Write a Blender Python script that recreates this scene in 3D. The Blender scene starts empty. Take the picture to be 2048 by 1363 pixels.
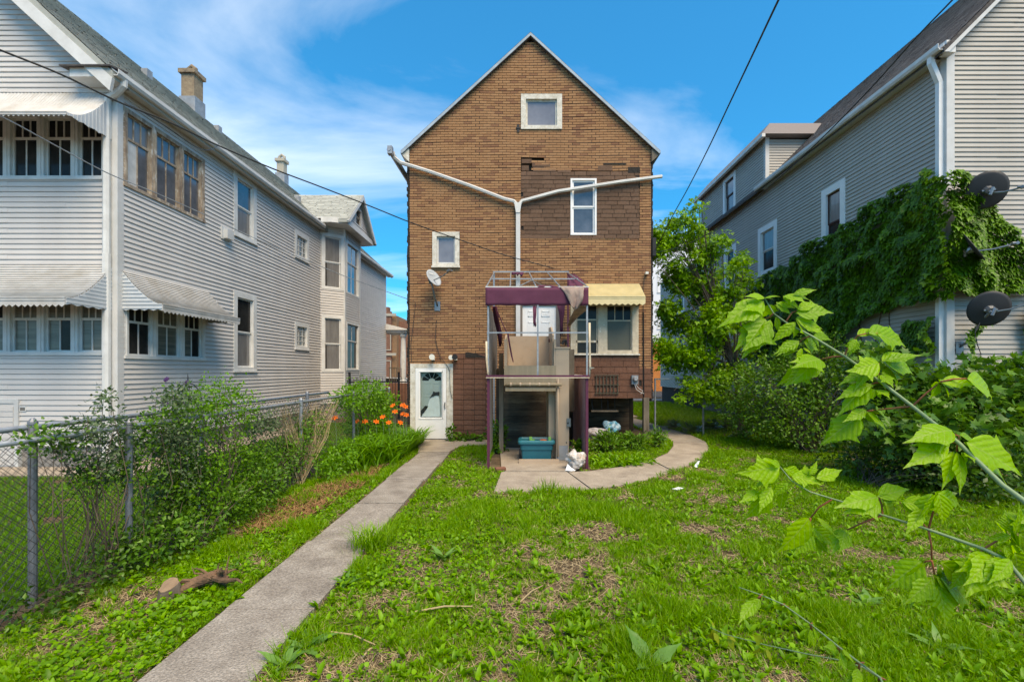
import bpy, math, random
import numpy as np
from mathutils import Vector as V

random.seed(7)
rng = np.random.default_rng(11)
scene = bpy.context.scene
C = scene.collection

# ------------------------------------------------------------------ camera
F, CX, HY, CH = 910.2, 1041.0, 741.0, 1.95          # focal length in photo pixels, vanishing point, eye height
cam = bpy.data.cameras.new('camera')
cam.sensor_width = 36.0
cam.lens = 16.0
cam.shift_x = (1024 - CX) / 2048
cam.shift_y = (HY - 681.5) / 2048
cam.clip_start = 0.05
cam.clip_end = 2000
camo = bpy.data.objects.new('camera', cam)
C.objects.link(camo)
camo.location = (0, 0, CH)
camo.rotation_euler = (math.radians(90), 0, 0)
scene.camera = camo

# ------------------------------------------------------------------ sky, sun, exposure
SUN_EL, SUN_AZ = math.radians(56), math.radians(152)  # azimuth clockwise from +Y
world = bpy.data.worlds.new('World')
scene.world = world
world.use_nodes = True
wn, wl = world.node_tree.nodes, world.node_tree.links
wn.clear()
w_out = wn.new('ShaderNodeOutputWorld')
w_bg = wn.new('ShaderNodeBackground')
sky = wn.new('ShaderNodeTexSky')
sky.sky_type = 'NISHITA'
sky.sun_disc = False
sky.sun_elevation = SUN_EL
sky.sun_rotation = SUN_AZ
sky.air_density = 1.0
sky.dust_density = 0.2
sky.ozone_density = 3.0
hsv = wn.new('ShaderNodeHueSaturation')
hsv.inputs['Saturation'].default_value = 1.3
hsv.inputs['Hue'].default_value = 0.492
hsv.inputs['Value'].default_value = 0.66
gam = wn.new('ShaderNodeGamma')          # evens out the physical sky's very bright horizon
gam.inputs[1].default_value = 0.68
wl.new(sky.outputs[0], gam.inputs[0])
tint = wn.new('ShaderNodeMixRGB')
tint.blend_type = 'MULTIPLY'
tint.inputs[0].default_value = 1.0
tint.inputs[2].default_value = (0.56, 0.93, 1.52, 1)
wl.new(gam.outputs[0], tint.inputs[1])
wl.new(tint.outputs[0], hsv.inputs['Color'])
wtc = wn.new('ShaderNodeTexCoord')
sep = wn.new('ShaderNodeSeparateXYZ')
wl.new(wtc.outputs['Generated'], sep.inputs[0])


def wmath(op, a, b=None):
    n = wn.new('ShaderNodeMath')
    n.operation = op
    for i, q in enumerate((a, b)):
        if q is None:
            continue
        if isinstance(q, (int, float)):
            n.inputs[i].default_value = q
        else:
            wl.new(q, n.inputs[i])
    return n.outputs[0]


zc = wmath('ADD', wmath('MAXIMUM', sep.outputs[2], 0.0), 0.22)
comb = wn.new('ShaderNodeCombineXYZ')
wl.new(wmath('DIVIDE', sep.outputs[0], zc), comb.inputs[0])
wl.new(wmath('DIVIDE', sep.outputs[1], zc), comb.inputs[1])
cm = wn.new('ShaderNodeMapping')
cm.inputs['Scale'].default_value = (0.55, 1.25, 1)
cm.inputs['Rotation'].default_value = (0, 0, 0.5)
cm.inputs['Location'].default_value = (7.0, 4.0, 0)
wl.new(comb.outputs[0], cm.inputs[0])
cn = wn.new('ShaderNodeTexNoise')
cn.inputs['Scale'].default_value = 1.25
cn.inputs['Detail'].default_value = 9
cn.inputs['Roughness'].default_value = 0.55
cn.inputs['Distortion'].default_value = 0.55
wl.new(cm.outputs[0], cn.inputs['Vector'])
cr = wn.new('ShaderNodeValToRGB')
cr.color_ramp.elements[0].position = 0.47
cr.color_ramp.elements[0].color = (0, 0, 0, 1)
cr.color_ramp.elements[1].position = 0.88
cr.color_ramp.elements[1].color = (0.62, 0.62, 0.62, 1)
wl.new(cn.outputs[0], cr.inputs[0])
cmix = wn.new('ShaderNodeMixRGB')
wl.new(cr.outputs[0], cmix.inputs[0])
wl.new(hsv.outputs[0], cmix.inputs[1])
cmix.inputs[2].default_value = (3.5, 4.1, 5.2, 1)
wl.new(cmix.outputs[0], w_bg.inputs['Color'])
w_bg.inputs['Strength'].default_value = 0.115
wl.new(w_bg.outputs[0], w_out.inputs[0])

sl = bpy.data.lights.new('sun', 'SUN')
sl.energy = 1.15
sl.angle = math.radians(40)
sl.color = (1.0, 0.95, 0.90)
so = bpy.data.objects.new('sun', sl)
C.objects.link(so)
sd = V((math.sin(SUN_AZ) * math.cos(SUN_EL), math.cos(SUN_AZ) * math.cos(SUN_EL), math.sin(SUN_EL)))
so.rotation_euler = (-sd).to_track_quat('-Z', 'Y').to_euler()
so.location = sd * 60

scene.view_settings.view_transform = 'Standard'
scene.view_settings.look = 'None'
scene.view_settings.exposure = 2.15
scene.view_settings.gamma = 1.0
scene.view_settings.use_white_balance = True
scene.view_settings.white_balance_temperature = 9900
scene.view_settings.white_balance_tint = 10
scene.view_settings.use_curve_mapping = False
scene.cycles.max_bounces = 6
scene.cycles.transparent_max_bounces = 12


# ------------------------------------------------------------------ pixel helpers
def P(x, y, Y):
    return V(((x - CX) / F * Y, Y, CH - (y - HY) / F * Y))


def G(x, y):
    Y = F * CH / (y - HY)
    return ((x - CX) / F * Y, Y)


def GP(pts):
    return [G(*p) for p in pts]


# ------------------------------------------------------------------ materials
MATS = {}


def mat(name, c1, c2=None, rough=0.7, scale=6.0, bump=0.0, bscale=60.0, spec=0.3, metal=0.0, stretch=(1, 1, 1),
        rand=0.0, island=None, coat=0.0, contrast=(0.35, 0.65), c3=None, c3scale=0.8, c3range=(0.55, 0.75), world=False, speckle=0.0):
    m = bpy.data.materials.new(name)
    m.use_nodes = True
    n, l = m.node_tree.nodes, m.node_tree.links
    b = n['Principled BSDF']
    b.inputs['Roughness'].default_value = rough
    b.inputs['Specular IOR Level'].default_value = spec
    b.inputs['Metallic'].default_value = metal
    b.inputs['Coat Weight'].default_value = coat
    b.inputs['Coat Roughness'].default_value = 0.03
    if world:
        tc = n.new('ShaderNodeNewGeometry')
        co = tc.outputs['Position']
    else:
        tc = n.new('ShaderNodeTexCoord')
        co = tc.outputs['Object']
    mp = n.new('ShaderNodeMapping')
    mp.inputs['Scale'].default_value = stretch
    l.new(co, mp.inputs[0])
    col = None
    if c2 is not None:
        if island is None:
            t = n.new('ShaderNodeTexNoise')
            t.inputs['Scale'].default_value = scale
            t.inputs['Detail'].default_value = 6
            t.inputs['Roughness'].default_value = 0.6
            l.new(mp.outputs[0], t.inputs['Vector'])
            fac = t.outputs[0]
        else:
            g = n.new('ShaderNodeNewGeometry')
            fac = g.outputs['Random Per Island']
        r = n.new('ShaderNodeValToRGB')
        if island is None:
            r.color_ramp.elements[0].position = contrast[0]
            r.color_ramp.elements[1].position = contrast[1]
            r.color_ramp.elements[0].color = (*c1, 1)
            r.color_ramp.elements[1].color = (*c2, 1)
        else:
            r.color_ramp.elements[0].color = (*island[0][1], 1)
            r.color_ramp.elements[0].position = island[0][0]
            r.color_ramp.elements[1].color = (*island[1][1], 1)
            r.color_ramp.elements[1].position = island[1][0]
            for p, cc in island[2:]:
                e = r.color_ramp.elements.new(p)
                e.color = (*cc, 1)
        l.new(fac, r.inputs[0])
        col = r.outputs[0]
    if c3 is not None:
        t3 = n.new('ShaderNodeTexNoise')
        t3.inputs['Scale'].default_value = c3scale
        t3.inputs['Detail'].default_value = 7
        t3.inputs['Roughness'].default_value = 0.65
        l.new(mp.outputs[0], t3.inputs['Vector'])
        r3 = n.new('ShaderNodeMapRange')
        r3.inputs['From Min'].default_value = c3range[0]
        r3.inputs['From Max'].default_value = c3range[1]
        l.new(t3.outputs[0], r3.inputs[0])
        mx = n.new('ShaderNodeMixRGB')
        l.new(r3.outputs[0], mx.inputs[0])
        if col is None:
            mx.inputs[1].default_value = (*c1, 1)
        else:
            l.new(col, mx.inputs[1])
        mx.inputs[2].default_value = (*c3, 1)
        col = mx.outputs[0]
    if speckle > 0:
        ts = n.new('ShaderNodeTexNoise')
        ts.inputs['Scale'].default_value = 55
        ts.inputs['Detail'].default_value = 3
        ts.inputs['Roughness'].default_value = 0.75
        l.new(mp.outputs[0], ts.inputs['Vector'])
        rs_ = n.new('ShaderNodeMapRange')
        rs_.inputs['From Min'].default_value = 0.3
        rs_.inputs['From Max'].default_value = 0.7
        rs_.inputs['To Min'].default_value = 1 - speckle
        rs_.inputs['To Max'].default_value = 1 + speckle
        l.new(ts.outputs[0], rs_.inputs[0])
        hs = n.new('ShaderNodeHueSaturation')
        l.new(rs_.outputs[0], hs.inputs['Value'])
        l.new(col, hs.inputs['Color'])
        col = hs.outputs[0]
    if rand > 0:
        oi = n.new('ShaderNodeObjectInfo')
        mr = n.new('ShaderNodeMapRange')
        mr.inputs['To Min'].default_value = 1 - rand
        mr.inputs['To Max'].default_value = 1 + rand
        l.new(oi.outputs['Random'], mr.inputs[0])
        h = n.new('ShaderNodeHueSaturation')
        l.new(mr.outputs[0], h.inputs['Value'])
        if col is None:
            h.inputs['Color'].default_value = (*c1, 1)
        else:
            l.new(col, h.inputs['Color'])
        col = h.outputs[0]
    if col is None:
        b.inputs['Base Color'].default_value = (*c1, 1)
    else:
        l.new(col, b.inputs['Base Color'])
    if bump > 0:
        t2 = n.new('ShaderNodeTexNoise')
        t2.inputs['Scale'].default_value = bscale
        t2.inputs['Detail'].default_value = 5
        l.new(mp.outputs[0], t2.inputs['Vector'])
        bp = n.new('ShaderNodeBump')
        bp.inputs['Strength'].default_value = bump
        bp.inputs['Distance'].default_value = 0.02
        l.new(t2.outputs[0], bp.inputs['Height'])
        l.new(bp.outputs[0], b.inputs['Normal'])
    MATS[name] = m
    return m


def leafmat(name, cols, transl=0.35, rough=0.45, by_object=False, veins=False):
    m = bpy.data.materials.new(name)
    m.use_nodes = True
    n, l = m.node_tree.nodes, m.node_tree.links
    b = n['Principled BSDF']
    b.inputs['Roughness'].default_value = rough
    b.inputs['Specular IOR Level'].default_value = 0.35
    if by_object:
        oi = n.new('ShaderNodeObjectInfo')
        fac = oi.outputs['Random']
    else:
        g = n.new('ShaderNodeNewGeometry')
        fac = g.outputs['Random Per Island']
    r = n.new('ShaderNodeValToRGB')
    k = len(cols)
    r.color_ramp.elements[0].color = (*cols[0], 1)
    r.color_ramp.elements[1].color = (*cols[-1], 1)
    for i in range(1, k - 1):
        e = r.color_ramp.elements.new(i / (k - 1))
        e.color = (*cols[i], 1)
    l.new(fac, r.inputs[0])
    col = r.outputs[0]
    if veins:
        tc = n.new('ShaderNodeTexCoord')
        s = n.new('ShaderNodeSeparateXYZ')
        l.new(tc.outputs['Object'], s.inputs[0])

        def mth(op, a, bb):
            q = n.new('ShaderNodeMath')
            q.operation = op
            for i, z in enumerate((a, bb)):
                if z is None:
                    continue
                if isinstance(z, (int, float)):
                    q.inputs[i].default_value = z
                else:
                    l.new(z, q.inputs[i])
            return q.outputs[0]
        ax = mth('ABSOLUTE', s.outputs[0], None)
        ph = mth('SUBTRACT', s.outputs[1], mth('MULTIPLY', ax, 1.1))
        sn = mth('SINE', mth('MULTIPLY', ph, 42.0), None)
        side = mth('GREATER_THAN', sn, 0.9)
        mid = mth('LESS_THAN', ax, 0.012)
        vein = mth('MAXIMUM', mth('MULTIPLY', side, 0.35), mth('MULTIPLY', mid, 0.6))
        mx = n.new('ShaderNodeMixRGB')
        l.new(vein, mx.inputs[0])
        l.new(col, mx.inputs[1])
        mx.inputs[2].default_value = (0.36, 0.5, 0.1, 1)
        col = mx.outputs[0]
        nz = n.new('ShaderNodeTexNoise')
        nz.inputs['Scale'].default_value = 9
        l.new(tc.outputs['Object'], nz.inputs['Vector'])
        bp = n.new('ShaderNodeBump')
        bp.inputs['Strength'].default_value = 0.5
        bp.inputs['Distance'].default_value = 0.01
        l.new(mth('SUBTRACT', nz.outputs[0], mth('MULTIPLY', sn, 0.12)), bp.inputs['Height'])
        l.new(bp.outputs[0], b.inputs['Normal'])
    l.new(col, b.inputs['Base Color'])
    t = n.new('ShaderNodeBsdfTranslucent')
    g2 = n.new('ShaderNodeMixRGB')
    g2.blend_type = 'MULTIPLY'
    g2.inputs[0].default_value = 1
    l.new(col, g2.inputs[1])
    g2.inputs[2].default_value = (1.3, 1.25, 0.6, 1)
    l.new(g2.outputs[0], t.inputs[0])
    mix = n.new('ShaderNodeMixShader')
    mix.inputs[0].default_value = transl
    l.new(b.outputs[0], mix.inputs[1])
    l.new(t.outputs[0], mix.inputs[2])
    l.new(mix.outputs[0], n['Material Output'].inputs[0])
    MATS[name] = m
    return m


def clearglass(name, tint=(0.9, 0.95, 0.95), refl=0.12):
    m = bpy.data.materials.new(name)
    m.use_nodes = True
    n, l = m.node_tree.nodes, m.node_tree.links
    n.remove(n['Principled BSDF'])
    tr = n.new('ShaderNodeBsdfTransparent')
    tr.inputs[0].default_value = (*tint, 1)
    gl = n.new('ShaderNodeBsdfGlossy')
    gl.inputs['Roughness'].default_value = 0.03
    lw = n.new('ShaderNodeFresnel')
    lw.inputs[0].default_value = 1.12
    mix = n.new('ShaderNodeMixShader')
    l.new(lw.outputs[0], mix.inputs[0])
    l.new(tr.outputs[0], mix.inputs[1])
    l.new(gl.outputs[0], mix.inputs[2])
    l.new(mix.outputs[0], n['Material Output'].inputs[0])
    MATS[name] = m
    return m


mat('vinyl_pale', (0.60, 0.57, 0.54), (0.535, 0.506, 0.478), rough=0.55, scale=1.3, bump=0.05, bscale=40, rand=0.035, stretch=(1, 1, 3), c3=(0.40, 0.385, 0.36), c3scale=0.9, c3range=(0.58, 0.9))
mat('vinyl_taupe', (0.435, 0.41, 0.37), (0.38, 0.357, 0.32), rough=0.55, scale=1.3, bump=0.05, bscale=40, rand=0.04, stretch=(1, 1, 3), c3=(0.30, 0.28, 0.25), c3scale=0.9, c3range=(0.58, 0.9))
mat('trim_white', (0.70, 0.70, 0.68), (0.58, 0.575, 0.55), rough=0.5, scale=3, bump=0.05)
mat('trim_grey', (0.60, 0.60, 0.59), (0.52, 0.52, 0.50), rough=0.5, scale=3, bump=0.05)
mat('trim_bright', (0.82, 0.82, 0.81), (0.74, 0.74, 0.73), rough=0.4, scale=3)
mat('old_wood_frame', (0.45, 0.36, 0.27), (0.22, 0.16, 0.12), rough=0.8, scale=9, bump=0.2, bscale=50, stretch=(1, 1, 0.4), c3=(0.6, 0.56, 0.5), c3scale=12, c3range=(0.55, 0.65))
mat('peeling_white', (0.70, 0.67, 0.60), (0.50, 0.46, 0.38), rough=0.8, scale=9, bump=0.4, bscale=30, c3=(0.16, 0.13, 0.10), c3scale=14, c3range=(0.64, 0.7))
mat('peeling_cream', (0.62, 0.53, 0.40), (0.50, 0.42, 0.31), rough=0.8, scale=9, bump=0.3, bscale=30, c3=(0.75, 0.7, 0.62), c3scale=11, c3range=(0.6, 0.68))
mat('wall_core', (0.05, 0.047, 0.045), rough=0.95)
mat('felt', (0.018, 0.016, 0.015), (0.04, 0.034, 0.03), rough=0.95, scale=20)
T1, T2, T3, D1, D2 = (0.36, 0.188, 0.095), (0.33, 0.169, 0.086), (0.38, 0.203, 0.106), (0.262, 0.128, 0.072), (0.235, 0.112, 0.065)
mat('faux_brick', T1, T2, rough=0.9, bump=0.35, bscale=90, spec=0.15, island=[(0.0, D2), (1.0, T3), (0.06, D1), (0.16, D1), (0.20, T2), (0.6, T1)], c3=(0.20, 0.10, 0.055), c3scale=0.75, c3range=(0.56, 1.1))
mat('brown_shingle', (0.165, 0.10, 0.07), (0.125, 0.075, 0.052), rough=0.95, scale=14, bump=0.5, bscale=140, rand=0.16, spec=0.1)
mat('red_shingle', (0.18, 0.09, 0.062), (0.135, 0.066, 0.046), rough=0.95, scale=14, bump=0.5, bscale=140, rand=0.10, spec=0.1)
mat('bluegrey_trim', (0.36, 0.45, 0.52), (0.26, 0.33, 0.38), rough=0.6, scale=4)
mat('roof_dark', (0.055, 0.05, 0.05), (0.11, 0.10, 0.095), rough=0.95, scale=12, bump=0.5, bscale=80)
mat('roof_green', (0.2, 0.22, 0.2), (0.3, 0.32, 0.29), rough=0.95, bump=0.5, bscale=80, spec=0.15, island=[(0, (0.33, 0.34, 0.31)), (1, (0.46, 0.475, 0.435)), (0.5, (0.39, 0.405, 0.37))], c3=(0.28, 0.285, 0.26), c3scale=0.8, c3range=(0.5, 0.8))
mat('roof_brown', (0.1, 0.09, 0.085), (0.2, 0.2, 0.2), rough=0.95, bump=0.5, bscale=80, spec=0.15, island=[(0, (0.18, 0.155, 0.145)), (1, (0.29, 0.26, 0.245)), (0.5, (0.23, 0.20, 0.19))])
mat('galvanised', (0.36, 0.39, 0.41), (0.24, 0.26, 0.28), rough=0.5, metal=0.5, scale=12, spec=0.5)
mat('rusty_galvanised', (0.24, 0.25, 0.27), (0.15, 0.165, 0.18), rough=0.55, metal=0.5, scale=10, c3=(0.16, 0.075, 0.03), c3scale=3, c3range=(0.58, 0.66))
mat('wire', (0.13, 0.13, 0.132), (0.06, 0.05, 0.045), rough=0.55, metal=0.4, scale=8)
mat('chimney_tan', (0.32, 0.24, 0.16), (0.22, 0.16, 0.11), rough=0.95, scale=6, bump=0.5, bscale=20, c3=(0.1, 0.08, 0.07), c3scale=2.5, c3range=(0.55, 0.7))
mat('flashing', (0.36, 0.37, 0.38), (0.25, 0.26, 0.27), rough=0.5, metal=0.3)
mat('concrete', (0.35, 0.31, 0.265), (0.25, 0.215, 0.18), rough=0.9, scale=3.5, bump=0.8, bscale=60, c3=(0.14, 0.115, 0.095), c3scale=1.6, c3range=(0.52, 0.78), world=True, spec=0.2, speckle=0.45)
mat('concrete_light', (0.40, 0.335, 0.265), (0.31, 0.255, 0.20), rough=0.9, scale=3, bump=0.5, bscale=50, c3=(0.18, 0.145, 0.115), c3scale=1.2, c3range=(0.52, 0.78), world=True, spec=0.2, speckle=0.25)
mat('foundation', (0.30, 0.28, 0.25), (0.22, 0.20, 0.18), rough=0.95, scale=3, bump=0.4)
mat('soil', (0.135, 0.095, 0.06), (0.075, 0.055, 0.036), rough=1.0, scale=5, bump=1.0, bscale=25, spec=0.05, c3=(0.19, 0.14, 0.085), c3scale=2.0, c3range=(0.5, 0.75), world=True)
mat('asphalt', (0.055, 0.055, 0.057), (0.04, 0.04, 0.042), rough=0.9, scale=5)
mat('purple_paint', (0.12, 0.028, 0.060), (0.09, 0.02, 0.046), rough=0.5, scale=4)
mat('purple_fabric', (0.118, 0.030, 0.062), (0.095, 0.024, 0.05), rough=0.8, scale=3, bump=0.25, bscale=6)
mat('pink_panel', (0.38, 0.23, 0.23), (0.27, 0.15, 0.155), rough=0.7, scale=2)
mat('beige_fabric', (0.36, 0.27, 0.225), (0.24, 0.17, 0.15), rough=0.9, scale=5, bump=0.6, bscale=9, c3=(0.2, 0.07, 0.09), c3scale=4, c3range=(0.6, 0.75))
mat('weathered_ply', (0.22, 0.195, 0.18), (0.13, 0.115, 0.105), rough=0.9, scale=6, bump=0.3, stretch=(1, 1, 0.25), c3=(0.09, 0.08, 0.075), c3scale=3)
mat('lift_beige', (0.44, 0.335, 0.245), (0.40, 0.305, 0.22), rough=0.45, scale=2, c3=(0.25, 0.19, 0.135), c3scale=2, c3range=(0.55, 0.9))
mat('lift_olive', (0.33, 0.265, 0.18), (0.27, 0.215, 0.145), rough=0.5, scale=5, stretch=(3, 1, 0.3))
mat('dark_plank', (0.15, 0.105, 0.07), (0.065, 0.045, 0.032), rough=0.95, scale=4, bump=0.5, stretch=(0.4, 1, 2), rand=0.3, c3=(0.27, 0.225, 0.15), c3scale=2.5, c3range=(0.58, 0.8))
mat('dark_board', (0.028, 0.022, 0.018), (0.05, 0.04, 0.03), rough=0.95, scale=4)
mat('post_wood', (0.20, 0.165, 0.125), (0.10, 0.08, 0.06), rough=0.95, scale=6, bump=0.5, stretch=(1, 1, 0.2))
mat('teal_plastic', (0.006, 0.125, 0.165), (0.005, 0.10, 0.135), rough=0.4, scale=3)
mat('teal_lid', (0.010, 0.16, 0.20), (0.008, 0.13, 0.17), rough=0.35, scale=3)
mat('yellow_awning', (0.70, 0.58, 0.33), (0.62, 0.51, 0.28), rough=0.5, scale=5, c3=(0.45, 0.36, 0.2), c3scale=2, c3range=(0.6, 0.9))
mat('white_awning', (0.55, 0.54, 0.52), (0.46, 0.445, 0.42), rough=0.55, scale=4, c3=(0.33, 0.28, 0.21), c3scale=1.5, c3range=(0.5, 0.85))
mat('blue_awning', (0.55, 0.575, 0.585), (0.49, 0.51, 0.52), rough=0.55, scale=4)
mat('door_white', (0.80, 0.80, 0.79), (0.76, 0.76, 0.75), rough=0.35, scale=2)
mat('door_inner', (0.50, 0.52, 0.48), (0.46, 0.48, 0.44), rough=0.4, scale=2)
mat('pane_dark', (0.012, 0.013, 0.013), (0.035, 0.035, 0.033), rough=0.1, spec=0.14, scale=2)
mat('pane_sky', (0.05, 0.06, 0.07), (0.12, 0.13, 0.15), rough=0.06, spec=0.7, scale=1.5, coat=0.5)
mat('pane_blind', (0.19, 0.185, 0.15), (0.10, 0.10, 0.08), rough=0.25, spec=0.5, scale=3, coat=0.08, stretch=(0.3, 0.3, 6))
mat('pane_curtain', (0.20, 0.195, 0.19), (0.15, 0.145, 0.14), rough=0.2, spec=0.5, scale=3, coat=0.5, stretch=(4, 4, 0.6))
mat('pane_shade', (0.115, 0.115, 0.088), (0.095, 0.095, 0.072), rough=0.35, spec=0.25, scale=1.5)
mat('pane_white', (0.62, 0.61, 0.58), (0.48, 0.47, 0.45), rough=0.3, scale=5, bump=0.3, bscale=8)
mat('pane_attic', (0.15, 0.145, 0.16), (0.22, 0.215, 0.235), rough=0.12, spec=0.6, scale=1.5, coat=0.6)
mat('glass_block', (0.24, 0.24, 0.22), (0.12, 0.125, 0.115), rough=0.15, scale=12, bump=0.5, bscale=20, coat=0.5)
clearglass('glass_clear')
mat('black_rubber', (0.02, 0.02, 0.021), rough=0.6)
mat('cable_black', (0.03, 0.032, 0.034), rough=0.5)
mat('dish_dark', (0.05, 0.05, 0.052), (0.04, 0.04, 0.042), rough=0.55, scale=3)
mat('dish_grey', (0.42, 0.46, 0.49), (0.36, 0.40, 0.43), rough=0.45, scale=3)
mat('metal_grey', (0.28, 0.29, 0.30), (0.20, 0.21, 0.22), rough=0.4, metal=0.7)
mat('meter_grey', (0.20, 0.24, 0.27), (0.15, 0.18, 0.20), rough=0.45)
mat('lamp_white', (0.72, 0.70, 0.62), rough=0.3)
mat('iron_black', (0.018, 0.018, 0.02), rough=0.5)
mat('green_iron', (0.05, 0.062, 0.045), (0.07, 0.05, 0.035), rough=0.7)
mat('far_brick', (0.25, 0.125, 0.085), (0.19, 0.09, 0.06), rough=0.95, scale=6)
mat('far_brick_tan', (0.31, 0.19, 0.11), (0.24, 0.14, 0.08), rough=0.95, scale=6)
mat('limestone', (0.42, 0.38, 0.31), rough=0.9)
mat('white_render', (0.75, 0.76, 0.78), rough=0.8)
mat('orange_brick', (0.55, 0.20, 0.06), (0.45, 0.16, 0.05), rough=0.9, scale=4)
mat('car_white', (0.72, 0.73, 0.75), rough=0.25, coat=1.0)
mat('bark', (0.14, 0.11, 0.085), (0.075, 0.058, 0.045), rough=0.95, scale=8, bump=0.8, bscale=30, stretch=(1, 1, 0.3))
mat('stump_wood', (0.30, 0.205, 0.13), (0.20, 0.13, 0.085), rough=0.95, scale=9, bump=0.4)
mat('root_wood', (0.21, 0.12, 0.07), (0.10, 0.06, 0.04), rough=0.95, scale=9, bump=0.6)
mat('twig', (0.15, 0.11, 0.075), (0.085, 0.065, 0.045), rough=0.9)
mat('straw', (0.36, 0.25, 0.13), (0.2, 0.2, 0.1), rough=0.95, island=[(0, (0.22, 0.15, 0.08)), (1, (0.52, 0.40, 0.23)), (0.5, (0.38, 0.28, 0.15))])
mat('rust_straw', (0.3, 0.15, 0.06), (0.2, 0.2, 0.1), rough=0.95, island=[(0, (0.16, 0.075, 0.035)), (1, (0.36, 0.22, 0.10)), (0.5, (0.26, 0.13, 0.055))])
mat('green_stem', (0.20, 0.29, 0.15), (0.15, 0.23, 0.11), rough=0.55, scale=20)
mat('red_stem', (0.36, 0.12, 0.05), (0.28, 0.09, 0.04), rough=0.55, scale=20)
mat('lily_orange', (0.85, 0.17, 0.012), (0.72, 0.12, 0.01), rough=0.55, scale=20)
mat('clematis_purple', (0.07, 0.022, 0.10), rough=0.6)
mat('bag_white', (0.62, 0.60, 0.58), (0.36, 0.28, 0.22), rough=0.4, scale=9, bump=0.8, bscale=14, c3=(0.42, 0.22, 0.1), c3scale=6, c3range=(0.6, 0.64))
mat('bag_blue', (0.04, 0.29, 0.42), (0.35, 0.45, 0.5), rough=0.35, scale=9, bump=0.8, bscale=14)
mat('bag_grey', (0.40, 0.38, 0.39), (0.24, 0.22, 0.22), rough=0.4, scale=9, bump=0.8, bscale=14)
mat('clay_brick', (0.26, 0.11, 0.07), (0.18, 0.075, 0.05), rough=0.95, scale=14, bump=0.5)
mat('lime_plastic', (0.14, 0.36, 0.09), rough=0.4)
mat('orange_plastic', (0.6, 0.12, 0.02), rough=0.4)
mat('curtain_cloth', (0.88, 0.86, 0.83), (0.78, 0.76, 0.73), rough=0.9, scale=4)
mat('dark_cloth', (0.03, 0.03, 0.03), (0.05, 0.05, 0.05), rough=0.9, scale=10)

leafmat('grass', [(0.085, 0.215, 0.003), (0.145, 0.335, 0.004), (0.205, 0.425, 0.006), (0.28, 0.45, 0.03)], 0.42, 0.5)
leafmat('grass_cut', [(0.055, 0.17, 0.004), (0.09, 0.25, 0.005), (0.125, 0.31, 0.008)], 0.3, 0.55)
leafmat('weed', [(0.08, 0.21, 0.004), (0.14, 0.335, 0.005), (0.21, 0.44, 0.007)], 0.42, 0.45)
leafmat('ivy_leaf', [(0.028, 0.092, 0.004), (0.05, 0.15, 0.005), (0.078, 0.21, 0.006), (0.115, 0.275, 0.010)], 0.3, 0.42)
leafmat('box_elder', [(0.08, 0.21, 0.004), (0.15, 0.34, 0.005), (0.235, 0.47, 0.008)], 0.4, 0.5)
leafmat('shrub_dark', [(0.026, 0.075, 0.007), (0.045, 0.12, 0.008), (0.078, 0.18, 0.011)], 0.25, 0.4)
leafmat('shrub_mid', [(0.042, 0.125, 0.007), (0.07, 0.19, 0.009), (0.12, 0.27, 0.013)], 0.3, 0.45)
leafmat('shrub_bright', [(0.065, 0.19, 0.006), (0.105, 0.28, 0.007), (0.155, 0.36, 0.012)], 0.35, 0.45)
leafmat('maple_leaf', [(0.04, 0.12, 0.010), (0.066, 0.18, 0.012), (0.105, 0.25, 0.015)], 0.3, 0.4)
leafmat('greyish_leaf', [(0.055, 0.10, 0.045), (0.09, 0.15, 0.06), (0.13, 0.19, 0.085)], 0.25, 0.45)
leafmat('hosta_leaf', [(0.05, 0.12, 0.03), (0.10, 0.19, 0.06), (0.2, 0.28, 0.13)], 0.25, 0.4)
leafmat('big_leaf', [(0.17, 0.38, 0.004), (0.23, 0.47, 0.005), (0.30, 0.55, 0.008)], 0.5, 0.4, by_object=True, veins=True)
leafmat('yellow_leaf', [(0.25, 0.36, 0.02), (0.42, 0.42, 0.02)], 0.4, 0.5, by_object=True)
leafmat('dock_leaf', [(0.10, 0.24, 0.04), (0.16, 0.32, 0.07)], 0.3, 0.4, by_object=True)


# ------------------------------------------------------------------ object helpers
def thing(name, label, cat, base=(0, 0, 0), group=None, kind=None):
    o = bpy.data.objects.new(name, None)
    o.empty_display_size = 0.2
    C.objects.link(o)
    o.location = base
    tag(o, label, cat, group, kind)
    return o


def tag(o, label=None, cat=None, group=None, kind=None):
    if label:
        o['label'] = label
    if cat:
        o['category'] = cat
    if group:
        o['group'] = group
    if kind:
        o['kind'] = kind
    return o


def origin(o):
    p = V((0, 0, 0))
    while o is not None:
        p = p + V(o.location)
        o = o.parent
    return p


def fr_xyz(a, b, c):
    return (a, b, c)


def rear(Y):                       # wall facing the camera: u = X, d = outwards, z
    return lambda u, d, z: (u, Y - d, z)


def side_r(X):                     # wall facing +X: u = Y
    return lambda u, d, z: (X + d, u, z)


def side_l(X):                     # wall facing -X: u = Y
    return lambda u, d, z: (X - d, u, z)


def wallfr(ox, oy, ux, uy, nx, ny):
    return lambda u, d, z: (ox + ux * u + nx * d, oy + uy * u + ny * d, z)


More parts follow.
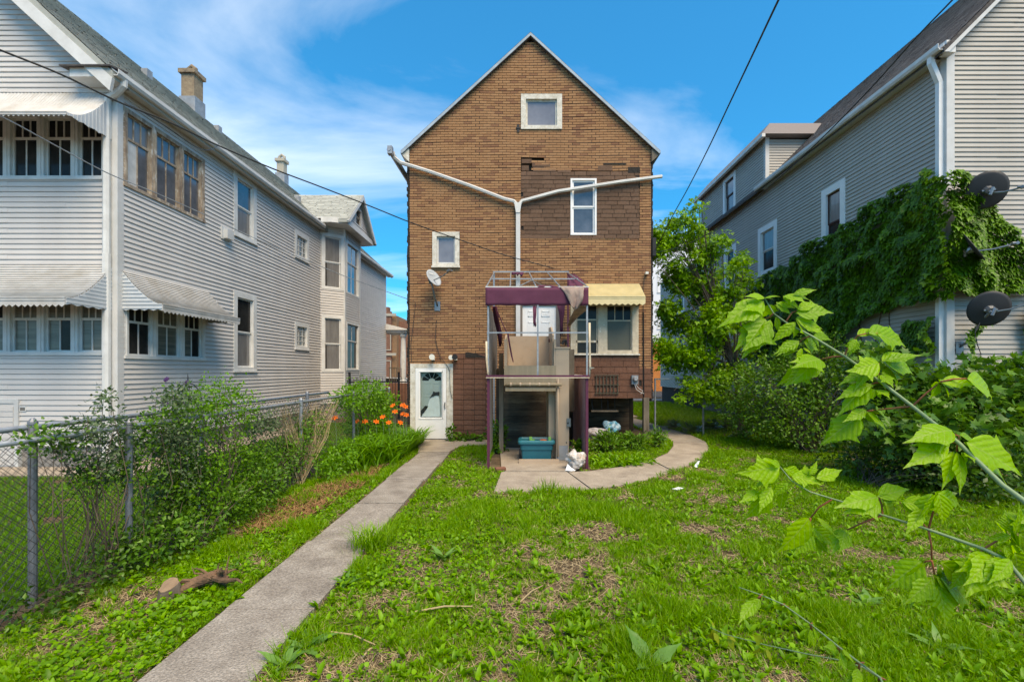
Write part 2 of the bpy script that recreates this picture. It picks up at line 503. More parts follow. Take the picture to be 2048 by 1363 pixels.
class MB:
    def __init__(s, fr=fr_xyz):
        s.v, s.f, s.fr = [], [], fr

    def add(s, vs, fs):
        k = len(s.v)
        s.v += [s.fr(*p) for p in vs]
        s.f += [tuple(i + k for i in f) for f in fs]
        return s

    def box(s, a0, a1, b0, b1, c0, c1):
        return s.add([(a0, b0, c0), (a1, b0, c0), (a1, b1, c0), (a0, b1, c0), (a0, b0, c1), (a1, b0, c1), (a1, b1, c1), (a0, b1, c1)],
                     [(0, 3, 2, 1), (4, 5, 6, 7), (0, 1, 5, 4), (1, 2, 6, 5), (2, 3, 7, 6), (3, 0, 4, 7)])

    def prism(s, pts, d0, d1):     # pts (u, z), extruded along d
        n = len(pts)
        vs = [(u, d0, z) for u, z in pts] + [(u, d1, z) for u, z in pts]
        fs = [tuple(range(n)), tuple(range(2 * n - 1, n - 1, -1))] + [(i, (i + 1) % n, n + (i + 1) % n, n + i) for i in range(n)]
        return s.add(vs, fs)

    def sheet(s, pts, z0, z1):     # pts (x, y) polygon, extruded in z
        n = len(pts)
        vs = [(x, y, z0) for x, y in pts] + [(x, y, z1) for x, y in pts]
        fs = [tuple(range(n)), tuple(range(2 * n - 1, n - 1, -1))] + [(i, (i + 1) % n, n + (i + 1) % n, n + i) for i in range(n)]
        return s.add(vs, fs)

    def tube(s, pts, r, n=6, squash=None, cap=True):
        pts = [V(p) for p in pts]
        m = len(pts)
        rs = [r] * m if isinstance(r, (int, float)) else list(r)
        vs, fs = [], []
        up = None
        for i, p in enumerate(pts):
            t = (pts[min(i + 1, m - 1)] - pts[max(i - 1, 0)])
            if t.length < 1e-9:
                t = V((0, 0, 1))
            t.normalize()
            if up is None:
                up = V((0, 0, 1)) if abs(t.z) < 0.9 else V((1, 0, 0))
            a = t.cross(up)
            if a.length < 1e-6:
                a = t.cross(V((0, 1, 0)))
            a.normalize()
            b = a.cross(t).normalized()
            up = b
            for k in range(n):
                an = 2 * math.pi * (k + 0.5) / n
                q = p + a * (math.cos(an) * rs[i]) + b * (math.sin(an) * rs[i])
                vs.append(tuple(q))
        for i in range(m - 1):
            for k in range(n):
                fs.append((i * n + k, i * n + (k + 1) % n, (i + 1) * n + (k + 1) % n, (i + 1) * n + k))
        if cap:
            fs.append(tuple(range(n - 1, -1, -1)))
            fs.append(tuple((m - 1) * n + k for k in range(n)))
        return s.add(vs, fs)

    def beam(s, p, q, w, h=None):   # square tube between two points
        h = h or w
        return s.tube([p, q], max(w, h) * 0.707, 4)

    def lathe(s, c, prof, n=16, axis='z'):
        vs, fs = [], []
        for (r, z) in prof:
            for k in range(n):
                an = 2 * math.pi * k / n
                if axis == 'z':
                    vs.append((c[0] + r * math.cos(an), c[1] + r * math.sin(an), c[2] + z))
                else:
                    vs.append((c[0] + r * math.cos(an), c[1] + z, c[2] + r * math.sin(an)))
        for i in range(len(prof) - 1):
            for k in range(n):
                fs.append((i * n + k, i * n + (k + 1) % n, (i + 1) * n + (k + 1) % n, (i + 1) * n + k))
        fs.append(tuple(range(n)))
        fs.append(tuple((len(prof) - 1) * n + k for k in range(n)))
        return s.add(vs, fs)

    def mesh(s, name, m, off=(0, 0, 0), smooth=False):
        me = bpy.data.meshes.new(name)
        ox, oy, oz = off
        me.from_pydata([(x - ox, y - oy, z - oz) for x, y, z in s.v], [], s.f)
        if smooth:
            me.polygons.foreach_set('use_smooth', [True] * len(me.polygons))
        me.materials.append(MATS[m])
        me.update()
        return me

    def build(s, name, m, parent=None, smooth=False, base=None):
        off = origin(parent) if parent is not None else V(base or (0, 0, 0))
        o = bpy.data.objects.new(name, s.mesh(name, m, off, smooth))
        C.objects.link(o)
        if parent is not None:
            o.parent = parent
        else:
            o.location = off
        return o


def place(name, me, loc, parent):
    o = bpy.data.objects.new(name, me)
    C.objects.link(o)
    o.parent = parent
    o.location = V(loc) - origin(parent)
    return o


def subtract(lo, hi, cuts):
    segs = [(lo, hi)]
    for a, b in cuts:
        out = []
        for s, e in segs:
            if b <= s or a >= e:
                out.append((s, e))
            else:
                if a > s:
                    out.append((s, a))
                if b < e:
                    out.append((b, e))
        segs = out
    return [(s, e) for s, e in segs if e - s > 0.015]


BOARD_CACHE = {}


def siding(parent, fr, fid, lo, hi, z0, z1, openings, m, exp=0.1045, joined=None, name='siding_board', lip=0.021):
    """clapboards course by course; lo/hi may be functions of z (gables); every board a part"""
    nc = max(1, round((z1 - z0) / exp))
    e = (z1 - z0) / nc
    acc = MB(fr) if joined else None
    for k in range(nc):
        za, zb = z0 + k * e, z0 + (k + 1) * e
        zm = (za + zb) / 2
        l0, h0 = (lo(zm), hi(zm)) if callable(lo) else (lo, hi)
        cuts = [(a, b) for a, b, c, d in openings if min(d, zb) - max(c, za) > 0.35 * e]
        for s, t in subtract(l0, h0, cuts):
            var = random.randrange(6) if (t - s) > 2.4 else 0
            def prof(mb, s=s, t=t, za=za, zb=zb, var=var):
                cut_ = s + (t - s) * (0.12 + 0.15 * var) if (t - s) > 2.4 else t
                q = [(-0.02, za), (lip, za + 0.004), (lip + 0.001, za + 0.016), (0.002, zb), (-0.02, zb)]
                for a_, b_, off in ((s, cut_, 0.0035), (cut_ - 0.02, t, 0.0)):
                    if b_ - a_ < 0.03:
                        continue
                    vs = [(a_, d + (off if d > 0 else 0), z) for d, z in q] + [(b_, d + (off if d > 0 else 0), z) for d, z in q]
                    fs = [(0, 1, 2, 3, 4), (9, 8, 7, 6, 5)] + [(i, (i + 1) % 5, 5 + (i + 1) % 5, 5 + i) for i in range(5)]
                    mb.add(vs, fs)
            if joined:
                prof(acc)
            else:
                key = (fid, m, round(t - s, 3), round(e, 4), var)
                p0 = fr(s, 0, za)
                if key not in BOARD_CACHE:
                    mb = MB(fr)
                    prof(mb)
                    BOARD_CACHE[key] = mb.mesh(name, m, p0)
                place(name, BOARD_CACHE[key], p0, parent)
    if joined:
        o = acc.build(joined, m, parent)
        o['kind'] = 'stuff'


def window(fr, u0, u1, z0, z1, parent, mc='trim_white', ms='trim_white', glass=('pane_dark', 'pane_curtain'), casing=0.11,
           split=0.5, up=1, low=1, proud=0.035, sill=True, name='window', single=False):
    """casing = the window part; sash and panes are its sub-parts. z0..z1 is the outside of the casing"""
    c = casing
    w = MB(fr)
    w.box(u0, u0 + c, -0.09, proud, z0, z1)
    w.box(u1 - c, u1, -0.09, proud, z0, z1)
    w.box(u0 + c, u1 - c, -0.09, proud - 0.003, z1 - c, z1)
    w.box(u0 + c, u1 - c, -0.09, proud - 0.003, z0, z0 + c * 0.7)
    wo = w.build(name, mc, parent)
    if sill:
        MB(fr).box(u0 - 0.02, u1 + 0.02, 0.0, proud + 0.03, z0 - 0.035, z0 + 0.012).build('sill', mc, wo)
    a, b, lo, hi = u0 + c, u1 - c, z0 + c * 0.7, z1 - c
    zs = lo + (hi - lo) * split
    s = MB(fr)
    t = 0.045

    def sash(p, q, n, d, gm):
        s.box(a, a + t, d - 0.03, d, p, q)
        s.box(b - t, b, d - 0.03, d, p, q)
        s.box(a + t, b - t, d - 0.03, d - 0.002, p, p + t)
        s.box(a + t, b - t, d - 0.03, d - 0.002, q - t, q)
        wd = (b - a - 2 * t) / n
        for i in range(n):
            if i:
                s.box(a + t + i * wd - 0.012, a + t + i * wd + 0.012, d - 0.028, d - 0.004, p + t, q - t)
            MB(fr).box(a + t + i * wd + (0.012 if i else 0), a + t + (i + 1) * wd - (0.012 if i < n - 1 else 0), d - 0.022, d - 0.016, p + t, q - t).build('pane', gm if isinstance(gm, str) else gm[i % len(gm)], wo)
    if single:
        sash(lo, hi, up, -0.035, glass[0])
    else:
        sash(zs, hi, up, -0.03, glass[0])
        sash(lo, zs + 0.01, low, -0.052, glass[1])
    s.build('sash', ms, wo)
    return wo


def shingle_rows(parent, pa, udir, sdir, nrm, L, S, m, name='roof_shingles', w=0.32, e=0.14, cut=None):
    """roof tabs as real lapped pieces joined into one part: pa start, udir along eave, sdir up the slope"""
    tv = np.array([(0, 0, 0.016), (1, 0, 0.016), (1, 1, 0.004), (0, 1, 0.004), (0, 0, 0), (1, 0, 0)], float)
    tf = [(0, 1, 2), (0, 2, 3), (4, 5, 1), (4, 1, 0)]
    vs, fs = [], []
    pa, ud, sd_, nr = (np.array(q, float) for q in (pa, udir, sdir, nrm))
    for r in range(int(S / e)):
        x = -random.random() * w
        while x < L:
            a0, a1 = max(x, 0), min(x + w * random.uniform(0.85, 1.15), L)
            x += w
            if a1 - a0 < 0.03:
                continue
            a1 = min(a1, a0 + w) - 0.008
            if cut and cut((a0 + a1) / 2, r * e):
                continue
            s0 = r * e + random.uniform(-0.008, 0.008)
            lift = random.uniform(0, 0.006)
            k = len(vs)
            for (p, q, h) in tv:
                vs.append(tuple(pa + ud * (a0 + (a1 - a0) * p) + sd_ * (s0 + e * 1.05 * q) + nr * (h + lift)))
            fs += [tuple(i + k for i in f) for f in tf]
    mb = MB()
    mb.v, mb.f = vs, fs
    o = mb.build(name, m, parent)
    o['kind'] = 'stuff'
    return o


# ------------------------------------------------------------------ foliage helpers
def norm(a):
    return a / (np.linalg.norm(a, axis=-1, keepdims=True) + 1e-9)


LEAF = (np.array([(0, 0, 0), (-0.28, 0.42, 0.09), (0, 0.5, 0), (0.28, 0.42, 0.09), (0, 1.0, -0.12)]), [(0, 2, 1), (0, 3, 2), (1, 2, 4), (2, 3, 4)])
IVY = (np.array([(0, 0, 0), (-0.30, 0.02, 0.05), (-0.52, 0.38, 0.02), (-0.24, 0.42, 0.06), (0, 1.0, -0.12), (0.24, 0.42, 0.06), (0.52, 0.38, 0.02), (0.30, 0.02, 0.05), (0, 0.4, 0.0)]),
       [(8, 0, 1), (8, 1, 2), (8, 2, 3), (8, 3, 4), (8, 4, 5), (8, 5, 6), (8, 6, 7), (8, 7, 0)])
_mo = [(0, 0), (-0.22, 0.05), (-0.55, 0.12), (-0.36, 0.30), (-0.52, 0.62), (-0.20, 0.55), (-0.13, 0.72), (0, 1.05), (0.13, 0.72), (0.20, 0.55), (0.52, 0.62), (0.36, 0.30), (0.55, 0.12), (0.22, 0.05)]
MAPLE = (np.array([(x, y, 0.10 * abs(x) - 0.10 * y * y) for x, y in _mo] + [(0, 0.38, 0)]), [(14, i, (i + 1) % 14) for i in range(14)])


def _tri():
    vs, fs = [], []
    for ang, l, oy in ((0, 1.0, 0.35), (0.95, 0.8, 0.2), (-0.95, 0.8, 0.2)):
        k = len(vs)
        ca, sa = math.cos(ang), math.sin(ang)
        for x, y, z in LEAF[0] * np.array([1.15, 1, 1]):
            x, y, z = x * l * 0.62, y * l * 0.62, z * l * 0.6
            vs.append((ca * x + sa * y, -sa * x + ca * y + oy, z - 0.1 * y))
        fs += [tuple(i + k for i in f) for f in LEAF[1]]
    return np.array(vs), fs


TRIFOIL = _tri()
BLADE = (np.array([(-0.5, 0, 0), (0.5, 0, 0), (-0.42, 0.45, 0.06), (0.42, 0.45, 0.06), (0, 1.0, 0.34)]), [(0, 1, 3), (0, 3, 2), (2, 3, 4)])
LANCE = (np.array([(-0.06, 0, 0), (0.06, 0, 0), (-0.17, 0.38, 0.16), (0, 0.38, 0.11), (0.17, 0.38, 0.16), (-0.13, 0.72, 0.15), (0, 0.72, 0.1), (0.13, 0.72, 0.15), (0, 1.0, 0.02)]),
         [(0, 1, 3), (0, 3, 2), (1, 4, 3), (2, 3, 6), (2, 6, 5), (3, 4, 7), (3, 7, 6), (5, 6, 8), (6, 7, 8)])
ROUND = (np.array([(0, 0.05, 0), (-0.42, 0.2, 0.06), (-0.48, 0.6, 0.06), (0, 1.0, 0), (0.48, 0.6, 0.06), (0.42, 0.2, 0.06), (0, 0.5, -0.03)]),
         [(6, 0, 1), (6, 1, 2), (6, 2, 3), (6, 3, 4), (6, 4, 5), (6, 5, 0)])


def frames(d, n):
    """leaf axis d, leaf normal n (both N,3) -> rotation matrices with columns x, y, z"""
    y = norm(d)
    x = norm(np.cross(y, n))
    z = np.cross(x, y)
    return np.stack([x, y, z], axis=2)


def scatter(name, tpl, pos, rot, scale, m, parent=None, kind=None):
    tv, tf = tpl
    tf = np.array(tf, np.int32)
    N, K = len(pos), len(tv)
    sc = np.asarray(scale, float)
    if sc.ndim == 1:
        sc = np.repeat(sc[:, None], 3, 1)
    loc = tv[None, :, :] * sc[:, None, :]
    vs = np.einsum('nij,nkj->nki', rot, loc) + np.asarray(pos)[:, None, :]
    off = np.array(origin(parent)) if parent is not None else np.zeros(3)
    vs = (vs - off).reshape(-1, 3)
    fs = (tf[None] + (np.arange(N, dtype=np.int32) * K)[:, None, None]).reshape(-1)
    me = bpy.data.meshes.new(name)
    me.vertices.add(len(vs))
    me.vertices.foreach_set('co', vs.astype(np.float32).ravel())
    nt = len(fs) // 3
    me.loops.add(nt * 3)
    me.loops.foreach_set('vertex_index', fs)
    me.polygons.add(nt)
    me.polygons.foreach_set('loop_start', np.arange(0, nt * 3, 3, dtype=np.int32))
    me.polygons.foreach_set('loop_total', np.full(nt, 3, np.int32))
    me.materials.append(MATS[m])
    me.update(calc_edges=True)
    o = bpy.data.objects.new(name, me)
    C.objects.link(o)
    if parent is not None:
        o.parent = parent
    if kind:
        o['kind'] = kind
    return o


def rand_unit(n):
    return norm(rng.normal(size=(n, 3)))


def cloud(ells, clumps, per, spread, shell=0.62):
    """clumped points in a set of ellipsoids (cx,cy,cz,rx,ry,rz): returns points and outward directions"""
    E = np.array(ells, float)
    vol = (E[:, 3] * E[:, 4] * E[:, 5]) ** 0.75
    idx = rng.choice(len(E), clumps, p=vol / vol.sum())
    u = rand_unit(clumps)
    r = (shell + (1 - shell) * rng.random(clumps))[:, None]
    c = E[idx, :3] + u * r * E[idx, 3:]
    pts = np.repeat(c, per, 0) + rng.normal(size=(clumps * per, 3)) * spread
    out = np.repeat(u, per, 0)
    return pts, out


def bush(name, label, cat, base, ells, clumps, per, spread, size, m, tpl=LEAF, stems=6, stem_r=0.012, group=None, shell=0.5, up=0.35,
         stem_mat='twig', parent=None, droop=0.0, zmin=0.02):
    t = thing(name, label, cat, base, group)
    pts, out = cloud(ells, clumps, per, spread, shell)
    keep = pts[:, 2] > zmin
    pts, out = pts[keep], out[keep]
    n = len(pts)
    nm = norm(out * 0.6 + rng.normal(size=(n, 3)) * 0.55 + np.array([0, -0.15, up + 0.3]))
    d = norm(out + rng.normal(size=(n, 3)) * 0.7 + np.array([0, 0, -droop]))
    scatter('foliage', tpl, pts, frames(d, nm), size * rng.uniform(0.6, 1.25, n), m, t)
    mb = MB()
    E = ells
    for i in range(stems):
        e = E[i % len(E)]
        top = V((e[0] + random.uniform(-0.7, 0.7) * e[3], e[1] + random.uniform(-0.7, 0.7) * e[4], e[2] + random.uniform(0.1, 0.8) * e[5]))
        b = V(base) + V((random.uniform(-0.12, 0.12), random.uniform(-0.12, 0.12), 0))
        mid = (b + top) / 2 + V((random.uniform(-0.15, 0.15), random.uniform(-0.15, 0.15), random.uniform(0, 0.1)))
        mb.tube([b, mid, top], [stem_r, stem_r * 0.75, stem_r * 0.35], 5)
    mb.build('stems' if stems > 1 else 'stem', stem_mat, t)
    return t


def inside(poly, x, y):
    poly = np.asarray(poly, float)
    r = np.zeros(len(x), bool)
    j = len(poly) - 1
    for i in range(len(poly)):
        xi, yi = poly[i]
        xj, yj = poly[j]
        c = ((yi > y) != (yj > y)) & (x < (xj - xi) * (y - yi) / (yj - yi + 1e-12) + xi)
        r ^= c
        j = i
    return r

# ================================================================== ground, paths
g = MB()
g.add([(-400, -60, 0), (400, -60, 0), (400, 900, 0), (-400, 900, 0)], [(0, 1, 2, 3)])
tag(g.build('ground', 'soil'), 'bare brown soil of the yards', 'ground', kind='structure')
r = MB().box(-200, 200, 33.5, 42.5, -0.1, 0.01)
tag(r.build('street', 'asphalt'), 'street running past the front of the houses', 'road', kind='structure')
r = MB().box(-200, 200, 29.6, 31.3, -0.05, 0.03)
tag(r.build('pavement', 'concrete'), 'pavement along the far street', 'pavement', kind='structure')

path = thing('garden_path', 'straight grey concrete slab path leading to the white basement door', 'path', (-2, 3, 0), kind='structure')
ys = [0.4, 2.2, 3.66, 5.15, 6.6, 8.05, 9.5, 10.75]
for i in range(len(ys) - 1):
    x0, x1 = -2.37 + 0.015 * math.sin(i * 2.1), -1.68 + 0.02 * math.sin(i * 1.3)
    MB().sheet([(x0, ys[i] + 0.009), (x1, ys[i] + 0.012), (x1 - 0.01, ys[i + 1] - 0.009), (x0 - 0.01, ys[i + 1] - 0.009)], -0.05, 0.032 + 0.006 * math.sin(i * 1.7)).build('slab', 'concrete', path)
MB().sheet([(-2.42, 10.77), (-1.7, 10.77), (-1.55, 11.55), (-1.5, 11.75), (-0.72, 11.8), (-0.70, 12.66), (-2.75, 12.66), (-2.6, 11.6)], -0.05, 0.036).build('slab', 'concrete_light', path)

walk = thing('curved_walk', 'pale concrete walk curving from under the lift round the right of the house', 'path', (1, 8, 0), kind='structure')
for k, pl in enumerate([
        [(1003, 944.5), (1150, 944.5), (1150, 897), (1000, 897)],
        [(988, 986), (1070, 986), (1180, 981), (1134, 946), (1003, 946)],
        [(1184, 980.5), (1240, 973), (1290, 962), (1344, 944), (1301, 922), (1240, 936), (1180, 944), (1137, 946)],
        [(1347, 943), (1385, 929), (1408, 913), (1418, 897), (1412, 885), (1346, 885), (1347, 893), (1335, 908), (1303, 921)],
        [(1411, 884), (1380, 870), (1340, 858), (1300, 846), (1270, 837), (1240, 833), (1255, 845), (1290, 862), (1325, 872), (1346, 884)]]):
    MB().sheet(GP(pl), -0.05, 0.034 - 0.003 * k).build('slab', 'concrete_light', walk)
MB().sheet([(3.95, 18.9), (4.95, 19.2), (4.95, 28.5), (4.0, 28.5)], -0.05, 0.02).build('slab', 'concrete_light', walk)
walkside = MB().box(-8.1, -7.15, 8.35, 17.6, -0.05, 0.03).box(-15, -8.1, 8.35, 9.1, -0.05, 0.03)
tag(walkside.build('side_pavement', 'concrete_light'), 'narrow concrete strip along the foot of the pale grey house', 'pavement', kind='structure')

# ================================================================== pale grey house on the left
LX, LY = -8.1, 9.15
left = thing('pale_house', 'pale grey vinyl sided house with scalloped awnings and green shingle roof', 'house', (-12, 13, 0))
LZ = 7.84
lr, ls = rear(LY), side_r(LX)
RW = 7.8
RIDX, RIDZ = LX - RW / 2, LZ + 0.92 * RW / 2
# core of the walls
w = MB()
w.box(LX - RW, LX - 0.09, LY + 0.09, 27.4, 0.0, LZ)
w.add([(LX - RW, LY + 0.09, LZ), (LX - 0.09, LY + 0.09, LZ), (RIDX, LY + 0.09, RIDZ - 0.08), (LX - RW, 27.4, LZ), (LX - 0.09, 27.4, LZ), (RIDX, 27.4, RIDZ - 0.08)],
      [(0, 1, 2), (3, 5, 4), (1, 4, 5, 2), (0, 2, 5, 3)])
w.build('wall', 'wall_core', left)
MB().box(LX - RW, LX - 0.03, LY + 0.03, 27.3, 0, 0.42).build('foundation', 'foundation', left)
U2 = (-11.6, -8.345, 5.78, 7.12)
U1 = (-11.6, -8.345, 2.26, 3.42)
rear_open = [U2, U1, (-13.2, -10.07, 0.0, 1.36)]
SU = (9.30, 11.60, 5.72, 7.34)
SL = (9.33, 11.62, 2.20, 3.42)
WA = (12.82, 13.92, 5.80, 7.62)
WB = (12.82, 13.92, 1.94, 4.22)
SA = (16.3, 17.38, 6.05, 7.02)
SB = (16.3, 17.38, 2.74, 3.72)
BAY = (18.4, 21.45, 0, 9)
side_open = [SU, SL, WA, WB, SA, SB, BAY]


def grow(o, k=-0.04):
    return [(a - k, b + k, c - k, d + k) for a, b, c, d in o]


siding(left, lr, 'lr', LX - RW, LX - 0.02, 0.42, LZ, grow(rear_open), 'vinyl_pale')
siding(left, lr, 'lr', lambda z: LX - RW + (z - LZ) / 0.92 + 0.05, lambda z: LX - (z - LZ) / 0.92 - 0.05, LZ, RIDZ - 0.25, [], 'vinyl_pale')
siding(left, ls, 'ls', LY + 0.02, 18.4, 0.42, LZ, grow(side_open), 'vinyl_pale')
siding(left, ls, 'ls', 21.45, 27.4, 0.42, LZ, [], 'vinyl_pale', joined='front_wall_siding')
MB().box(LX - 0.13, LX + 0.024, LY - 0.028, LY + 0.12, 0.42, LZ).build('corner_board', 'trim_grey', left)

# roof of the pale house
yo0, yo1, ov, th = LY - 0.38, 27.9, 0.24, 0.13
sl_ = 0.92
hyp = math.sqrt(1 + sl_ * sl_)
for sg in (1, -1):
    ex = (LX + ov) if sg > 0 else (LX - RW - ov)
    ez = LZ - sl_ * ov + 0.10
    m_ = MB()
    m_.add([(ex, yo0, ez), (ex, yo1, ez), (RIDX, yo1, RIDZ + 0.10), (RIDX, yo0, RIDZ + 0.10), (ex, yo0, ez - th), (ex, yo1, ez - th), (RIDX, yo1, RIDZ + 0.10 - th), (RIDX, yo0, RIDZ + 0.10 - th)],
           [(0, 1, 2, 3), (7, 6, 5, 4), (0, 4, 5, 1), (3, 2, 6, 7), (0, 3, 7, 4), (1, 5, 6, 2)])
    ro = m_.build('roof', 'roof_green' if sg > 0 else 'roof_dark', left)
    if sg > 0:
        shingle_rows(ro, (ex, yo0, ez + 0.003), (0, 1, 0), (-1 / hyp, 0, sl_ / hyp), (sl_ / hyp, 0, 1 / hyp), yo1 - yo0, hyp * (RW / 2 + ov), 'roof_green')
    # rake board under the roof edge on the rear gable
    d = MB(rear(yo0))
    d.prism([(ex, ez - th - 0.002), (RIDX, RIDZ + 0.10 - th - 0.002), (RIDX, RIDZ - 0.33), (ex - sg * 0.05, ez - th - 0.25)], -0.05, 0.012)
    d.build('rake_board', 'trim_white', left)
# gutter, fascia, soffit along the side
MB().prism([(0, 0), (0.125, 0.0), (0.15, 0.06), (0.15, 0.12), (0.135, 0.12), (0.135, 0.07), (0.11, 0.015), (0.012, 0.015), (0.012, 0.12), (0, 0.12)], 0, 1)
gm = MB(lambda u, d, z: (LX + ov - 0.03 + u, d, LZ - 0.19 + z))
gm.prism([(0, 0), (0.10, 0.0), (0.13, 0.05), (0.13, 0.125), (0.118, 0.125), (0.118, 0.055), (0.092, 0.012), (0.012, 0.012), (0.012, 0.125), (0, 0.125)], yo0 + 0.02, 18.2)
gm.build('gutter', 'trim_white', left)
gm = MB(lambda u, d, z: (LX + ov - 0.03 + u, d, LZ - 0.19 + z))
gm.prism([(0, 0), (0.10, 0.0), (0.13, 0.05), (0.13, 0.125), (0, 0.125)], 21.6, yo1 - 0.05)
gm.build('gutter', 'trim_white', left)
MB().box(LX + 0.0, LX + ov - 0.035, LY + 0.1, 27.8, LZ - 0.20, LZ - 0.17).build('soffit', 'trim_grey', left)
er = MB().box(LX - 0.62, LX + ov - 0.05, yo0 + 0.03, LY - 0.003, LZ - 0.205, LZ - 0.03)
er.build('eave_return', 'trim_white', left)
MB().add([(LX - 0.78, LY - 0.005, LZ + 0.06), (LX - 0.75, yo0 - 0.05, LZ - 0.02), (LX + ov - 0.02, yo0 - 0.05, LZ - 0.02), (LX + ov - 0.02, LY - 0.005, LZ + 0.10), (LX - 0.78, LY - 0.005, LZ + 0.03), (LX - 0.75, yo0 - 0.05, LZ - 0.05), (LX + ov - 0.02, yo0 - 0.05, LZ - 0.05), (LX + ov - 0.02, LY - 0.005, LZ + 0.07)],
         [(0, 1, 2, 3), (7, 6, 5, 4), (0, 4, 5, 1), (1, 5, 6, 2), (2, 6, 7, 3), (3, 7, 4, 0)]).build('return_roof', 'roof_dark', left)
dx = -8.235
MB().tube([(LX + ov + 0.03, LY - 0.16, LZ - 0.16), (LX + ov + 0.03, LY - 0.16, LZ - 0.27), (LX + 0.08, LY - 0.12, LZ - 0.40), (dx + 0.04, LY - 0.10, LZ - 0.46), (dx, LY - 0.10, LZ - 0.62), (dx, LY - 0.10, 4.2)], 0.062, 8).tube(
    [(dx, LY - 0.10, 4.28), (dx, LY - 0.10, 0.12)], 0.070, 8).build('downspout', 'trim_white', left)

# rows of porch windows


def window_row(parent, fr, u0, u1, z0, z1, n, mc, glasses, up=3, low=2, split=0.66, post=0.14):
    wo = MB(fr)
    wo.box(u0 - 0.05, u1 + 0.05, -0.09, 0.03, z1 - 0.09, z1)
    wo.box(u0 - 0.05, u1 + 0.05, -0.09, 0.045, z0, z0 + 0.07)
    wd = (u1 - u0 + post) / n
    spans = []
    for i in range(n + 1):
        c = u0 - post / 2 + i * wd
        a, b = c - post / 2, c + post / 2
        if i == 0:
            a, b = u0 - 0.05, u0 + 0.06
        if i == n:
            a, b = u1 - 0.06, u1 + 0.05
        wo.box(a, b, -0.09, 0.025, z0 + 0.07, z1 - 0.09)
        wo.box((a + b) / 2 - 0.02, (a + b) / 2 + 0.02, 0.0, 0.037, z0 + 0.07, z1 - 0.09)
        spans.append((a, b))
    o = wo.build('window_row', mc, parent)
    for i in range(n):
        a, b = spans[i][1], spans[i + 1][0]
        lo, hi = z0 + 0.07, z1 - 0.09
        zs = lo + (hi - lo) * split
        s = MB(fr)
        t = 0.035
        s.box(a, a + t, -0.07, -0.03, lo, hi)
        s.box(b - t, b, -0.07, -0.03, lo, hi)
        s.box(a + t, b - t, -0.07, -0.032, lo, lo + t)
        s.box(a + t, b - t, -0.07, -0.032, hi - t, hi)
        s.box(a + t, b - t, -0.07, -0.026, zs - 0.025, zs + 0.025)
        for (p, q, k, gl) in ((zs + 0.025, hi - t, up, glasses[i][0]), (lo + t, zs - 0.025, low, glasses[i][1])):
            w_ = (b - a - 2 * t) / k
            for j in range(k):
                if j:
                    s.box(a + t + j * w_ - 0.011, a + t + j * w_ + 0.011, -0.066, -0.034, p, q)
                g_ = gl if isinstance(gl, str) else gl[j]
                MB(fr).box(a + t + j * w_ + 0.011, a + t + (j + 1) * w_ - 0.011, -0.055, -0.05, p, q).build('pane', g_, o)
        s.build('sash', mc, o)
    return o


D_, Bl, Cu, Sk = 'pane_dark', 'pane_blind', 'pane_curtain', 'pane_sky'
window_row(left, lr, *U2, 5, 'trim_white', [(D_, D_)] * 5)
window_row(left, lr, *U1, 5, 'trim_white', [(D_, Bl), (D_, Bl), (Bl, Bl), (Bl, (Bl, D_)), (Bl, Bl)])
window_row(left, ls, *SU, 3, 'old_wood_frame', [(Cu, ('pane_white', Sk)), (Sk, Sk), (Sk, Sk)])
window_row(left, ls, *SL, 3, 'trim_white', [(D_, (D_, D_)), (Bl, Bl), (D_, (Bl, D_))])
window(ls, *WA, left, glass=('pane_sky', 'pane_curtain'), casing=0.16)
window(ls, *WB, left, glass=('pane_dark', 'pane_curtain'), casing=0.16)
for o_ in (SA, SB):
    a, b, c, d = o_
    wo = window(ls, a, b, c, d, left, glass=('glass_block',), casing=0.15, single=True, name='glass_block_window')
    gbm = MB(ls)
    for i in range(1, 3):
        gbm.box(a + 0.15 + (b - a - 0.3) * i / 3 - 0.012, a + 0.15 + (b - a - 0.3) * i / 3 + 0.012, -0.05, -0.03, c + 0.16, d - 0.2)
    for i in range(1, 4):
        gbm.box(a + 0.2, b - 0.2, -0.05, -0.031, c + 0.1 + (d - c - 0.2) * i / 4 - 0.012, c + 0.1 + (d - c - 0.2) * i / 4 + 0.012)
    gbm.build('mortar_joints', 'trim_white', wo)
vt = MB(ls).box(12.27, 12.63, 0.0, 0.05, 5.52, 5.86).box(12.34, 12.62, 0.05, 0.16, 5.55, 5.80)
vt.build('exhaust_vent', 'trim_grey', left)
# cellar door and grille on the rear
dd = MB(lr).box(-13.1, -10.12, -0.05, 0.03, 0.03, 1.30)
dd = dd.build('cellar_door', 'vinyl_pale', left)
dt = MB(lr).box(-10.135, -10.05, -0.06, 0.05, 0.0, 1.38)
dt.box(-13.2, -10.135, -0.06, 0.047, 1.30, 1.38)
dt.build('door_trim', 'trim_grey', dd)
for k in range(11):
    MB(lr).box(-13.1, -10.16, 0.03, 0.042, 0.06 + k * 0.108, 0.06 + k * 0.108 + 0.09).build('siding_board', 'vinyl_pale', dd)
gr = MB(lr).box(-10.06 + 0.02, -9.92, 0.0, 0.03, 1.13, 1.24)
gro = gr.build('louver', 'trim_white', left)
for k in range(4):
    MB(lr).box(-10.02 + k * 0.024, -10.006 + k * 0.024, 0.03, 0.034, 1.15, 1.22).build('slot', 'pane_dark', gro)


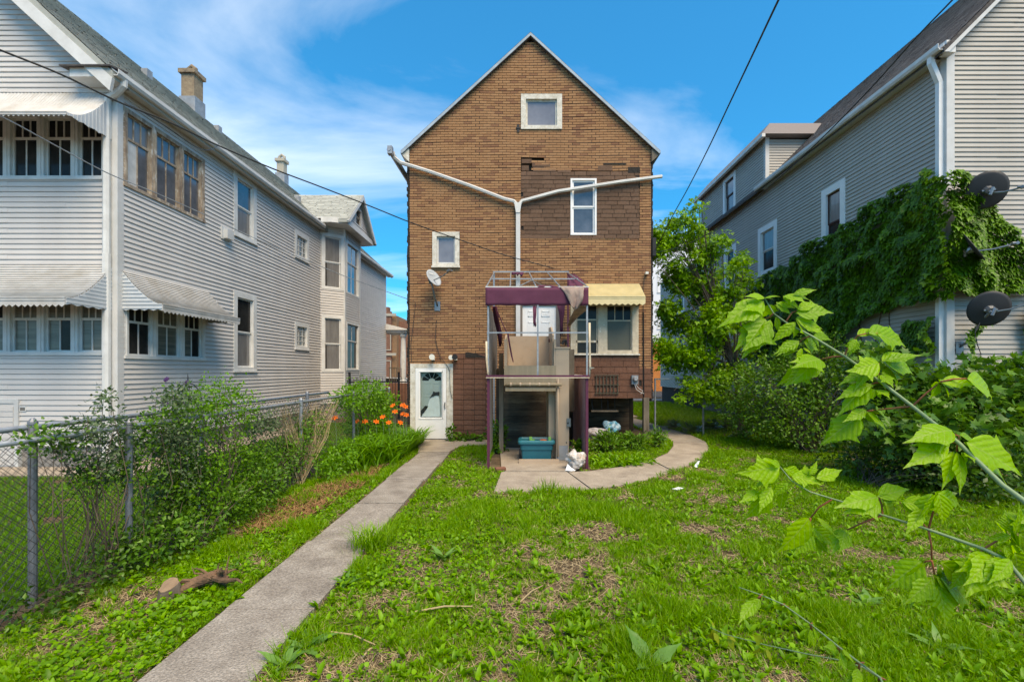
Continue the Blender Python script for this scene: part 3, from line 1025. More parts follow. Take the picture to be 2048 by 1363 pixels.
# metal awnings: curved corrugated top, ribbed cheeks, scalloped valance
def awning(parent, fr, u0, u1, zt, zb, proj, m, mcheek, drop=0.12, ribs='across', n=26, cheeks=(True, True), rib_h=0.022, curve=0.55, scal=0.11, name='awning'):
    """u along wall, d outwards; curved section from (0,zt) to (proj,zb)"""
    def sec(t):
        return proj * (1 - (1 - t) ** (1 + 0.25 * curve)) if False else proj * t, zb + (zt - zb) * ((1 - t) ** (1 + curve))
    top = MB(fr)
    if ribs == 'across':            # corrugations parallel to the wall
        N = n                       # lapped slats: each one's lower edge stands proud of the next
        vs, fs = [], []
        for i in range(N):
            for t, b in ((i / N, 0.0), ((i + 0.96) / N, rib_h)):
                d, z = sec(t)
                vs += [(u0, d + b * 0.7, z + b * 0.7), (u1, d + b * 0.7, z + b * 0.7)]
        for i in range(N * 2 - 1):
            fs.append((2 * i, 2 * i + 1, 2 * i + 3, 2 * i + 2))
        top.add(vs, fs)
    else:                           # corrugations run down the slope
        N = max(4, int((u1 - u0) / 0.07))
        S = 10
        vs, fs = [], []
        for i in range(N * 2 + 1):
            u = u0 + (u1 - u0) * i / (N * 2)
            for j in range(S + 1):
                d, z = sec(j / S)
                vs.append((u, d, z + (rib_h if i % 2 else 0)))
        for i in range(N * 2):
            for j in range(S):
                a = i * (S + 1) + j
                fs.append((a, a + 1, a + S + 2, a + S + 1))
        top.add(vs, fs)
    o = top.build(name, m, parent)
    mod = o.modifiers.new('thick', 'SOLIDIFY')
    mod.thickness = 0.006
    # valance with scallops
    K = max(3, round((u1 - u0) / scal))
    pts = [(u0, zb + 0.02)]
    low = []
    for i in range(K * 4 + 1):
        u = u0 + (u1 - u0) * i / (K * 4)
        low.append((u, zb - drop + 0.022 * math.cos(2 * math.pi * i / 4) - 0.01))
    v = MB(fr)
    vs = [(u, proj + 0.004, zb + 0.02) for u, _ in low] + [(u, proj + 0.006, z) for u, z in low]
    L = len(low)
    v.add(vs, [(i, i + 1, L + i + 1, L + i) for i in range(L - 1)])
    vv = v.build('valance', m, o)
    vv.modifiers.new('thick', 'SOLIDIFY').thickness = 0.006
    rl = MB(fr)
    for zz in (0.0, 0.045):
        rl.box(u0, u1, proj + 0.005, proj + 0.02, zb + 0.01 - zz - 0.012, zb + 0.01 - zz)
    rl.build('edge_strip', m, o)
    for side, uu in ((0, u0), (1, u1)):
        if not cheeks[side]:
            continue
        c = MB(fr)
        N = 9
        vs, fs = [], []
        for j in range(N + 1):
            d, z = sec(j / N)
            vs += [(uu, d, z), (uu, d, zb - drop * 0.8 + 0.015 * math.cos(j * math.pi))]
        for j in range(N):
            fs.append((2 * j, 2 * j + 1, 2 * j + 3, 2 * j + 2))
        c.add(vs, fs)
        q = c.build('cheek', mcheek, o)
        q.modifiers.new('thick', 'SOLIDIFY').thickness = 0.006
        rb = MB(fr)
        sg = -0.012 if side == 0 else 0.012
        if ribs == 'across':
            z = zb - drop * 0.6
            while z < zt - 0.05:
                t = 1 - max(0, (z - zb) / (zt - zb)) ** (1 / (1 + curve)) if z > zb else 1
                if proj * t > 0.05:
                    rb.box(min(uu, uu + sg), max(uu, uu + sg), 0.0, proj * t - 0.01, z, z + 0.022)
                z += 0.075
        else:
            d = 0.04
            while d < proj - 0.03:
                zz = zb + (zt - zb) * ((1 - d / proj) ** (1 + curve))
                rb.box(min(uu, uu + sg), max(uu, uu + sg), d, d + 0.02, zb - drop * 0.8, zz - 0.01)
                d += 0.075
        rb.build('cheek_ribs', mcheek, q)['kind'] = 'stuff'
    return o


awning(left, lr, -11.75, -8.2, 7.53, 6.62, 0.92, 'white_awning', 'blue_awning', drop=0.05, ribs='down', curve=0.75, scal=0.09, cheeks=(True, True))
awning(left, lr, -11.75, -8.2, 4.07, 3.26, 0.95, 'white_awning', 'blue_awning', drop=0.13, curve=0.7, n=22)
awning(left, ls, 9.24, 11.78, 3.99, 3.29, 0.83, 'white_awning', 'blue_awning', drop=0.13, curve=0.55, n=20)

# two-storey bay
bay = thing('bay', '', '', (-7.7, 19.9, 0))
bay.parent = left
bay.location = V((-7.7, 19.9, 0)) - V(left.location)
for k_ in ('label', 'category'):
    if k_ in bay:
        del bay[k_]
la = math.hypot(0.75, 0.65)
fa = wallfr(-8.1, 18.4, 0.75 / la, 0.65 / la, 0.65 / la, -0.75 / la)
fb = wallfr(-7.35, 19.05, 0, 1, 1, 0)
fc = wallfr(-7.35, 20.8, -0.75 / la, 0.65 / la, 0.65 / la, 0.75 / la)
bm = MB().sheet([(-8.2, 18.55), (-8.02, 18.55), (-7.45, 19.1), (-7.45, 20.75), (-8.02, 21.3), (-8.2, 21.3)], 0.1, 7.95)
bm.build('bay_core', 'wall_core', bay)
MB().sheet([(-8.1, 18.42), (-7.38, 19.06), (-7.38, 20.78), (-8.1, 21.4)], 0.0, 0.6).build('bay_foundation', 'foundation', bay)
AW = [(0.05, 0.94, 5.28, 7.55), (0.05, 0.94, 1.9, 4.22)]
BW = [(0.12, 1.62, 5.22, 7.45), (0.12, 1.62, 1.95, 4.05)]
siding(bay, fa, 'fa', 0.0, la, 0.6, 7.85, grow(AW), 'vinyl_pale', joined='angled_siding')
siding(bay, fb, 'fb', 0.0, 1.75, 0.6, 7.85, grow(BW), 'vinyl_pale', joined='face_siding')
siding(bay, fc, 'fc', 0.0, la, 0.6, 7.85, [], 'vinyl_pale', joined='far_siding')
for (x, y) in ((-7.35, 19.05), (-7.35, 20.8)):
    MB().box(x - 0.07, x + 0.03, y - 0.05, y + 0.05, 0.6, 7.86).build('corner_board', 'trim_grey', bay)
for q in AW:
    window(fa, *q, left, glass=('pane_curtain', 'pane_curtain'), casing=0.12, sill=False)
for q in BW:
    window(fb, *q, left, glass=('pane_sky', 'pane_sky') if q[2] > 4 else ('pane_dark', 'pane_dark'), casing=0.1, up=2, low=2, split=0.62, sill=False)
# bay cornice, pediment and roof
MB().sheet([(-8.1, 18.05), (-7.5, 18.05), (-6.95, 18.3), (-6.95, 21.55), (-8.1, 21.8)], 7.85, 8.05).build('cornice', 'trim_white', bay)
pf = side_r(-7.10)
siding(bay, pf, 'pf', lambda z: 18.35 + (z - 8.05) * 1.03, lambda z: 21.45 - (z - 8.05) * 1.03, 8.05, 9.42, [(19.55, 20.25, 8.3, 9.0)], 'vinyl_pale', joined='pediment_siding')
MB().add([(-7.2, 18.4, 8.05), (-7.2, 21.4, 8.05), (-7.2, 19.9, 9.5), (-8.6, 18.4, 8.05), (-8.6, 21.4, 8.05), (-8.6, 19.9, 9.5)], [(0, 1, 2), (3, 5, 4), (0, 2, 5, 3), (1, 4, 5, 2), (0, 3, 4, 1)]).build('pediment_core', 'wall_core', bay)
window(pf, 19.5, 20.3, 8.25, 9.05, left, mc='trim_grey', ms='old_wood_frame', glass=('pane_dark', 'pane_dark'), casing=0.08, sill=False)
br = MB()
for sg in (1, -1):
    ye = 19.9 - sg * 1.75
    br.add([(-6.85, ye, 7.98), (-11.2, ye, 7.98), (-11.2, 19.9, 9.62), (-6.85, 19.9, 9.62), (-6.85, ye, 7.88), (-11.2, ye, 7.88), (-11.2, 19.9, 9.52), (-6.85, 19.9, 9.52)],
           [(0, 1, 2, 3), (7, 6, 5, 4), (0, 4, 5, 1), (3, 2, 6, 7), (0, 3, 7, 4), (1, 5, 6, 2)])
bro = br.build('bay_roof', 'roof_green', left)
hb = math.hypot(1.75, 1.64)
shingle_rows(bro, (-11.0, 18.15, 7.985), (1, 0, 0), (0, 1.75 / hb, 1.64 / hb), (0, -1.64 / hb, 1.75 / hb), 4.15, hb, 'roof_green')
rk = MB(side_r(-6.86))
for sg in (1, -1):
    rk.prism([(19.9 - sg * 1.78, 7.95), (19.9, 9.62), (19.9, 9.42), (19.9 - sg * 1.6, 7.92)], -0.05, 0.015)
rk.build('rake_board', 'trim_white', bay)
MB().box(-8.35, -7.92, 18.05, 18.15, 7.88, 8.0).build('bay_gutter', 'trim_white', bay)

# chimneys
for (yc, w_, zt_, mm) in ((16.5, 0.23, 12.72, 'chimney_tan'), (22.7, 0.17, 12.45, 'limestone')):
    ch = MB().box(RIDX - w_ + 0.1, RIDX + w_ + 0.1, yc - w_, yc + w_, RIDZ - 0.8, zt_ - 0.14)
    cho = ch.build('chimney', mm, left)
    MB().box(RIDX - w_ + 0.03, RIDX + w_ + 0.17, yc - w_ - 0.07, yc + w_ + 0.07, zt_ - 0.14, zt_).build('cap', mm, cho)
    MB().box(RIDX - w_ + 0.04, RIDX + w_ + 0.16, yc - w_ - 0.04, yc + w_ + 0.04, RIDZ - 0.8, RIDZ + 0.32).build('flashing', 'flashing', cho)
    if w_ < 0.3:
        MB().tube([(RIDX - 0.02, yc, zt_), (RIDX - 0.02, yc, zt_ + 0.15), (RIDX + 0.1, yc, zt_ + 0.25), (RIDX + 0.22, yc, zt_ + 0.15), (RIDX + 0.22, yc, zt_)], 0.075, 8).build('chimney_pot', mm, cho)
    else:
        MB().lathe((RIDX + 0.1, yc, zt_), [(0.1, 0), (0.09, 0.09)], 10).build('flue', mm, cho)
for yv, tt in ((13.4, 2.9), (17.0, 3.2), (19.0, 1.2)):
    zz = LZ + 0.92 * tt
    MB().box(LX - tt - 0.09, LX - tt + 0.09, yv - 0.1, yv + 0.1, zz - 0.05, zz + 0.28).build('roof_vent', 'flashing', left)
# front porch of the pale house, far down the side
po = MB()
po.box(-8.3, -6.9, 27.45, 29.3, 4.25, 4.4).add([(-8.6, 27.3, 4.4), (-6.6, 27.3, 4.4), (-6.6, 29.5, 4.4), (-8.6, 29.5, 4.4), (-8.6, 27.3, 4.9), (-8.4, 29.5, 4.9)], [(0, 1, 2, 3), (0, 4, 1), (1, 4, 5, 2), (3, 5, 4, 0), (2, 5, 3)])
poo = po.build('porch_roof', 'trim_white', left)
MB().lathe((-7.15, 27.75, 1.2), [(0.22, 0), (0.22, 0.15), (0.16, 0.2), (0.17, 1.5), (0.13, 2.75), (0.2, 2.85), (0.2, 3.05)], 14).build('porch_column', 'trim_white', left)
MB().box(-8.3, -6.85, 27.45, 29.3, 0, 1.2).build('porch_base', 'far_brick', left)
rlm = MB()
for k in range(8):
    rlm.box(-7.95 + k * 0.1, -7.92 + k * 0.1, 27.6, 27.64, 1.2, 2.1)
rlm.box(-8.0, -7.3, 27.58, 27.66, 2.1, 2.16)
rlm.build('porch_railing', 'post_wood', left)

# ================================================================== taupe house on the right
RX, RY = 9.02, 9.63
RZ = 8.80
right = thing('taupe_house', 'taupe vinyl sided house with white trim and ivy on its wall', 'house', (13, 14, 0))
rr, rs = rear(RY), side_l(RX)
W2 = 8.6
SLR = 1.0
RRX, RRZ = RX + W2 / 2, RZ + SLR * W2 / 2
w = MB()
w.box(RX + 0.09, RX + W2, RY + 0.09, 22.7, 0.0, RZ)
w.add([(RX + 0.09, RY + 0.09, RZ), (RX + W2, RY + 0.09, RZ), (RRX, RY + 0.09, RRZ - 0.1), (RX + 0.09, 22.7, RZ), (RX + W2, 22.7, RZ), (RRX, 22.7, RRZ - 0.1)],
      [(0, 1, 2), (3, 5, 4), (1, 4, 5, 2), (0, 2, 5, 3)])
w.box(RX + 0.09, RX + W2, 22.7, 29.3, 0, 7.6)
w.box(RX + 0.09, RX + 3.0, 16.85, 22.7, RZ, 10.5)
w.build('wall', 'wall_core', right)
MB().box(RX + 0.03, RX + W2, RY + 0.03, 22.6, 0, 1.9).build('foundation', 'foundation', right)
RW1 = (12.61, 13.6, 5.2, 7.3)
RW2 = (15.97, 17.24, 5.5, 7.28)
RW3 = (19.04, 20.2, 8.75, 10.36)
RW4 = (13.0, 13.9, 2.75, 3.7)
RW5 = (16.0, 17.1, 2.0, 3.6)
RW6 = (19.0, 20.1, 5.5, 7.28)
RW7 = (19.5, 20.4, 2.4, 4.0)
ro_ = [RW1, RW2, RW4, RW5, RW6, RW7]
siding(right, rr, 'rr', RX + 0.02, RX + W2, 1.9, RZ, [], 'vinyl_taupe', exp=0.1015)
siding(right, rr, 'rr', lambda z: RX + (z - RZ) / SLR + 0.05, lambda z: RX + W2 - (z - RZ) / SLR - 0.05, RZ, RRZ - 0.25, [], 'vinyl_taupe', exp=0.1015)
siding(right, rs, 'rs', RY + 0.02, 22.7, 0.95, RZ, grow(ro_), 'vinyl_taupe', exp=0.1015)
siding(right, rs, 'rs', 16.75, 22.7, RZ, 10.55, grow([RW3]), 'vinyl_taupe', exp=0.1015, joined='dormer_siding')
siding(right, rs, 'rs', 22.72, 29.3, 0.95, 7.6, [(25, 26.1, 5.2, 7.0), (25, 26.1, 2.2, 4.0)], 'vinyl_taupe', exp=0.1015, joined='front_wall_siding')
for q in ((25, 26.1, 5.2, 7.0), (25, 26.1, 2.2, 4.0)):
    window(rs, *q, right, mc='trim_bright', glass=('pane_dark', 'pane_dark'), casing=0.14)
MB().box(RX - 0.028, RX + 0.14, RY - 0.028, RY + 0.12, 1.9, RZ).build('corner_board', 'trim_grey', right)
MB(rs).box(15.2, 15.75, 0.0, 0.03, 0.25, 0.8).build('basement_window', 'pane_dark', right)
mat('dark_red_wood', (0.075, 0.028, 0.022), rough=0.6)
window(rs, *RW1, right, mc='trim_bright', ms='dark_red_wood', glass=('pane_curtain', 'pane_dark'), casing=0.2)
window(rs, *RW2, right, mc='trim_bright', ms='trim_white', glass=('pane_curtain', 'pane_dark'), casing=0.2)
window(rs, *RW3, right, mc='trim_bright', ms='dark_red_wood', glass=('pane_sky', 'pane_sky'), casing=0.17)
window(rs, *RW4, right, mc='trim_bright', glass=('pane_dark', 'pane_dark'), casing=0.12, up=2)
window(rs, *RW5, right, mc='trim_bright', glass=('pane_dark', 'pane_dark'), casing=0.16)
window(rs, *RW6, right, mc='trim_bright', glass=('pane_dark', 'pane_dark'), casing=0.2)
window(rs, *RW7, right, mc='trim_bright', glass=('pane_dark', 'pane_dark'), casing=0.16)
# dormer side facing the rear yard
df = rear(16.75)
siding(right, df, 'df', lambda z: RX + 0.02, lambda z: RX + 0.05 + (10.55 - RZ) / SLR + 0.0, RZ + 0.05, 10.45, [], 'vinyl_taupe', exp=0.1015, joined='dormer_cheek_siding')
MB().box(RX - 0.02, RX + 0.12, 16.72, 16.86, RZ - 0.1, 10.55).build('corner_board', 'trim_grey', right)
dr = MB()
yA, yB, zE, zR = 16.45, 23.0, 10.52, 11.35
dr.add([(RX - 0.28, yA, zE), (RX - 0.28, yB, zE), (RX + 3.2, yB, zE), (RX + 3.2, yA, zE), (RX + 0.45, yA + 0.85, zR), (RX + 0.45, yB, zR), (RX + 3.2, yB, zR), (RX + 3.2, yA + 0.85, zR)],
       [(0, 1, 5, 4), (0, 4, 7, 3), (4, 5, 6, 7), (0, 3, 2, 1), (2, 3, 7, 6), (1, 2, 6, 5)])
dr.build('dormer_roof', 'roof_brown', right)
MB().box(RX - 0.30, RX - 0.18, yA - 0.02, yB, zE - 0.12, zE - 0.002).build('dormer_gutter', 'trim_white', right)
MB().tube([(RX - 0.2, 22.9, zE - 0.1), (RX - 0.2, 22.9, zE - 0.35), (RX - 0.06, 22.75, zE - 0.55), (RX - 0.06, 22.75, 6)], 0.05, 6).build('downspout', 'trim_white', right)
# roof
yo0, yo1, ov = RY - 0.22, 23.0, 0.26
hyp = math.sqrt(1 + SLR * SLR)
for sg in (1, -1):
    ex = (RX - ov) if sg > 0 else (RX + W2 + ov)
    ez = RZ - SLR * ov + 0.10
    m_ = MB()
    m_.add([(ex, yo0, ez), (ex, yo1, ez), (RRX, yo1, RRZ + 0.10), (RRX, yo0, RRZ + 0.10), (ex, yo0, ez - 0.1), (ex, yo1, ez - 0.1), (RRX, yo1, RRZ), (RRX, yo0, RRZ)],
           [(0, 1, 2, 3), (7, 6, 5, 4), (0, 4, 5, 1), (3, 2, 6, 7), (0, 3, 7, 4), (1, 5, 6, 2)])
    ro = m_.build('roof', 'roof_dark', right)
    if sg > 0:
        shingle_rows(ro, (ex, yo0, ez + 0.003), (0, 1, 0), (1 / hyp, 0, SLR / hyp), (-SLR / hyp, 0, 1 / hyp), yo1 - yo0, hyp * (W2 / 2 + ov), 'roof_brown',
                     cut=lambda u, s: u > 7.0 and s < 0.5)
    d = MB(rear(yo0))
    d.prism([(ex, ez - 0.102), (RRX, RRZ - 0.002), (RRX, RRZ - 0.10), (ex + sg * 0.1, ez - 0.102)], -0.05, 0.012)
    d.build('rake_board', 'trim_grey', right)
gm = MB(lambda u, d, z: (RX - ov + 0.02 - u, d, RZ - 0.20 + z))
gm.prism([(0, 0), (0.10, 0.0), (0.13, 0.05), (0.13, 0.13), (0.118, 0.13), (0.118, 0.055), (0.092, 0.012), (0.012, 0.012), (0.012, 0.13), (0, 0.13)], yo0 + 0.02, 16.9)
gm.build('gutter', 'trim_white', right)
MB().box(RX - ov + 0.03, RX - 0.005, RY + 0.12, 16.7, RZ - 0.21, RZ - 0.185).build('soffit', 'trim_grey', right)
MB().tube([(RX - ov - 0.03, RY + 0.05, RZ - 0.2), (RX - ov - 0.03, RY + 0.05, RZ - 0.32), (RX - 0.075, RY + 0.09, RZ - 0.72), (RX - 0.075, RY + 0.09, 0.2)], 0.068, 4).build('downspout', 'trim_bright', right)
MB().box(RX - 0.19, RX - 0.0, RY - 0.20, RY - 0.03, RZ - 0.25, RZ + 0.0).build('eave_end', 'trim_white', right)

# ================================================================== brown house in the middle
BY = 12.77
BS = F / BY
brown = thing('brick_house', 'tall gabled house clad in tan faux brick siding, in the middle', 'house', (0.27, 16, 0))
bf = rear(BY)


def bx(x):
    return (x - CX) / BS


def bz(y):
    return CH + (HY - y) / BS


BL, BR = bx(819), bx(1302)
EZ = bz(300)
PX, PZ = bx(1061), bz(72)
SLB = (PZ - EZ) / (PX - bx(806))
w = MB(bf)
w.prism([(BL, 1.22), (BR, 1.22), (BR, EZ - 0.05), (PX, PZ - 0.42), (BL, EZ - 0.05)], -2.0, -0.09)
w.box(BL, 1.45, -2.0, -0.09, 0, 1.22)
w.prism([(BL, 0.0), (BR, 0.0), (BR, EZ - 0.05), (PX, PZ - 0.42), (BL, EZ - 0.05)], -14.5, -2.0)
w.build('wall', 'dark_board', brown)


def brect(x0, y0, x1, y1):
    return (bx(x0), bx(x1), bz(y1), bz(y0))


ATT = brect(1042, 189, 1124, 259)
DH = brect(1141, 357, 1193, 470)
SM = brect(865, 464, 919, 533)
KIT = brect(1141, 600, 1277, 709)
DOOR = brect(821, 726, 906, 880)
UPD = brect(1038, 606, 1120, 745)
PAT1 = brect(1042, 343, 1279, 477)
PAT2 = brect(906, 707, 973, 880)
PAT3 = brect(1130, 708, 1278, 796)
PAT3b = brect(1278, 735, 1303, 796)
VOID = (1.45, 4, -1, 1.22)
brick_open = [ATT, DH, SM, KIT, DOOR, UPD, PAT1, PAT2, PAT3, PAT3b, VOID]

# faux bricks, every brick with its own edges; seams where the panels meet
bk = MB()
fel = MB()
ch_, bw = 0.0722, 0.2175
z = 0.05
k = 0
while z < PZ - 0.2:
    za, zb = z, z + ch_
    zm = (za + zb) / 2
    half = (PZ - 0.06 - zm) / SLB if zm > EZ - 0.1 else 9
    lo, hi = max(BL, PX - half), min(BR, PX + half)
    cuts = [(a, b) for a, b, c, d in brick_open if c < zm < d]
    if zm > bz(343) and zm < bz(318):        # ragged upper edge of the shingle patch
        cuts.append((bx(1042), bx([1088, 1070, 1062][k % 3])))
    panel = k // 5
    for s, t in subtract(lo, hi, cuts):
        def wob(u):
            return 0.009 * math.sin(u * 1.3 + panel * 0.4) + 0.004 * math.sin(u * 4.1 + panel)
        fel.add([bf(s, -0.05, za), bf(t, -0.05, za), bf(t, -0.05, zb), bf(s, -0.05, zb), bf(s, -0.004, za), bf(t, -0.004, za), bf(t, -0.004, zb), bf(s, -0.004, zb)],
                [(4, 5, 6, 7), (0, 1, 5, 4), (1, 2, 6, 5), (2, 3, 7, 6), (3, 0, 4, 7)])
        u = BL - (0.5 * bw if k % 2 else 0) - bw
        first = True
        while u < t:
            a, b = max(u, s), min(u + bw, t)
            ps = ((u / bw + panel * 3) % 6) < 1.0           # a panel seam falls at this brick
            u += bw
            if b - a < 0.02:
                continue
            g0 = 0.004 + (0.008 if ps else 0)
            top = 0.014 if k % 5 == 4 else 0.009
            dd_ = 0.004 * math.sin(a * 0.9 + panel) + 0.004
            a2, b2 = a + g0, b - 0.004
            ja, jb = random.uniform(-0.0015, 0.0015), random.uniform(-0.0015, 0.0015)
            z0_, z1_ = za + 0.006 + wob(a) + ja, zb - top + wob(b) + jb
            z0b, z1b = za + 0.006 + wob(b) + ja, zb - top + wob(a) + jb
            bk.add([bf(a2, -0.006, z0_), bf(b2, -0.006, z0b), bf(b2, -0.006, z1_), bf(a2, -0.006, z1b), bf(a2, dd_, z0_), bf(b2, dd_, z0b), bf(b2, dd_, z1_), bf(a2, dd_, z1b)],
                   [(4, 5, 6, 7), (0, 1, 5, 4), (1, 2, 6, 5), (2, 3, 7, 6), (3, 0, 4, 7)])
    z += ch_
    k += 1
fel.build('felt_backing', 'felt', brown)
o = bk.build('brick_cladding', 'faux_brick', brown)
o['kind'] = 'stuff'
# raw dark edges of the siding at both corners
for sg, xx in ((-1, BL), (1, BR)):
    c = MB(bf)
    zz = 0.0 if sg < 0 else 1.1
    while zz < EZ - 0.15:
        h = random.uniform(0.05, 0.12)
        wd = random.uniform(0.045, 0.085)
        a, b = (xx - wd, xx + 0.004) if sg < 0 else (xx - 0.004, xx + wd * 0.8)
        c.box(a, b, -0.16, random.uniform(-0.012, 0.004), zz, min(zz + h - 0.008, EZ - 0.1))
        zz += h
    c.build('raw_edge', 'felt', brown)


# brown asphalt shingles: each one a piece
SH = {}


def shingles(region, tw, th_, stagger, m, jag=None, skip=None, top_jag=True):
    u0, u1, z0, z1 = region
    n = max(1, round((z1 - z0) / th_))
    e = (z1 - z0) / n
    MB(bf).box(u0 + 0.002, u1 - 0.002, -0.05, -0.010, z0 + 0.002, z1 - 0.002).build('patch_backing', 'felt', brown) if skip is None else None
    for r_ in range(n):
        za = z0 + r_ * e
        off = (r_ % 2) * 0.5 * tw * stagger + (0.07 * math.sin(r_ * 2.3) if stagger else 0)
        u = u0 - off
        while u < u1 - 0.01:
            a, b = max(u, u0), min(u + tw, u1)
            u += tw
            if b - a < 0.03:
                continue
            if skip and any(a < q[1] - 0.02 and b > q[0] + 0.02 and q[2] < za + e / 2 < q[3] for q in skip):
                for s, t in subtract(a, b, [(q[0], q[1]) for q in skip if q[2] < za + e / 2 < q[3]]):
                    put(s, t, za, e, m)
                continue
            put(a, b, za, e, m)


def put(a, b, za, e, m):
    L_ = round((b - a) / 0.01) * 0.01
    key = (L_, round(e, 3), m)
    if key not in SH:
        q = MB(lambda u, d, z: (u, -d, z))
        q.add([(0.004, -0.008, 0.003), (L_ - 0.004, -0.008, 0.003), (L_ - 0.004, -0.008, e), (0.004, -0.008, e), (0.004, 0.010, 0.003), (L_ - 0.004, 0.010, 0.003), (L_ - 0.004, 0.001, e), (0.004, 0.001, e)],
              [(4, 5, 6, 7), (0, 1, 5, 4), (1, 2, 6, 5), (2, 3, 7, 6), (3, 0, 4, 7)])
        SH[key] = q.mesh('shingle', m)
    o = place('shingle', SH[key], bf(a, random.uniform(0, 0.004), za + random.uniform(-0.003, 0.003)), brown)
    o.rotation_euler = (0, random.uniform(-0.008, 0.008), 0)


for q in ((PAT1[0] + 0.002, DH[0], PAT1[2] + 0.002, PAT1[3]), (DH[1], PAT1[1] - 0.002, PAT1[2] + 0.002, PAT1[3]), (DH[0] + 0.001, DH[1] - 0.001, PAT1[2] + 0.002, DH[2] + 0.03), (DH[0] + 0.001, DH[1] - 0.001, DH[3] - 0.03, PAT1[3]),
          (PAT2[0], PAT2[1], 0.02, PAT2[3]), (PAT3[0], PAT3[1] - 0.002, PAT3[2], PAT3[3]), (PAT3b[0] + 0.002, PAT3b[1], PAT3b[2], PAT3b[3])):
    MB(bf).box(q[0], q[1], -0.05, -0.012, q[2], q[3]).build('patch_backing', 'felt', brown)
shingles(PAT1, 0.335, 0.119, 1, 'brown_shingle', skip=[(DH[0], DH[1], DH[2], DH[3])])
for (x0, x1, y0, y1) in ((1043, 1064, 318, 327), (1064, 1100, 325, 334), (1043, 1058, 331, 342), (1066, 1112, 333, 343), (1115, 1142, 336, 345), (1196, 1225, 331, 342)):
    put(bx(x0), bx(x1), bz(y1), (y1 - y0) / BS, 'brown_shingle')
for (x0, x1, y0, y1) in ((1256, 1280, 334, 346), (1207, 1252, 326, 329.5), (1271, 1279, 351, 357)):
    MB(bf).box(bx(x0), bx(x1), -0.01, 0.008, bz(y1), bz(y0)).build('tar_paper', 'felt', brown)
shingles(PAT2, bx(928.5) - bx(907), 0.141, 0, 'red_shingle', skip=[])
MB(bf).prism([(bx(931), bz(714.5)), (bx(971), bz(714.5)), (bx(971), bz(713)), (bx(950), bz(706)), (bx(938), bz(704)), (bx(931), bz(704))], -0.01, 0.022).build('torn_hole', 'felt', brown)
shingles(PAT3, 0.35, 0.17, 1, 'red_shingle', skip=[])
shingles(PAT3b, 0.35, 0.17, 1, 'red_shingle', skip=[])

# roof slabs, rake trim, eaves
YF, YB = BY - 0.09, 27.5
for sg in (-1, 1):
    ex = bx(803) if sg < 0 else bx(1319)
    ez = bz(304)
    zt = PZ + 0.05
    m_ = MB()
    m_.add([(ex, YF, ez), (ex, YB, ez), (PX, YB, zt), (PX, YF, zt), (ex, YF, ez - 0.09), (ex, YB, ez - 0.09), (PX, YB, zt - 0.12), (PX, YF, zt - 0.12)],
           [(0, 1, 2, 3), (7, 6, 5, 4), (0, 4, 5, 1), (3, 2, 6, 7), (0, 3, 7, 4), (1, 5, 6, 2)])
    m_.build('roof', 'roof_dark', brown)
    rb = MB(rear(YF))
    rb.prism([(ex, ez - 0.03), (PX, zt - 0.035), (PX, zt - 0.115), (ex - sg * 0.03, ez - 0.10)], 0.0, 0.03)
    rb.build('rake_board', 'bluegrey_trim', brown)
    wx = BL if sg < 0 else BR
    sf = MB()
    sf.add([(ex - sg * 0.02, YF + 0.02, ez - 0.10), (wx, YF + 0.02, ez - 0.30), (wx, YF + 0.02, ez - 0.05 + 0.12), (ex - sg * 0.02, YB, ez - 0.10), (wx, YB, ez - 0.30), (wx, YB, ez + 0.07)],
           [(0, 1, 2), (3, 5, 4), (0, 3, 4, 1), (1, 4, 5, 2), (2, 5, 3, 0)])
    sf.build('soffit', 'peeling_white' if sg < 0 else 'post_wood', brown)

# windows
window(bf, *ATT, brown, mc='peeling_white', ms='peeling_white', glass=('pane_attic',), casing=0.14, single=True, sill=False)
window(bf, *DH, brown, mc='trim_bright', ms='trim_bright', glass=('pane_sky', 'pane_sky'), casing=0.05, sill=False, proud=0.02)
window(bf, *SM, brown, mc='peeling_white', ms='trim_grey', glass=('pane_attic',), casing=0.12, single=True)
# kitchen windows: two sashes in one cream frame
kw = MB(bf)
kx = [bx(1141), bx(1152), bx(1196), bx(1213), bx(1264), bx(1276.5)]
zb_, zt_ = bz(708), bz(600)
for a, b in ((0, 1), (2, 3), (4, 5)):
    kw.box(kx[a], kx[b], -0.09, 0.03 if a != 4 else 0.04, zb_, zt_)
for a, b in ((1, 2), (3, 4)):
    kw.box(kx[a], kx[b], -0.09, 0.025, zb_, bz(700) if a == 3 else bz(706))
    kw.box(kx[a], kx[b], -0.09, 0.025, bz(612), zt_)
kwo = kw.build('double_window', 'peeling_cream', brown)
MB(bf).box(kx[0] - 0.04, kx[5] + 0.03, 0.0, 0.07, bz(710), bz(707.2)).build('sill', 'peeling_white', kwo)
ks = MB(bf)
for (a, b, zl, zh) in ((kx[1], kx[2], bz(706), bz(683)), (kx[1], kx[2], bz(681), bz(612)), (kx[3], kx[4], bz(700), bz(612))):
    pass
ks.box(kx[1], kx[2], -0.06, -0.02, bz(684.5), bz(680.5)).box(kx[1], kx[1] + 0.04, -0.06, -0.02, bz(706), bz(612)).box(kx[2] - 0.04, kx[2], -0.06, -0.02, bz(706), bz(612))
ks.box(kx[1] + 0.04, kx[2] - 0.04, -0.06, -0.02, bz(640.5), bz(637.5))
ks.box(kx[3], kx[3] + 0.03, -0.06, -0.02, bz(700), bz(612)).box(kx[4] - 0.03, kx[4], -0.06, -0.02, bz(700), bz(612)).box(kx[3] + 0.03, kx[4] - 0.03, -0.06, -0.02, bz(642), bz(639.5))
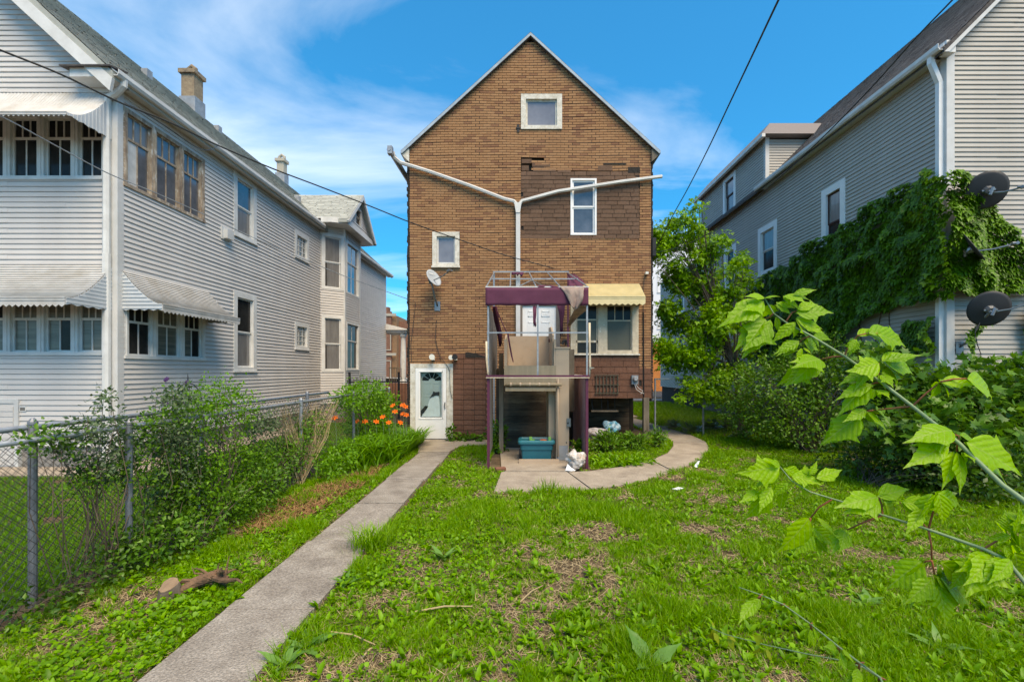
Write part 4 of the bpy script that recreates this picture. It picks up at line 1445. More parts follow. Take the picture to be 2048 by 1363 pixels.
ks.box((kx[3] * 2 + kx[4]) / 3 - 0.01, (kx[3] * 2 + kx[4]) / 3 + 0.01, -0.06, -0.025, bz(639), bz(612)).box((kx[3] + kx[4] * 2) / 3 - 0.01, (kx[3] + kx[4] * 2) / 3 + 0.01, -0.06, -0.025, bz(639), bz(612))
ks.build('sash', 'peeling_cream', kwo)
for (a, b, y0, y1, gm_) in ((kx[1], kx[2], 612, 637.5, 'pane_dark'), (kx[1], kx[2], 640.5, 680.5, 'pane_shade'), (kx[1], kx[2], 684.5, 706, 'pane_dark'), (kx[3], kx[4], 612, 639.5, 'pane_dark'), (kx[3], kx[4], 642, 700, 'pane_shade')):
    MB(bf).box(a + 0.03, b - 0.03, -0.05, -0.045, bz(y1), bz(y0)).build('pane', gm_, kwo)
awning(brown, bf, bx(1158), 3.33, bz(568), bz(600), 0.62, 'yellow_awning', 'yellow_awning', drop=0.2, curve=0.0, n=11, rib_h=0.016, scal=0.15)

# white basement storm door
do = MB(bf)
do.box(bx(821), bx(831), -0.09, 0.03, 0.03, bz(727)).box(bx(893.5), bx(906), -0.09, 0.03, 0.03, bz(727)).box(bx(831), bx(893.5), -0.09, 0.027, bz(735), bz(727))
dro = do.build('door_frame', 'peeling_white', brown)
dw = MB(bf)
x0, x1, zB, zT = bx(831.5), bx(893), 0.05, bz(735.5)
gx0, gx1, gz0, gz1 = bx(841), bx(884), bz(834), bz(744)
dw.box(x0, gx0, -0.01, 0.04, zB, zT).box(gx1, x1, -0.01, 0.04, zB, zT).box(gx0, gx1, -0.01, 0.04, zB, gz0).box(gx0, gx1, -0.01, 0.04, gz1, zT)
for (a, b, c, d) in ((gx0 - 0.05, gx1 + 0.05, gz0 - 0.045, gz0 - 0.02), (gx0 - 0.05, gx1 + 0.05, gz1 + 0.01, gz1 + 0.03), (gx0 - 0.05, gx0 - 0.025, gz0 - 0.02, gz1 + 0.01), (gx1 + 0.025, gx1 + 0.05, gz0 - 0.02, gz1 + 0.01), (bx(885), bx(885) + 0.02, zB, zT)):
    dw.box(a, b, 0.04, 0.05, c, d)
sd_o = dw.build('storm_door', 'door_white', brown)
MB(bf).box(gx0, gx1, 0.012, 0.017, gz0, gz1).build('pane', 'glass_clear', sd_o)
MB(bf).tube([(bx(890.5), 0.045, bz(816)), (bx(890.5), 0.085, bz(813.5)), (bx(890.5), 0.085, bz(807)), (bx(890.5), 0.045, bz(804))], 0.014, 6).build('handle', 'black_rubber', sd_o)
indr = MB(bf).box(gx0 - 0.02, gx1 + 0.02, -0.10, -0.085, zB + 0.1, gz1 + 0.06)
ind = indr.build('inner_door', 'door_inner', brown)
pn = MB(bf)
cx_ = (gx0 + gx1) / 2
for i in range(2):
    for (y0, y1) in ((766, 787), (793, 812), (817, 832)):
        a = cx_ - 0.24 + i * 0.27
        b = a + 0.2
        for (p, q, r_, s_) in ((a, b, bz(y0) - 0.012, bz(y0)), (a, b, bz(y1), bz(y1) + 0.012), (a, a + 0.012, bz(y1), bz(y0)), (b - 0.012, b, bz(y1), bz(y0))):
            pn.box(p, q, -0.085, -0.078, r_, s_)
pn.build('panel_moulding', 'door_inner', ind)
fan = MB(bf)
fz = bz(761)
R_ = 0.27
for i in range(5):
    a0, a1 = math.pi * i / 5 + 0.05, math.pi * (i + 1) / 5 - 0.05
    q = [(cx_ + r_ * math.cos(t), fz + 0.85 * r_ * math.sin(t)) for r_, t in ((0.09, a0), (R_, a0), (R_ * 1.02, (a0 + a1) / 2), (R_, a1), (0.09, a1))]
    MB(bf).prism(q, -0.084, -0.076).build('fan_pane', 'pane_dark', ind)
cl = MB(bf)
pts = [(842, 833), (846, 825), (853, 818), (857, 803), (861, 793), (866, 788), (877, 789), (879, 812), (880, 833)]
cl.prism([(bx(x), bz(y)) for x, y in pts], -0.07, -0.05)
cl.build('draped_cloth', 'curtain_cloth', ind)
MB(bf).prism([(bx(x), bz(y)) for x, y in ((859, 796), (865, 786), (866, 782), (870, 784), (878, 783), (878, 791), (872, 790), (864, 793))], -0.05, -0.03).build('dark_cloth', 'dark_cloth', ind)
MB(bf).prism([(bx(x), bz(y)) for x, y in ((841, 832), (841, 821), (850, 811), (856, 812), (848, 824))], -0.05, -0.03).build('dark_cloth', 'dark_cloth', ind)

# white steel door up at the lift landing
ud = MB(bf)
ud.box(bx(1038), bx(1045), -0.09, 0.03, bz(745), bz(606)).box(bx(1112), bx(1120), -0.09, 0.03, bz(745), bz(606)).box(bx(1045), bx(1112), -0.09, 0.027, bz(611.5), bz(606))
ud.build('door_frame', 'weathered_ply', brown)
MB(bf).box(bx(1045), bx(1112), -0.05, -0.01, bz(745), bz(611.5)).build('steel_door', 'door_white', brown)
ud = bpy.data.objects['steel_door']
pn = MB(bf)
for (xa, xb) in ((1056, 1072), (1083, 1099)):
    for (y0, y1) in ((622, 633), (644, 690), (700, 735)):
        a, b, c, d = bx(xa), bx(xb), bz(y1), bz(y0)
        for (p, q, r_, s_) in ((a, b, c, c + 0.02), (a, b, d - 0.02, d), (a, a + 0.02, c, d), (b - 0.02, b, c, d)):
            pn.box(p, q, -0.01, 0.002, r_, s_)
        pn.box(a + 0.04, b - 0.04, -0.01, 0.0, c + 0.04, d - 0.04)
pn.build('door_panels', 'door_white', ud)

# leaders and downspout in a Y
hd = MB()


def bp(x, y, d=0.09):
    return V(bf(bx(x), d, bz(y)))


hd.tube([bp(791, 313, 0.28), bp(793, 322, 0.22), bp(803, 329, 0.12), bp(860, 346), bp(940, 374), bp(1008, 400), bp(1028, 405), bp(1034, 412)], 0.052, 6)
o = hd.build('rain_leader', 'trim_grey', brown, smooth=False)
MB().tube([bp(1322, 355.5), bp(1240, 366), bp(1115, 385), bp(1060, 400), bp(1044, 404), bp(1038, 412)], 0.050, 6).build('rain_leader', 'trim_white', brown)
MB(bf).prism([(bx(1028.5), bz(408)), (bx(1043), bz(408)), (bx(1040), bz(428)), (bx(1032), bz(428))], 0.03, 0.14).build('wye_fitting', 'trim_white', brown)
MB(bf).box(bx(1032), bx(1040.5), 0.03, 0.12, 0.3, bz(426)).build('downspout', 'trim_grey', brown)
MB().tube([(bx(787), BY - 0.45, bz(313)), (bx(808), BY + 0.9, bz(345))], 0.07, 6).build('loose_gutter', 'galvanised', brown)
MB(bf).box(bx(784), bx(793), 0.3, 0.46, bz(322), bz(307)).build('gutter_outlet', 'galvanised', brown)
MB(bf).box(bx(1034), bx(1039), 0, 0.02, bz(265), bz(250)).box(bx(1032), bx(1041), 0, 0.03, bz(258), bz(256)).build('wall_anchor', 'iron_black', brown)

# flood lamps
for (x, y, m1) in ((867, 714, 'lamp_white'), (912, 714, 'black_rubber')):
    fl = MB(bf).box(bx(x) - 0.04, bx(x) + 0.04, 0, 0.05, bz(y + 4) - 0.03, bz(y + 4) + 0.04)
    fo = fl.build('flood_lamp', 'trim_grey', brown)
    q = MB().lathe((bx(x), BY - 0.16, bz(y)), [(0.02, 0.06), (0.05, 0.03), (0.075, -0.04), (0.08, -0.08)], 12, 'y')
    q.build('lamp_head', m1, fo)
    if x > 900:
        MB().lathe((bx(904.5), BY - 0.15, bz(715)), [(0.02, 0.06), (0.045, 0.03), (0.065, -0.04), (0.07, -0.08)], 12, 'y').build('lamp_head', 'lamp_white', fo)

# meter box with loose wires, pipes on the right corner
mb_ = MB(bf).box(bx(1262), bx(1275), 0, 0.09, bz(768), bz(750))
mo = mb_.build('meter_box', 'meter_grey', brown)
MB().lathe((bx(1269), BY - 0.09, bz(757)), [(0.075, 0), (0.075, -0.05), (0.05, -0.09)], 12, 'y').build('meter_dial', 'flashing', mo)
MB().tube([bp(1268, 768), bp(1271, 778), bp(1280, 784), bp(1286, 786)], 0.008, 5).tube([bp(1270, 768), bp(1276, 776), bp(1284, 781), bp(1280, 787)], 0.008, 5).build('loose_wire', 'trim_grey', mo)
MB(bf).tube([(bx(1286.5), 0.03, bz(625)), (bx(1287), 0.03, bz(793))], 0.016, 5).build('conduit', 'iron_black', brown)
MB().tube([bp(1296, 549, 0.06), bp(1288, 556, 0.03), bp(1286, 590, 0.03), bp(1286.5, 626, 0.03)], 0.008, 4).build('wall_cable', 'cable_black', brown)
MB(bf).box(bx(1289), bx(1294.5), 0.02, 0.13, bz(549.5), bz(545)).build('wall_camera', 'lamp_white', brown)
MB().tube([bp(873, 640, 0.02), bp(871, 680, 0.02), bp(880, 712, 0.03), bp(893, 728, 0.05), bp(900, 740, 0.06), bp(901, 780, 0.06), bp(905, 796, 0.06)], 0.008, 4).build('wall_cable', 'cable_black', brown)
MB().tube([bp(815, 598, 0.05), bp(832, 604, 0.04), bp(828, 640, 0.02), bp(822, 690, 0.02), bp(824, 724, 0.02)], 0.008, 4).build('wall_cable', 'cable_black', brown)
MB(bf).box(bx(1304), bx(1311), -0.1, 0.06, bz(512), bz(476)).build('cable_clamp', 'iron_black', brown)

# window grille and open crawl space with its post
gl = MB(bf)
for x in (1192, 1199, 1206, 1213, 1220, 1227, 1235):
    gl.box(bx(x) - 0.012, bx(x) + 0.012, 0.03, 0.05, bz(786), bz(750))
for y in (750, 769, 786):
    gl.box(bx(1189), bx(1237), 0.032, 0.056, bz(y) - 0.012, bz(y) + 0.012)
gl.build('window_grille', 'green_iron', brown)
MB().box(bx(1287), bx(1298), BY - 0.02, BY + 0.13, 0.0, 1.2).build('porch_post', 'post_wood', brown)
for i in range(8):
    MB().box(1.46, BR - 0.15, 14.72, 14.75, 0.01 + i * 0.152, 0.15 + i * 0.152).build('crawl_board', 'dark_plank', brown)
MB().box(bx(1185), bx(1240), BY + 0.2, BY + 0.55, 0.78, 0.82).build('ledge_board', 'post_wood', brown)
for x in (1186, 1205, 1218, 1232):
    MB().tube([(bx(x), BY + 0.22, 1.2), (bx(x + 1.5), BY + 0.22, 0.82)], 0.012, 5).build('iron_bar', 'iron_black', brown)
MB().box(1.44, BR, BY + 0.02, BY + 1.95, 1.19, 1.216).build('porch_floor', 'dark_board', brown)

# ================================================================== lift canopy
YC = 9.05                      # front plane of the canopy frame
YR = 12.55                     # where it meets the house
canopy = thing('lift_canopy', 'torn purple canopy on a galvanised tube frame over the wheelchair lift', 'canopy', (0.4, 10, 0))


def cp(x, y, Y=YC):
    return P(x, y, Y)


t_ = 0.034
for x in (976.5, 1174):
    X = (x - CX) / F * YC
    zt_, zm_ = P(x, 574, YC).z, P(x, 753, YC).z
    MB().beam((X, YC, zm_), (X, YC, zt_), t_).build('upper_post', 'galvanised', canopy)
    MB().box(X - 0.022 if x < 1000 else X - 0.03, X + 0.03 if x < 1000 else X + 0.022, YC - 0.035, YC + 0.03, 0.0, zm_).build('lower_post', 'purple_paint', canopy)
MB().beam(cp(974, 665), cp(1177, 665), t_ * 0.8).build('cross_bar', 'galvanised', canopy)
MB().beam(cp(1075.5, 610, YC - 0.03), cp(1075.5, 752, YC - 0.03), t_ * 0.95).build('middle_bar', 'galvanised', canopy)
MB().beam(cp(972, 751.5, YC - 0.05), cp(1179, 751.5, YC - 0.05), t_ * 1.1).build('bottom_bar', 'purple_paint', canopy)
MB().tube([cp(972, 755, YC - 0.075), cp(1179, 755, YC - 0.075)], 0.009, 5).build('bar_edge', 'peeling_cream', canopy)
MB().beam(cp(971, 573.5), cp(1177.5, 573.5), t_ * 0.6).build('top_bar', 'trim_white', canopy)
# purple band stretched across the front, slightly slack
bn = MB()
nx, nz = 40, 6
vs = []
for i in range(nx + 1):
    for j in range(nz + 1):
        x = 971 + (1177 - 971) * i / nx
        y = 575 + 35.5 * j / nz
        p = P(x, y + (0.5 * math.sin(i * 0.9) if j == nz else 0), YC - 0.04 + 0.008 * math.sin(i * 0.55) * math.sin(math.pi * j / nz))
        vs.append(tuple(p))
bn.add(vs, [(i * (nz + 1) + j, (i + 1) * (nz + 1) + j, (i + 1) * (nz + 1) + j + 1, i * (nz + 1) + j + 1) for i in range(nx) for j in range(nz)])
o = bn.build('fabric_band', 'purple_fabric', canopy, smooth=True)
o.modifiers.new('thick', 'SOLIDIFY').thickness = 0.005
# sloping top frame to the house
for (xf, xr) in ((973, 989), (1020.5, 1021.5), (1072, 1058), (1120, 1094), (1175, 1134)):
    MB().tube([cp(xf, 573), P(xr, 544, YR)], 0.016, 6).build('rafter', 'galvanised', canopy)
MB().beam(P(986, 543.5, YR), P(1138, 543.5, YR), 0.034).build('rear_bar', 'galvanised', canopy)
MB().beam(P(980, 557.5, 10.8), P(1156, 557.5, 10.8), 0.026).build('purlin', 'galvanised', canopy)
for a, b in (((1038, 572.5), (1063, 560)), ((1063, 560), (1086, 571))):
    MB().tube([P(*a, YC + 0.1), P(*b, YC + 1.5)], 0.012, 5).build('brace', 'galvanised', canopy)
for x in (988, 1136):
    MB().beam(P(x, 544, YR), V((P(x, 544, YR).x, YR, 0.05)), 0.045).build('rear_post', 'galvanised' if x < 1000 else 'purple_paint', canopy)


def cloth(pts_px, m, name, depth=0.03, seed=0, n=14, parent=canopy):
    """ragged hanging cloth from a px outline given as left/right edges top to bottom: [(xl, xr, y, Y)]"""
    rr_ = random.Random(seed)
    K = len(pts_px)
    vs, fs = [], []
    for j, (xl, xr, y, Y) in enumerate(pts_px):
        for i in range(n + 1):
            t = i / n
            yy = y + (rr_.uniform(-3, 5) if j == K - 1 else 0)
            p = P(xl + (xr - xl) * t, yy, Y + depth * math.sin(t * 9 + j * 0.8 + seed) + rr_.uniform(-0.01, 0.01))
            vs.append(tuple(p))
    for j in range(K - 1):
        for i in range(n):
            a = j * (n + 1) + i
            fs.append((a, a + 1, a + n + 2, a + n + 1))
    o = MB().add(vs, fs).build(name, m, parent, smooth=True)
    o.modifiers.new('thick', 'SOLIDIFY').thickness = 0.004
    return o


cloth([(1119, 1169, 573.5, YC - 0.07), (1127, 1167, 582, YC - 0.09), (1133, 1167, 592, YC - 0.10), (1138, 1165, 602, YC - 0.10), (1142, 1158, 611, YC - 0.10), (1147, 1156, 616, YC - 0.1)], 'beige_fabric', 'torn_flap', 0.03, 1)
cloth([(1160, 1176, 611, YC + 0.1), (1148, 1173, 620, YC + 0.5), (1143, 1160, 630, YC + 0.9), (1139, 1152, 638, YC + 1.2), (1135, 1140, 649, YC + 1.4)], 'beige_fabric', 'torn_side', 0.03, 2)
cloth([(1134, 1150, 548, YR - 0.2), (1137, 1165, 560, YR - 1.2), (1138, 1172, 570, YR - 2.3)], 'purple_fabric', 'side_fabric', 0.02, 3, n=8)
cloth([(1065.5, 1073, 611, YC - 0.02), (1066, 1072.5, 630, YC - 0.02), (1066, 1071.5, 641, YC - 0.02), (1067, 1073, 650, YC - 0.02)], 'purple_fabric', 'hanging_strip', 0.01, 4, n=5)
cloth([(984, 994, 612, YC + 0.6), (988, 998, 640, YC + 1.0), (994, 1004, 665, YC + 1.2), (998, 1004, 690, YC + 1.2)], 'purple_fabric', 'hanging_strip', 0.03, 5, n=5)
cloth([(1113, 1130, 608, YR - 1.0), (1118, 1129, 625, YR - 1.0), (1120, 1126, 645, YR - 1.0), (1120, 1126, 668, YR - 1.0)], 'purple_fabric', 'hanging_strip', 0.03, 6, n=5)
cloth([(1023, 1048, 544, YR - 0.05), (1024, 1046, 549, YR - 0.06)], 'purple_fabric', 'scrap', 0.02, 7, n=6)
cloth([(1014, 1017, 664, YC + 0.4), (1018, 1021, 690, YC + 0.5), (1022, 1025, 712, YC + 0.5), (1026, 1027.5, 726, YC + 0.5)], 'purple_fabric', 'hanging_strip', 0.01, 8, n=3)
cloth([(1074, 1100, 570, YC + 0.02), (1076, 1118, 574, YC - 0.01)], 'purple_fabric', 'scrap', 0.02, 9, n=8)
MB().tube([P(992, 615, YC + 0.5), P(1003, 642, YC + 0.6), P(1013, 664, YC + 0.6)], 0.01, 5).build('loose_cord', 'purple_fabric', canopy)
# side sheets
xl = (978 - CX) / F * YC
xr = (1176 - CX) / F * YC
MB().box(xl - 0.012, xl + 0.004, YC + 0.05, 12.2, 1.80, 3.25).build('side_panel', 'weathered_ply', canopy)
MB().box(xl - 0.014, xl + 0.002, YC + 0.05, 10.2, 0.25, 1.80).build('side_panel', 'weathered_ply', canopy)
MB().box(xr - 0.004, xr + 0.012, YC + 0.05, 12.2, 0.22, 1.83).build('side_panel', 'pink_panel', canopy)
MB().tube([(xr - 0.02, YC + 0.05, 1.83), (xr - 0.02, 12.0, 1.83)], 0.03, 6).build('side_rail', 'trim_grey', canopy)
cloth([(971, 974.5, 682, YC - 0.03), (971.5, 975, 718, YC - 0.03), (974, 977, 742, YC - 0.03), (976, 978, 750, YC - 0.03)], 'peeling_cream', 'peeled_edge', 0.01, 10, n=3)
cloth([(1177, 1181, 645, YC - 0.03), (1177.5, 1181, 690, YC - 0.03), (1178, 1182, 730, YC - 0.03), (1178, 1181, 750, YC - 0.03)], 'peeling_cream', 'peeled_edge', 0.01, 11, n=3)
MB().add([tuple(P(1179, 733, YC - 0.05)), tuple(P(1190, 735, YC - 0.12)), tuple(P(1180, 738, YC - 0.05)), tuple(P(1181, 735, YC - 0.02))], [(0, 1, 3), (1, 2, 3), (0, 2, 1)]).build('bent_scrap', 'peeling_cream', canopy)

# ================================================================== wheelchair lift
lift = thing('wheelchair_lift', 'beige vertical wheelchair lift with raised carriage and tower under the purple canopy', 'lift', (0.4, 10.2, 0))
tx0, tx1, ty0, ty1 = 0.755, 1.035, 9.70, 10.5
tw_ = MB().box(tx0, tx1, ty0, ty1, 0.03, 2.42)
two = tw_.build('tower', 'lift_beige', lift)
MB().box(tx0 - 0.02, tx1 + 0.015, ty0 - 0.015, ty1 + 0.02, 2.42, 2.455).build('cap', 'lift_beige', two)
MB().box(tx0 + 0.03, tx1 - 0.03, ty0 - 0.006, ty0, 0.05, 0.36).build('base_plate', 'flashing', two)
MB().box(tx1 - 0.05, tx1 + 0.03, ty0 - 0.05, ty0 + 0.02, 0.76, 0.94).build('control_box', 'metal_grey', two)
MB().lathe((tx1 - 0.03, ty0 - 0.05, 0.84), [(0.018, 0), (0.018, -0.012)], 8, 'y').build('button', 'black_rubber', two)
MB().lathe((tx1 - 0.055, ty0, 0.42), [(0.014, 0.004), (0.014, -0.004)], 8, 'y').build('hole', 'black_rubber', two)
for zz, xx in ((2.28, tx0 + 0.03), (2.28, tx1 - 0.03)):
    MB().lathe((xx, ty0, zz), [(0.01, 0.004), (0.007, -0.004)], 8, 'y').build('bolt', 'metal_grey', two)
MB().box(tx0 - 0.14, tx0 - 0.005, 9.95, 10.8, 0.03, 1.62).build('guide_wall', 'lift_beige', lift)
MB().tube([(tx0 + 0.04, ty0 - 0.05, 1.78), (tx0 + 0.04, ty0 - 0.05, 0.15), (tx0 + 0.04, ty0 + 0.02, 0.12)], 0.018, 8).build('grab_pipe', 'lift_beige', lift, smooth=True)
# carriage: floor, front gate, cheeks and back
cx0, cx1, cy0, cy1 = -0.34, 0.745, 9.72, 11.2
MB().box(cx0, cx1, cy0, cy1, 1.62, 1.70).build('carriage_floor', 'lift_olive', lift)
MB().box(cx0 - 0.01, cx1 + 0.012, cy0 - 0.03, cy0, 1.64, 2.06).build('front_gate', 'lift_olive', lift)
MB().box(cx0 + 0.04, cx1 + 0.0, cy1 - 0.03, cy1, 1.70, 2.80).build('back_panel', 'lift_beige', lift)
lp = MB(side_r(cx0))
lp.prism([(cy0 + 0.0, 1.70), (cy1, 1.70), (cy1, 2.80), (cy0 + 0.55, 2.76), (cy0, 2.60)], 0.0, 0.035)
lp.build('cheek_panel', 'lift_beige', lift)
lp = MB(side_r(cx1 - 0.055))
lp.prism([(cy0 + 0.1, 1.70), (cy1, 1.70), (cy1, 3.0), (cy0 + 0.7, 2.95), (cy0 + 0.1, 2.72)], 0.0, 0.035)
lp.build('cheek_panel', 'lift_beige', lift)
MB().box(cx0 - 0.008, cx0 + 0.05, cy0 - 0.018, cy0 + 0.05, 1.70, 2.62).box(cx1 - 0.03, cx1 + 0.012, cy0 - 0.01, cy0 + 0.08, 1.70, 2.62).build('corner_post', 'lift_beige', lift)
MB().tube([(cx1 - 0.10, cy0 + 0.5, 2.66), (cx1 - 0.10, cy0 + 0.47, 2.60)], 0.022, 8).build('stop_knob', 'dark_red_wood', lift)
rp = MB().tube([(cx0 + 0.02, cy0 - 0.12, 1.66 - 0.0), (cx1 + 0.12, cy0 - 0.12, 1.66)], 0.034, 10)
rpo = rp.build('safety_bar', 'lift_olive', lift, smooth=True)
for i in range(5):
    X = cx0 + 0.12 + i * 0.2
    MB().tube([(X, cy0 - 0.12, 1.66), (X + 0.035, cy0 - 0.12, 1.66)], 0.042, 10).build('clip', 'lift_beige', rpo)
MB().box(cx0 + 0.02, cx1, cy0 - 0.10, cy1, 1.52, 1.60).build('safety_pan', 'lift_olive', lift)
MB().box(cx0 - 0.16, cx0 - 0.06, 10.6, 10.75, 0.03, 2.35).build('wooden_guide', 'post_wood', lift)
MB().box(tx1 + 0.02, tx1 + 0.22, 10.6, 10.75, 1.0, 2.45).build('wooden_guide', 'post_wood', lift)
for i in range(11):
    MB().box(cx0 - 0.14, cx1 + 0.28, 11.58, 11.61, 0.01 + i * 0.158, 0.163 + i * 0.158).build('plank', 'dark_plank', lift)
MB().box(xl, xr, 11.63, 11.68, 0.0, 2.0).build('plank_backing', 'dark_board', lift)
MB().box(-0.03, 0.80, 9.42, 9.56, 0.034, 0.10).build('ramp_lip', 'lift_beige', lift)
MB().box(-0.03, 0.755, 9.56, 11.2, 0.034, 0.05).build('base_pan', 'metal_grey', lift)
MB().tube([P(1133, 690, 10.6), P(1131, 680, 10.6), P(1127, 682, 10.5), P(1124, 688, 10.5)], 0.035, 6).build('motor_cover', 'black_rubber', lift)

# ================================================================== tote and tool on it
tote = thing('storage_tote', 'teal plastic storage tote with lid sitting in the bottom of the lift', 'storage box', (0.32, 9.9, 0.05))


def rrect(x0, x1, y0, y1, r, n=4):
    out = []
    for cx, cy, a in ((x1 - r, y1 - r, 0), (x0 + r, y1 - r, 90), (x0 + r, y0 + r, 180), (x1 - r, y0 + r, 270)):
        for k in range(n + 1):
            t = math.radians(a + 90 * k / n)
            out.append((cx + r * math.cos(t), cy + r * math.sin(t)))
    return out


def loft(secs):
    mb = MB()
    n = len(secs[0][0])
    vs = [(x, y, z) for pts, z in secs for x, y in pts]
    fs = [(i * n + k, i * n + (k + 1) % n, (i + 1) * n + (k + 1) % n, (i + 1) * n + k) for i in range(len(secs) - 1) for k in range(n)]
    fs += [tuple(range(n))[::-1], tuple((len(secs) - 1) * n + k for k in range(n))]
    return mb.add(vs, fs)


a, b, c, d = -0.02, 0.70, 9.62, 10.12
loft([(rrect(a + 0.05, b - 0.05, c + 0.04, d - 0.04, 0.04), 0.052), (rrect(a + 0.035, b - 0.035, c + 0.03, d - 0.03, 0.05), 0.27), (rrect(a + 0.015, b - 0.015, c + 0.012, d - 0.012, 0.05), 0.275), (rrect(a + 0.01, b - 0.01, c + 0.008, d - 0.008, 0.05), 0.42)]).build('tub', 'teal_plastic', tote, smooth=False)
loft([(rrect(a - 0.03, b + 0.03, c - 0.03, d + 0.03, 0.06), 0.405), (rrect(a - 0.035, b + 0.035, c - 0.035, d + 0.035, 0.06), 0.45), (rrect(a - 0.01, b + 0.01, c - 0.01, d + 0.01, 0.06), 0.475), (rrect(a + 0.02, b - 0.02, c + 0.02, d - 0.02, 0.05), 0.475), (rrect(a + 0.03, b - 0.03, c + 0.03, d - 0.03, 0.05), 0.455)]).build('lid', 'teal_lid', tote)
for sx in (a - 0.02, b - 0.03):
    MB().box(sx, sx + 0.05, c + 0.15, d - 0.15, 0.36, 0.42).build('handle', 'teal_lid', tote)
clamp = thing('bar_clamp', 'lime green and orange bar clamp lying on the teal tote', 'clamp', (0.35, 9.8, 0.46))
MB().box(0.18, 0.66, 9.80, 9.82, 0.475, 0.49).build('bar', 'metal_grey', clamp)
MB().box(0.19, 0.25, 9.72, 9.84, 0.458, 0.53).box(0.21, 0.30, 9.70, 9.76, 0.458, 0.485).build('jaw', 'lime_plastic', clamp)
MB().box(0.60, 0.655, 9.74, 9.84, 0.458, 0.525).build('jaw', 'lime_plastic', clamp)
MB().tube([(0.42, 9.72, 0.468), (0.48, 9.70, 0.474), (0.56, 9.69, 0.47)], [0.012, 0.018, 0.01], 6).build('grip', 'orange_plastic', clamp)


# ================================================================== rubbish on the ground
def crumple(name, label, cat, c, r, m, seed, fl=0.8, parts=()):
    rr_ = np.random.default_rng(seed)
    import bmesh
    bm = bmesh.new()
    bmesh.ops.create_icosphere(bm, subdivisions=4, radius=1.0)
    dirs = rr_.normal(size=(14, 3))
    dirs /= np.linalg.norm(dirs, axis=1)[:, None]
    ph = rr_.uniform(0, 6, 14)
    fq = rr_.uniform(1.5, 5.5, 14)
    for v in bm.verts:
        p = np.array(v.co)
        k = 1 + sum(abs(math.sin(fq[i] * p.dot(dirs[i]) + ph[i])) * 0.12 for i in range(14)) - 0.12 * 14 * 0.64
        v.co = V((p[0] * r[0] * k, p[1] * r[1] * k, max(p[2] * r[2] * k * fl, -r[2] * 0.72)))
    me = bpy.data.meshes.new(name)
    bm.to_mesh(me)
    bm.free()
    me.materials.append(MATS[m])
    t = thing(name, label, cat, (c[0], c[1], 0.0))
    o = bpy.data.objects.new('bag', me)
    C.objects.link(o)
    o.parent = t
    o.location = (0, 0, c[2])
    return t


x_, y_ = G(1152, 942)
tb = crumple('torn_bag', 'crumpled torn white and tan bag on the pad in front of the lift tower', 'bag', (x_, y_ + 0.05, 0.22), (0.20, 0.17, 0.23), 'bag_white', 3)
MB().add([(x_ - 0.22, y_ - 0.10, 0.04), (x_ - 0.10, y_ - 0.14, 0.10), (x_ - 0.02, y_ - 0.15, 0.05), (x_ - 0.12, y_ - 0.18, 0.045), (x_ - 0.17, y_ - 0.06, 0.16)], [(0, 3, 1), (1, 3, 2), (0, 1, 4)]).build('torn_paper', 'trim_bright', tb)
x_, y_ = 1.30 * 2, 13.0
crumple('blue_bag', 'bright blue and white plastic bag under the overhanging porch', 'bag', (2.62, 13.15, 0.30), (0.24, 0.16, 0.22), 'bag_blue', 5)
crumple('grey_bag', 'pale grey plastic bag beside the purple frame post, under the porch', 'bag', (2.10, 12.4, 0.24), (0.30, 0.16, 0.20), 'bag_grey', 8)
bxx, byy = G(1001, 944)
bo = MB().box(-0.10, 0.10, -0.05, 0.05, 0, 0.065)
o = bo.build('loose_brick', 'clay_brick', base=None)
o.location = (bxx, byy, 0.034)
o.rotation_euler = (0, 0, 0.25)
o.modifiers.new('round', 'BEVEL').width = 0.008
tag(o, 'red clay brick lying at the left edge of the lift pad', 'brick')
for i, (x, y, wpx, m) in enumerate(((1010, 944, 0.05, 'lime_plastic'), (1057, 936, 0.04, 'teal_lid'))):
    pass
for (x, y, lab, m, s) in ((1392, 985 - 48, 'white paper scrap standing in the grass beside the walk', 'trim_bright', 0.09), (1355, 984, 'flat white scrap of paper in the lawn', 'trim_bright', 0.08)):
    gx, gy = G(x, y)
    q = MB()
    if y < 960:
        q.add([(gx - 0.04, gy, 0.03), (gx + 0.03, gy, 0.03), (gx + 0.09, gy + 0.03, 0.16), (gx + 0.04, gy + 0.02, 0.15), (gx, gy + 0.03, 0.09)], [(0, 1, 4), (1, 2, 3, 4)])
    else:
        q.add([(gx - 0.09, gy, 0.06), (gx - 0.01, gy - 0.04, 0.05), (gx + 0.10, gy, 0.07), (gx + 0.03, gy + 0.05, 0.075), (gx - 0.04, gy + 0.03, 0.06)], [(0, 1, 2, 3, 4)])
    o = q.build('paper_scrap', m, base=(gx, gy, 0.03))
    o.modifiers.new('thick', 'SOLIDIFY').thickness = 0.003
    tag(o, lab, 'paper')


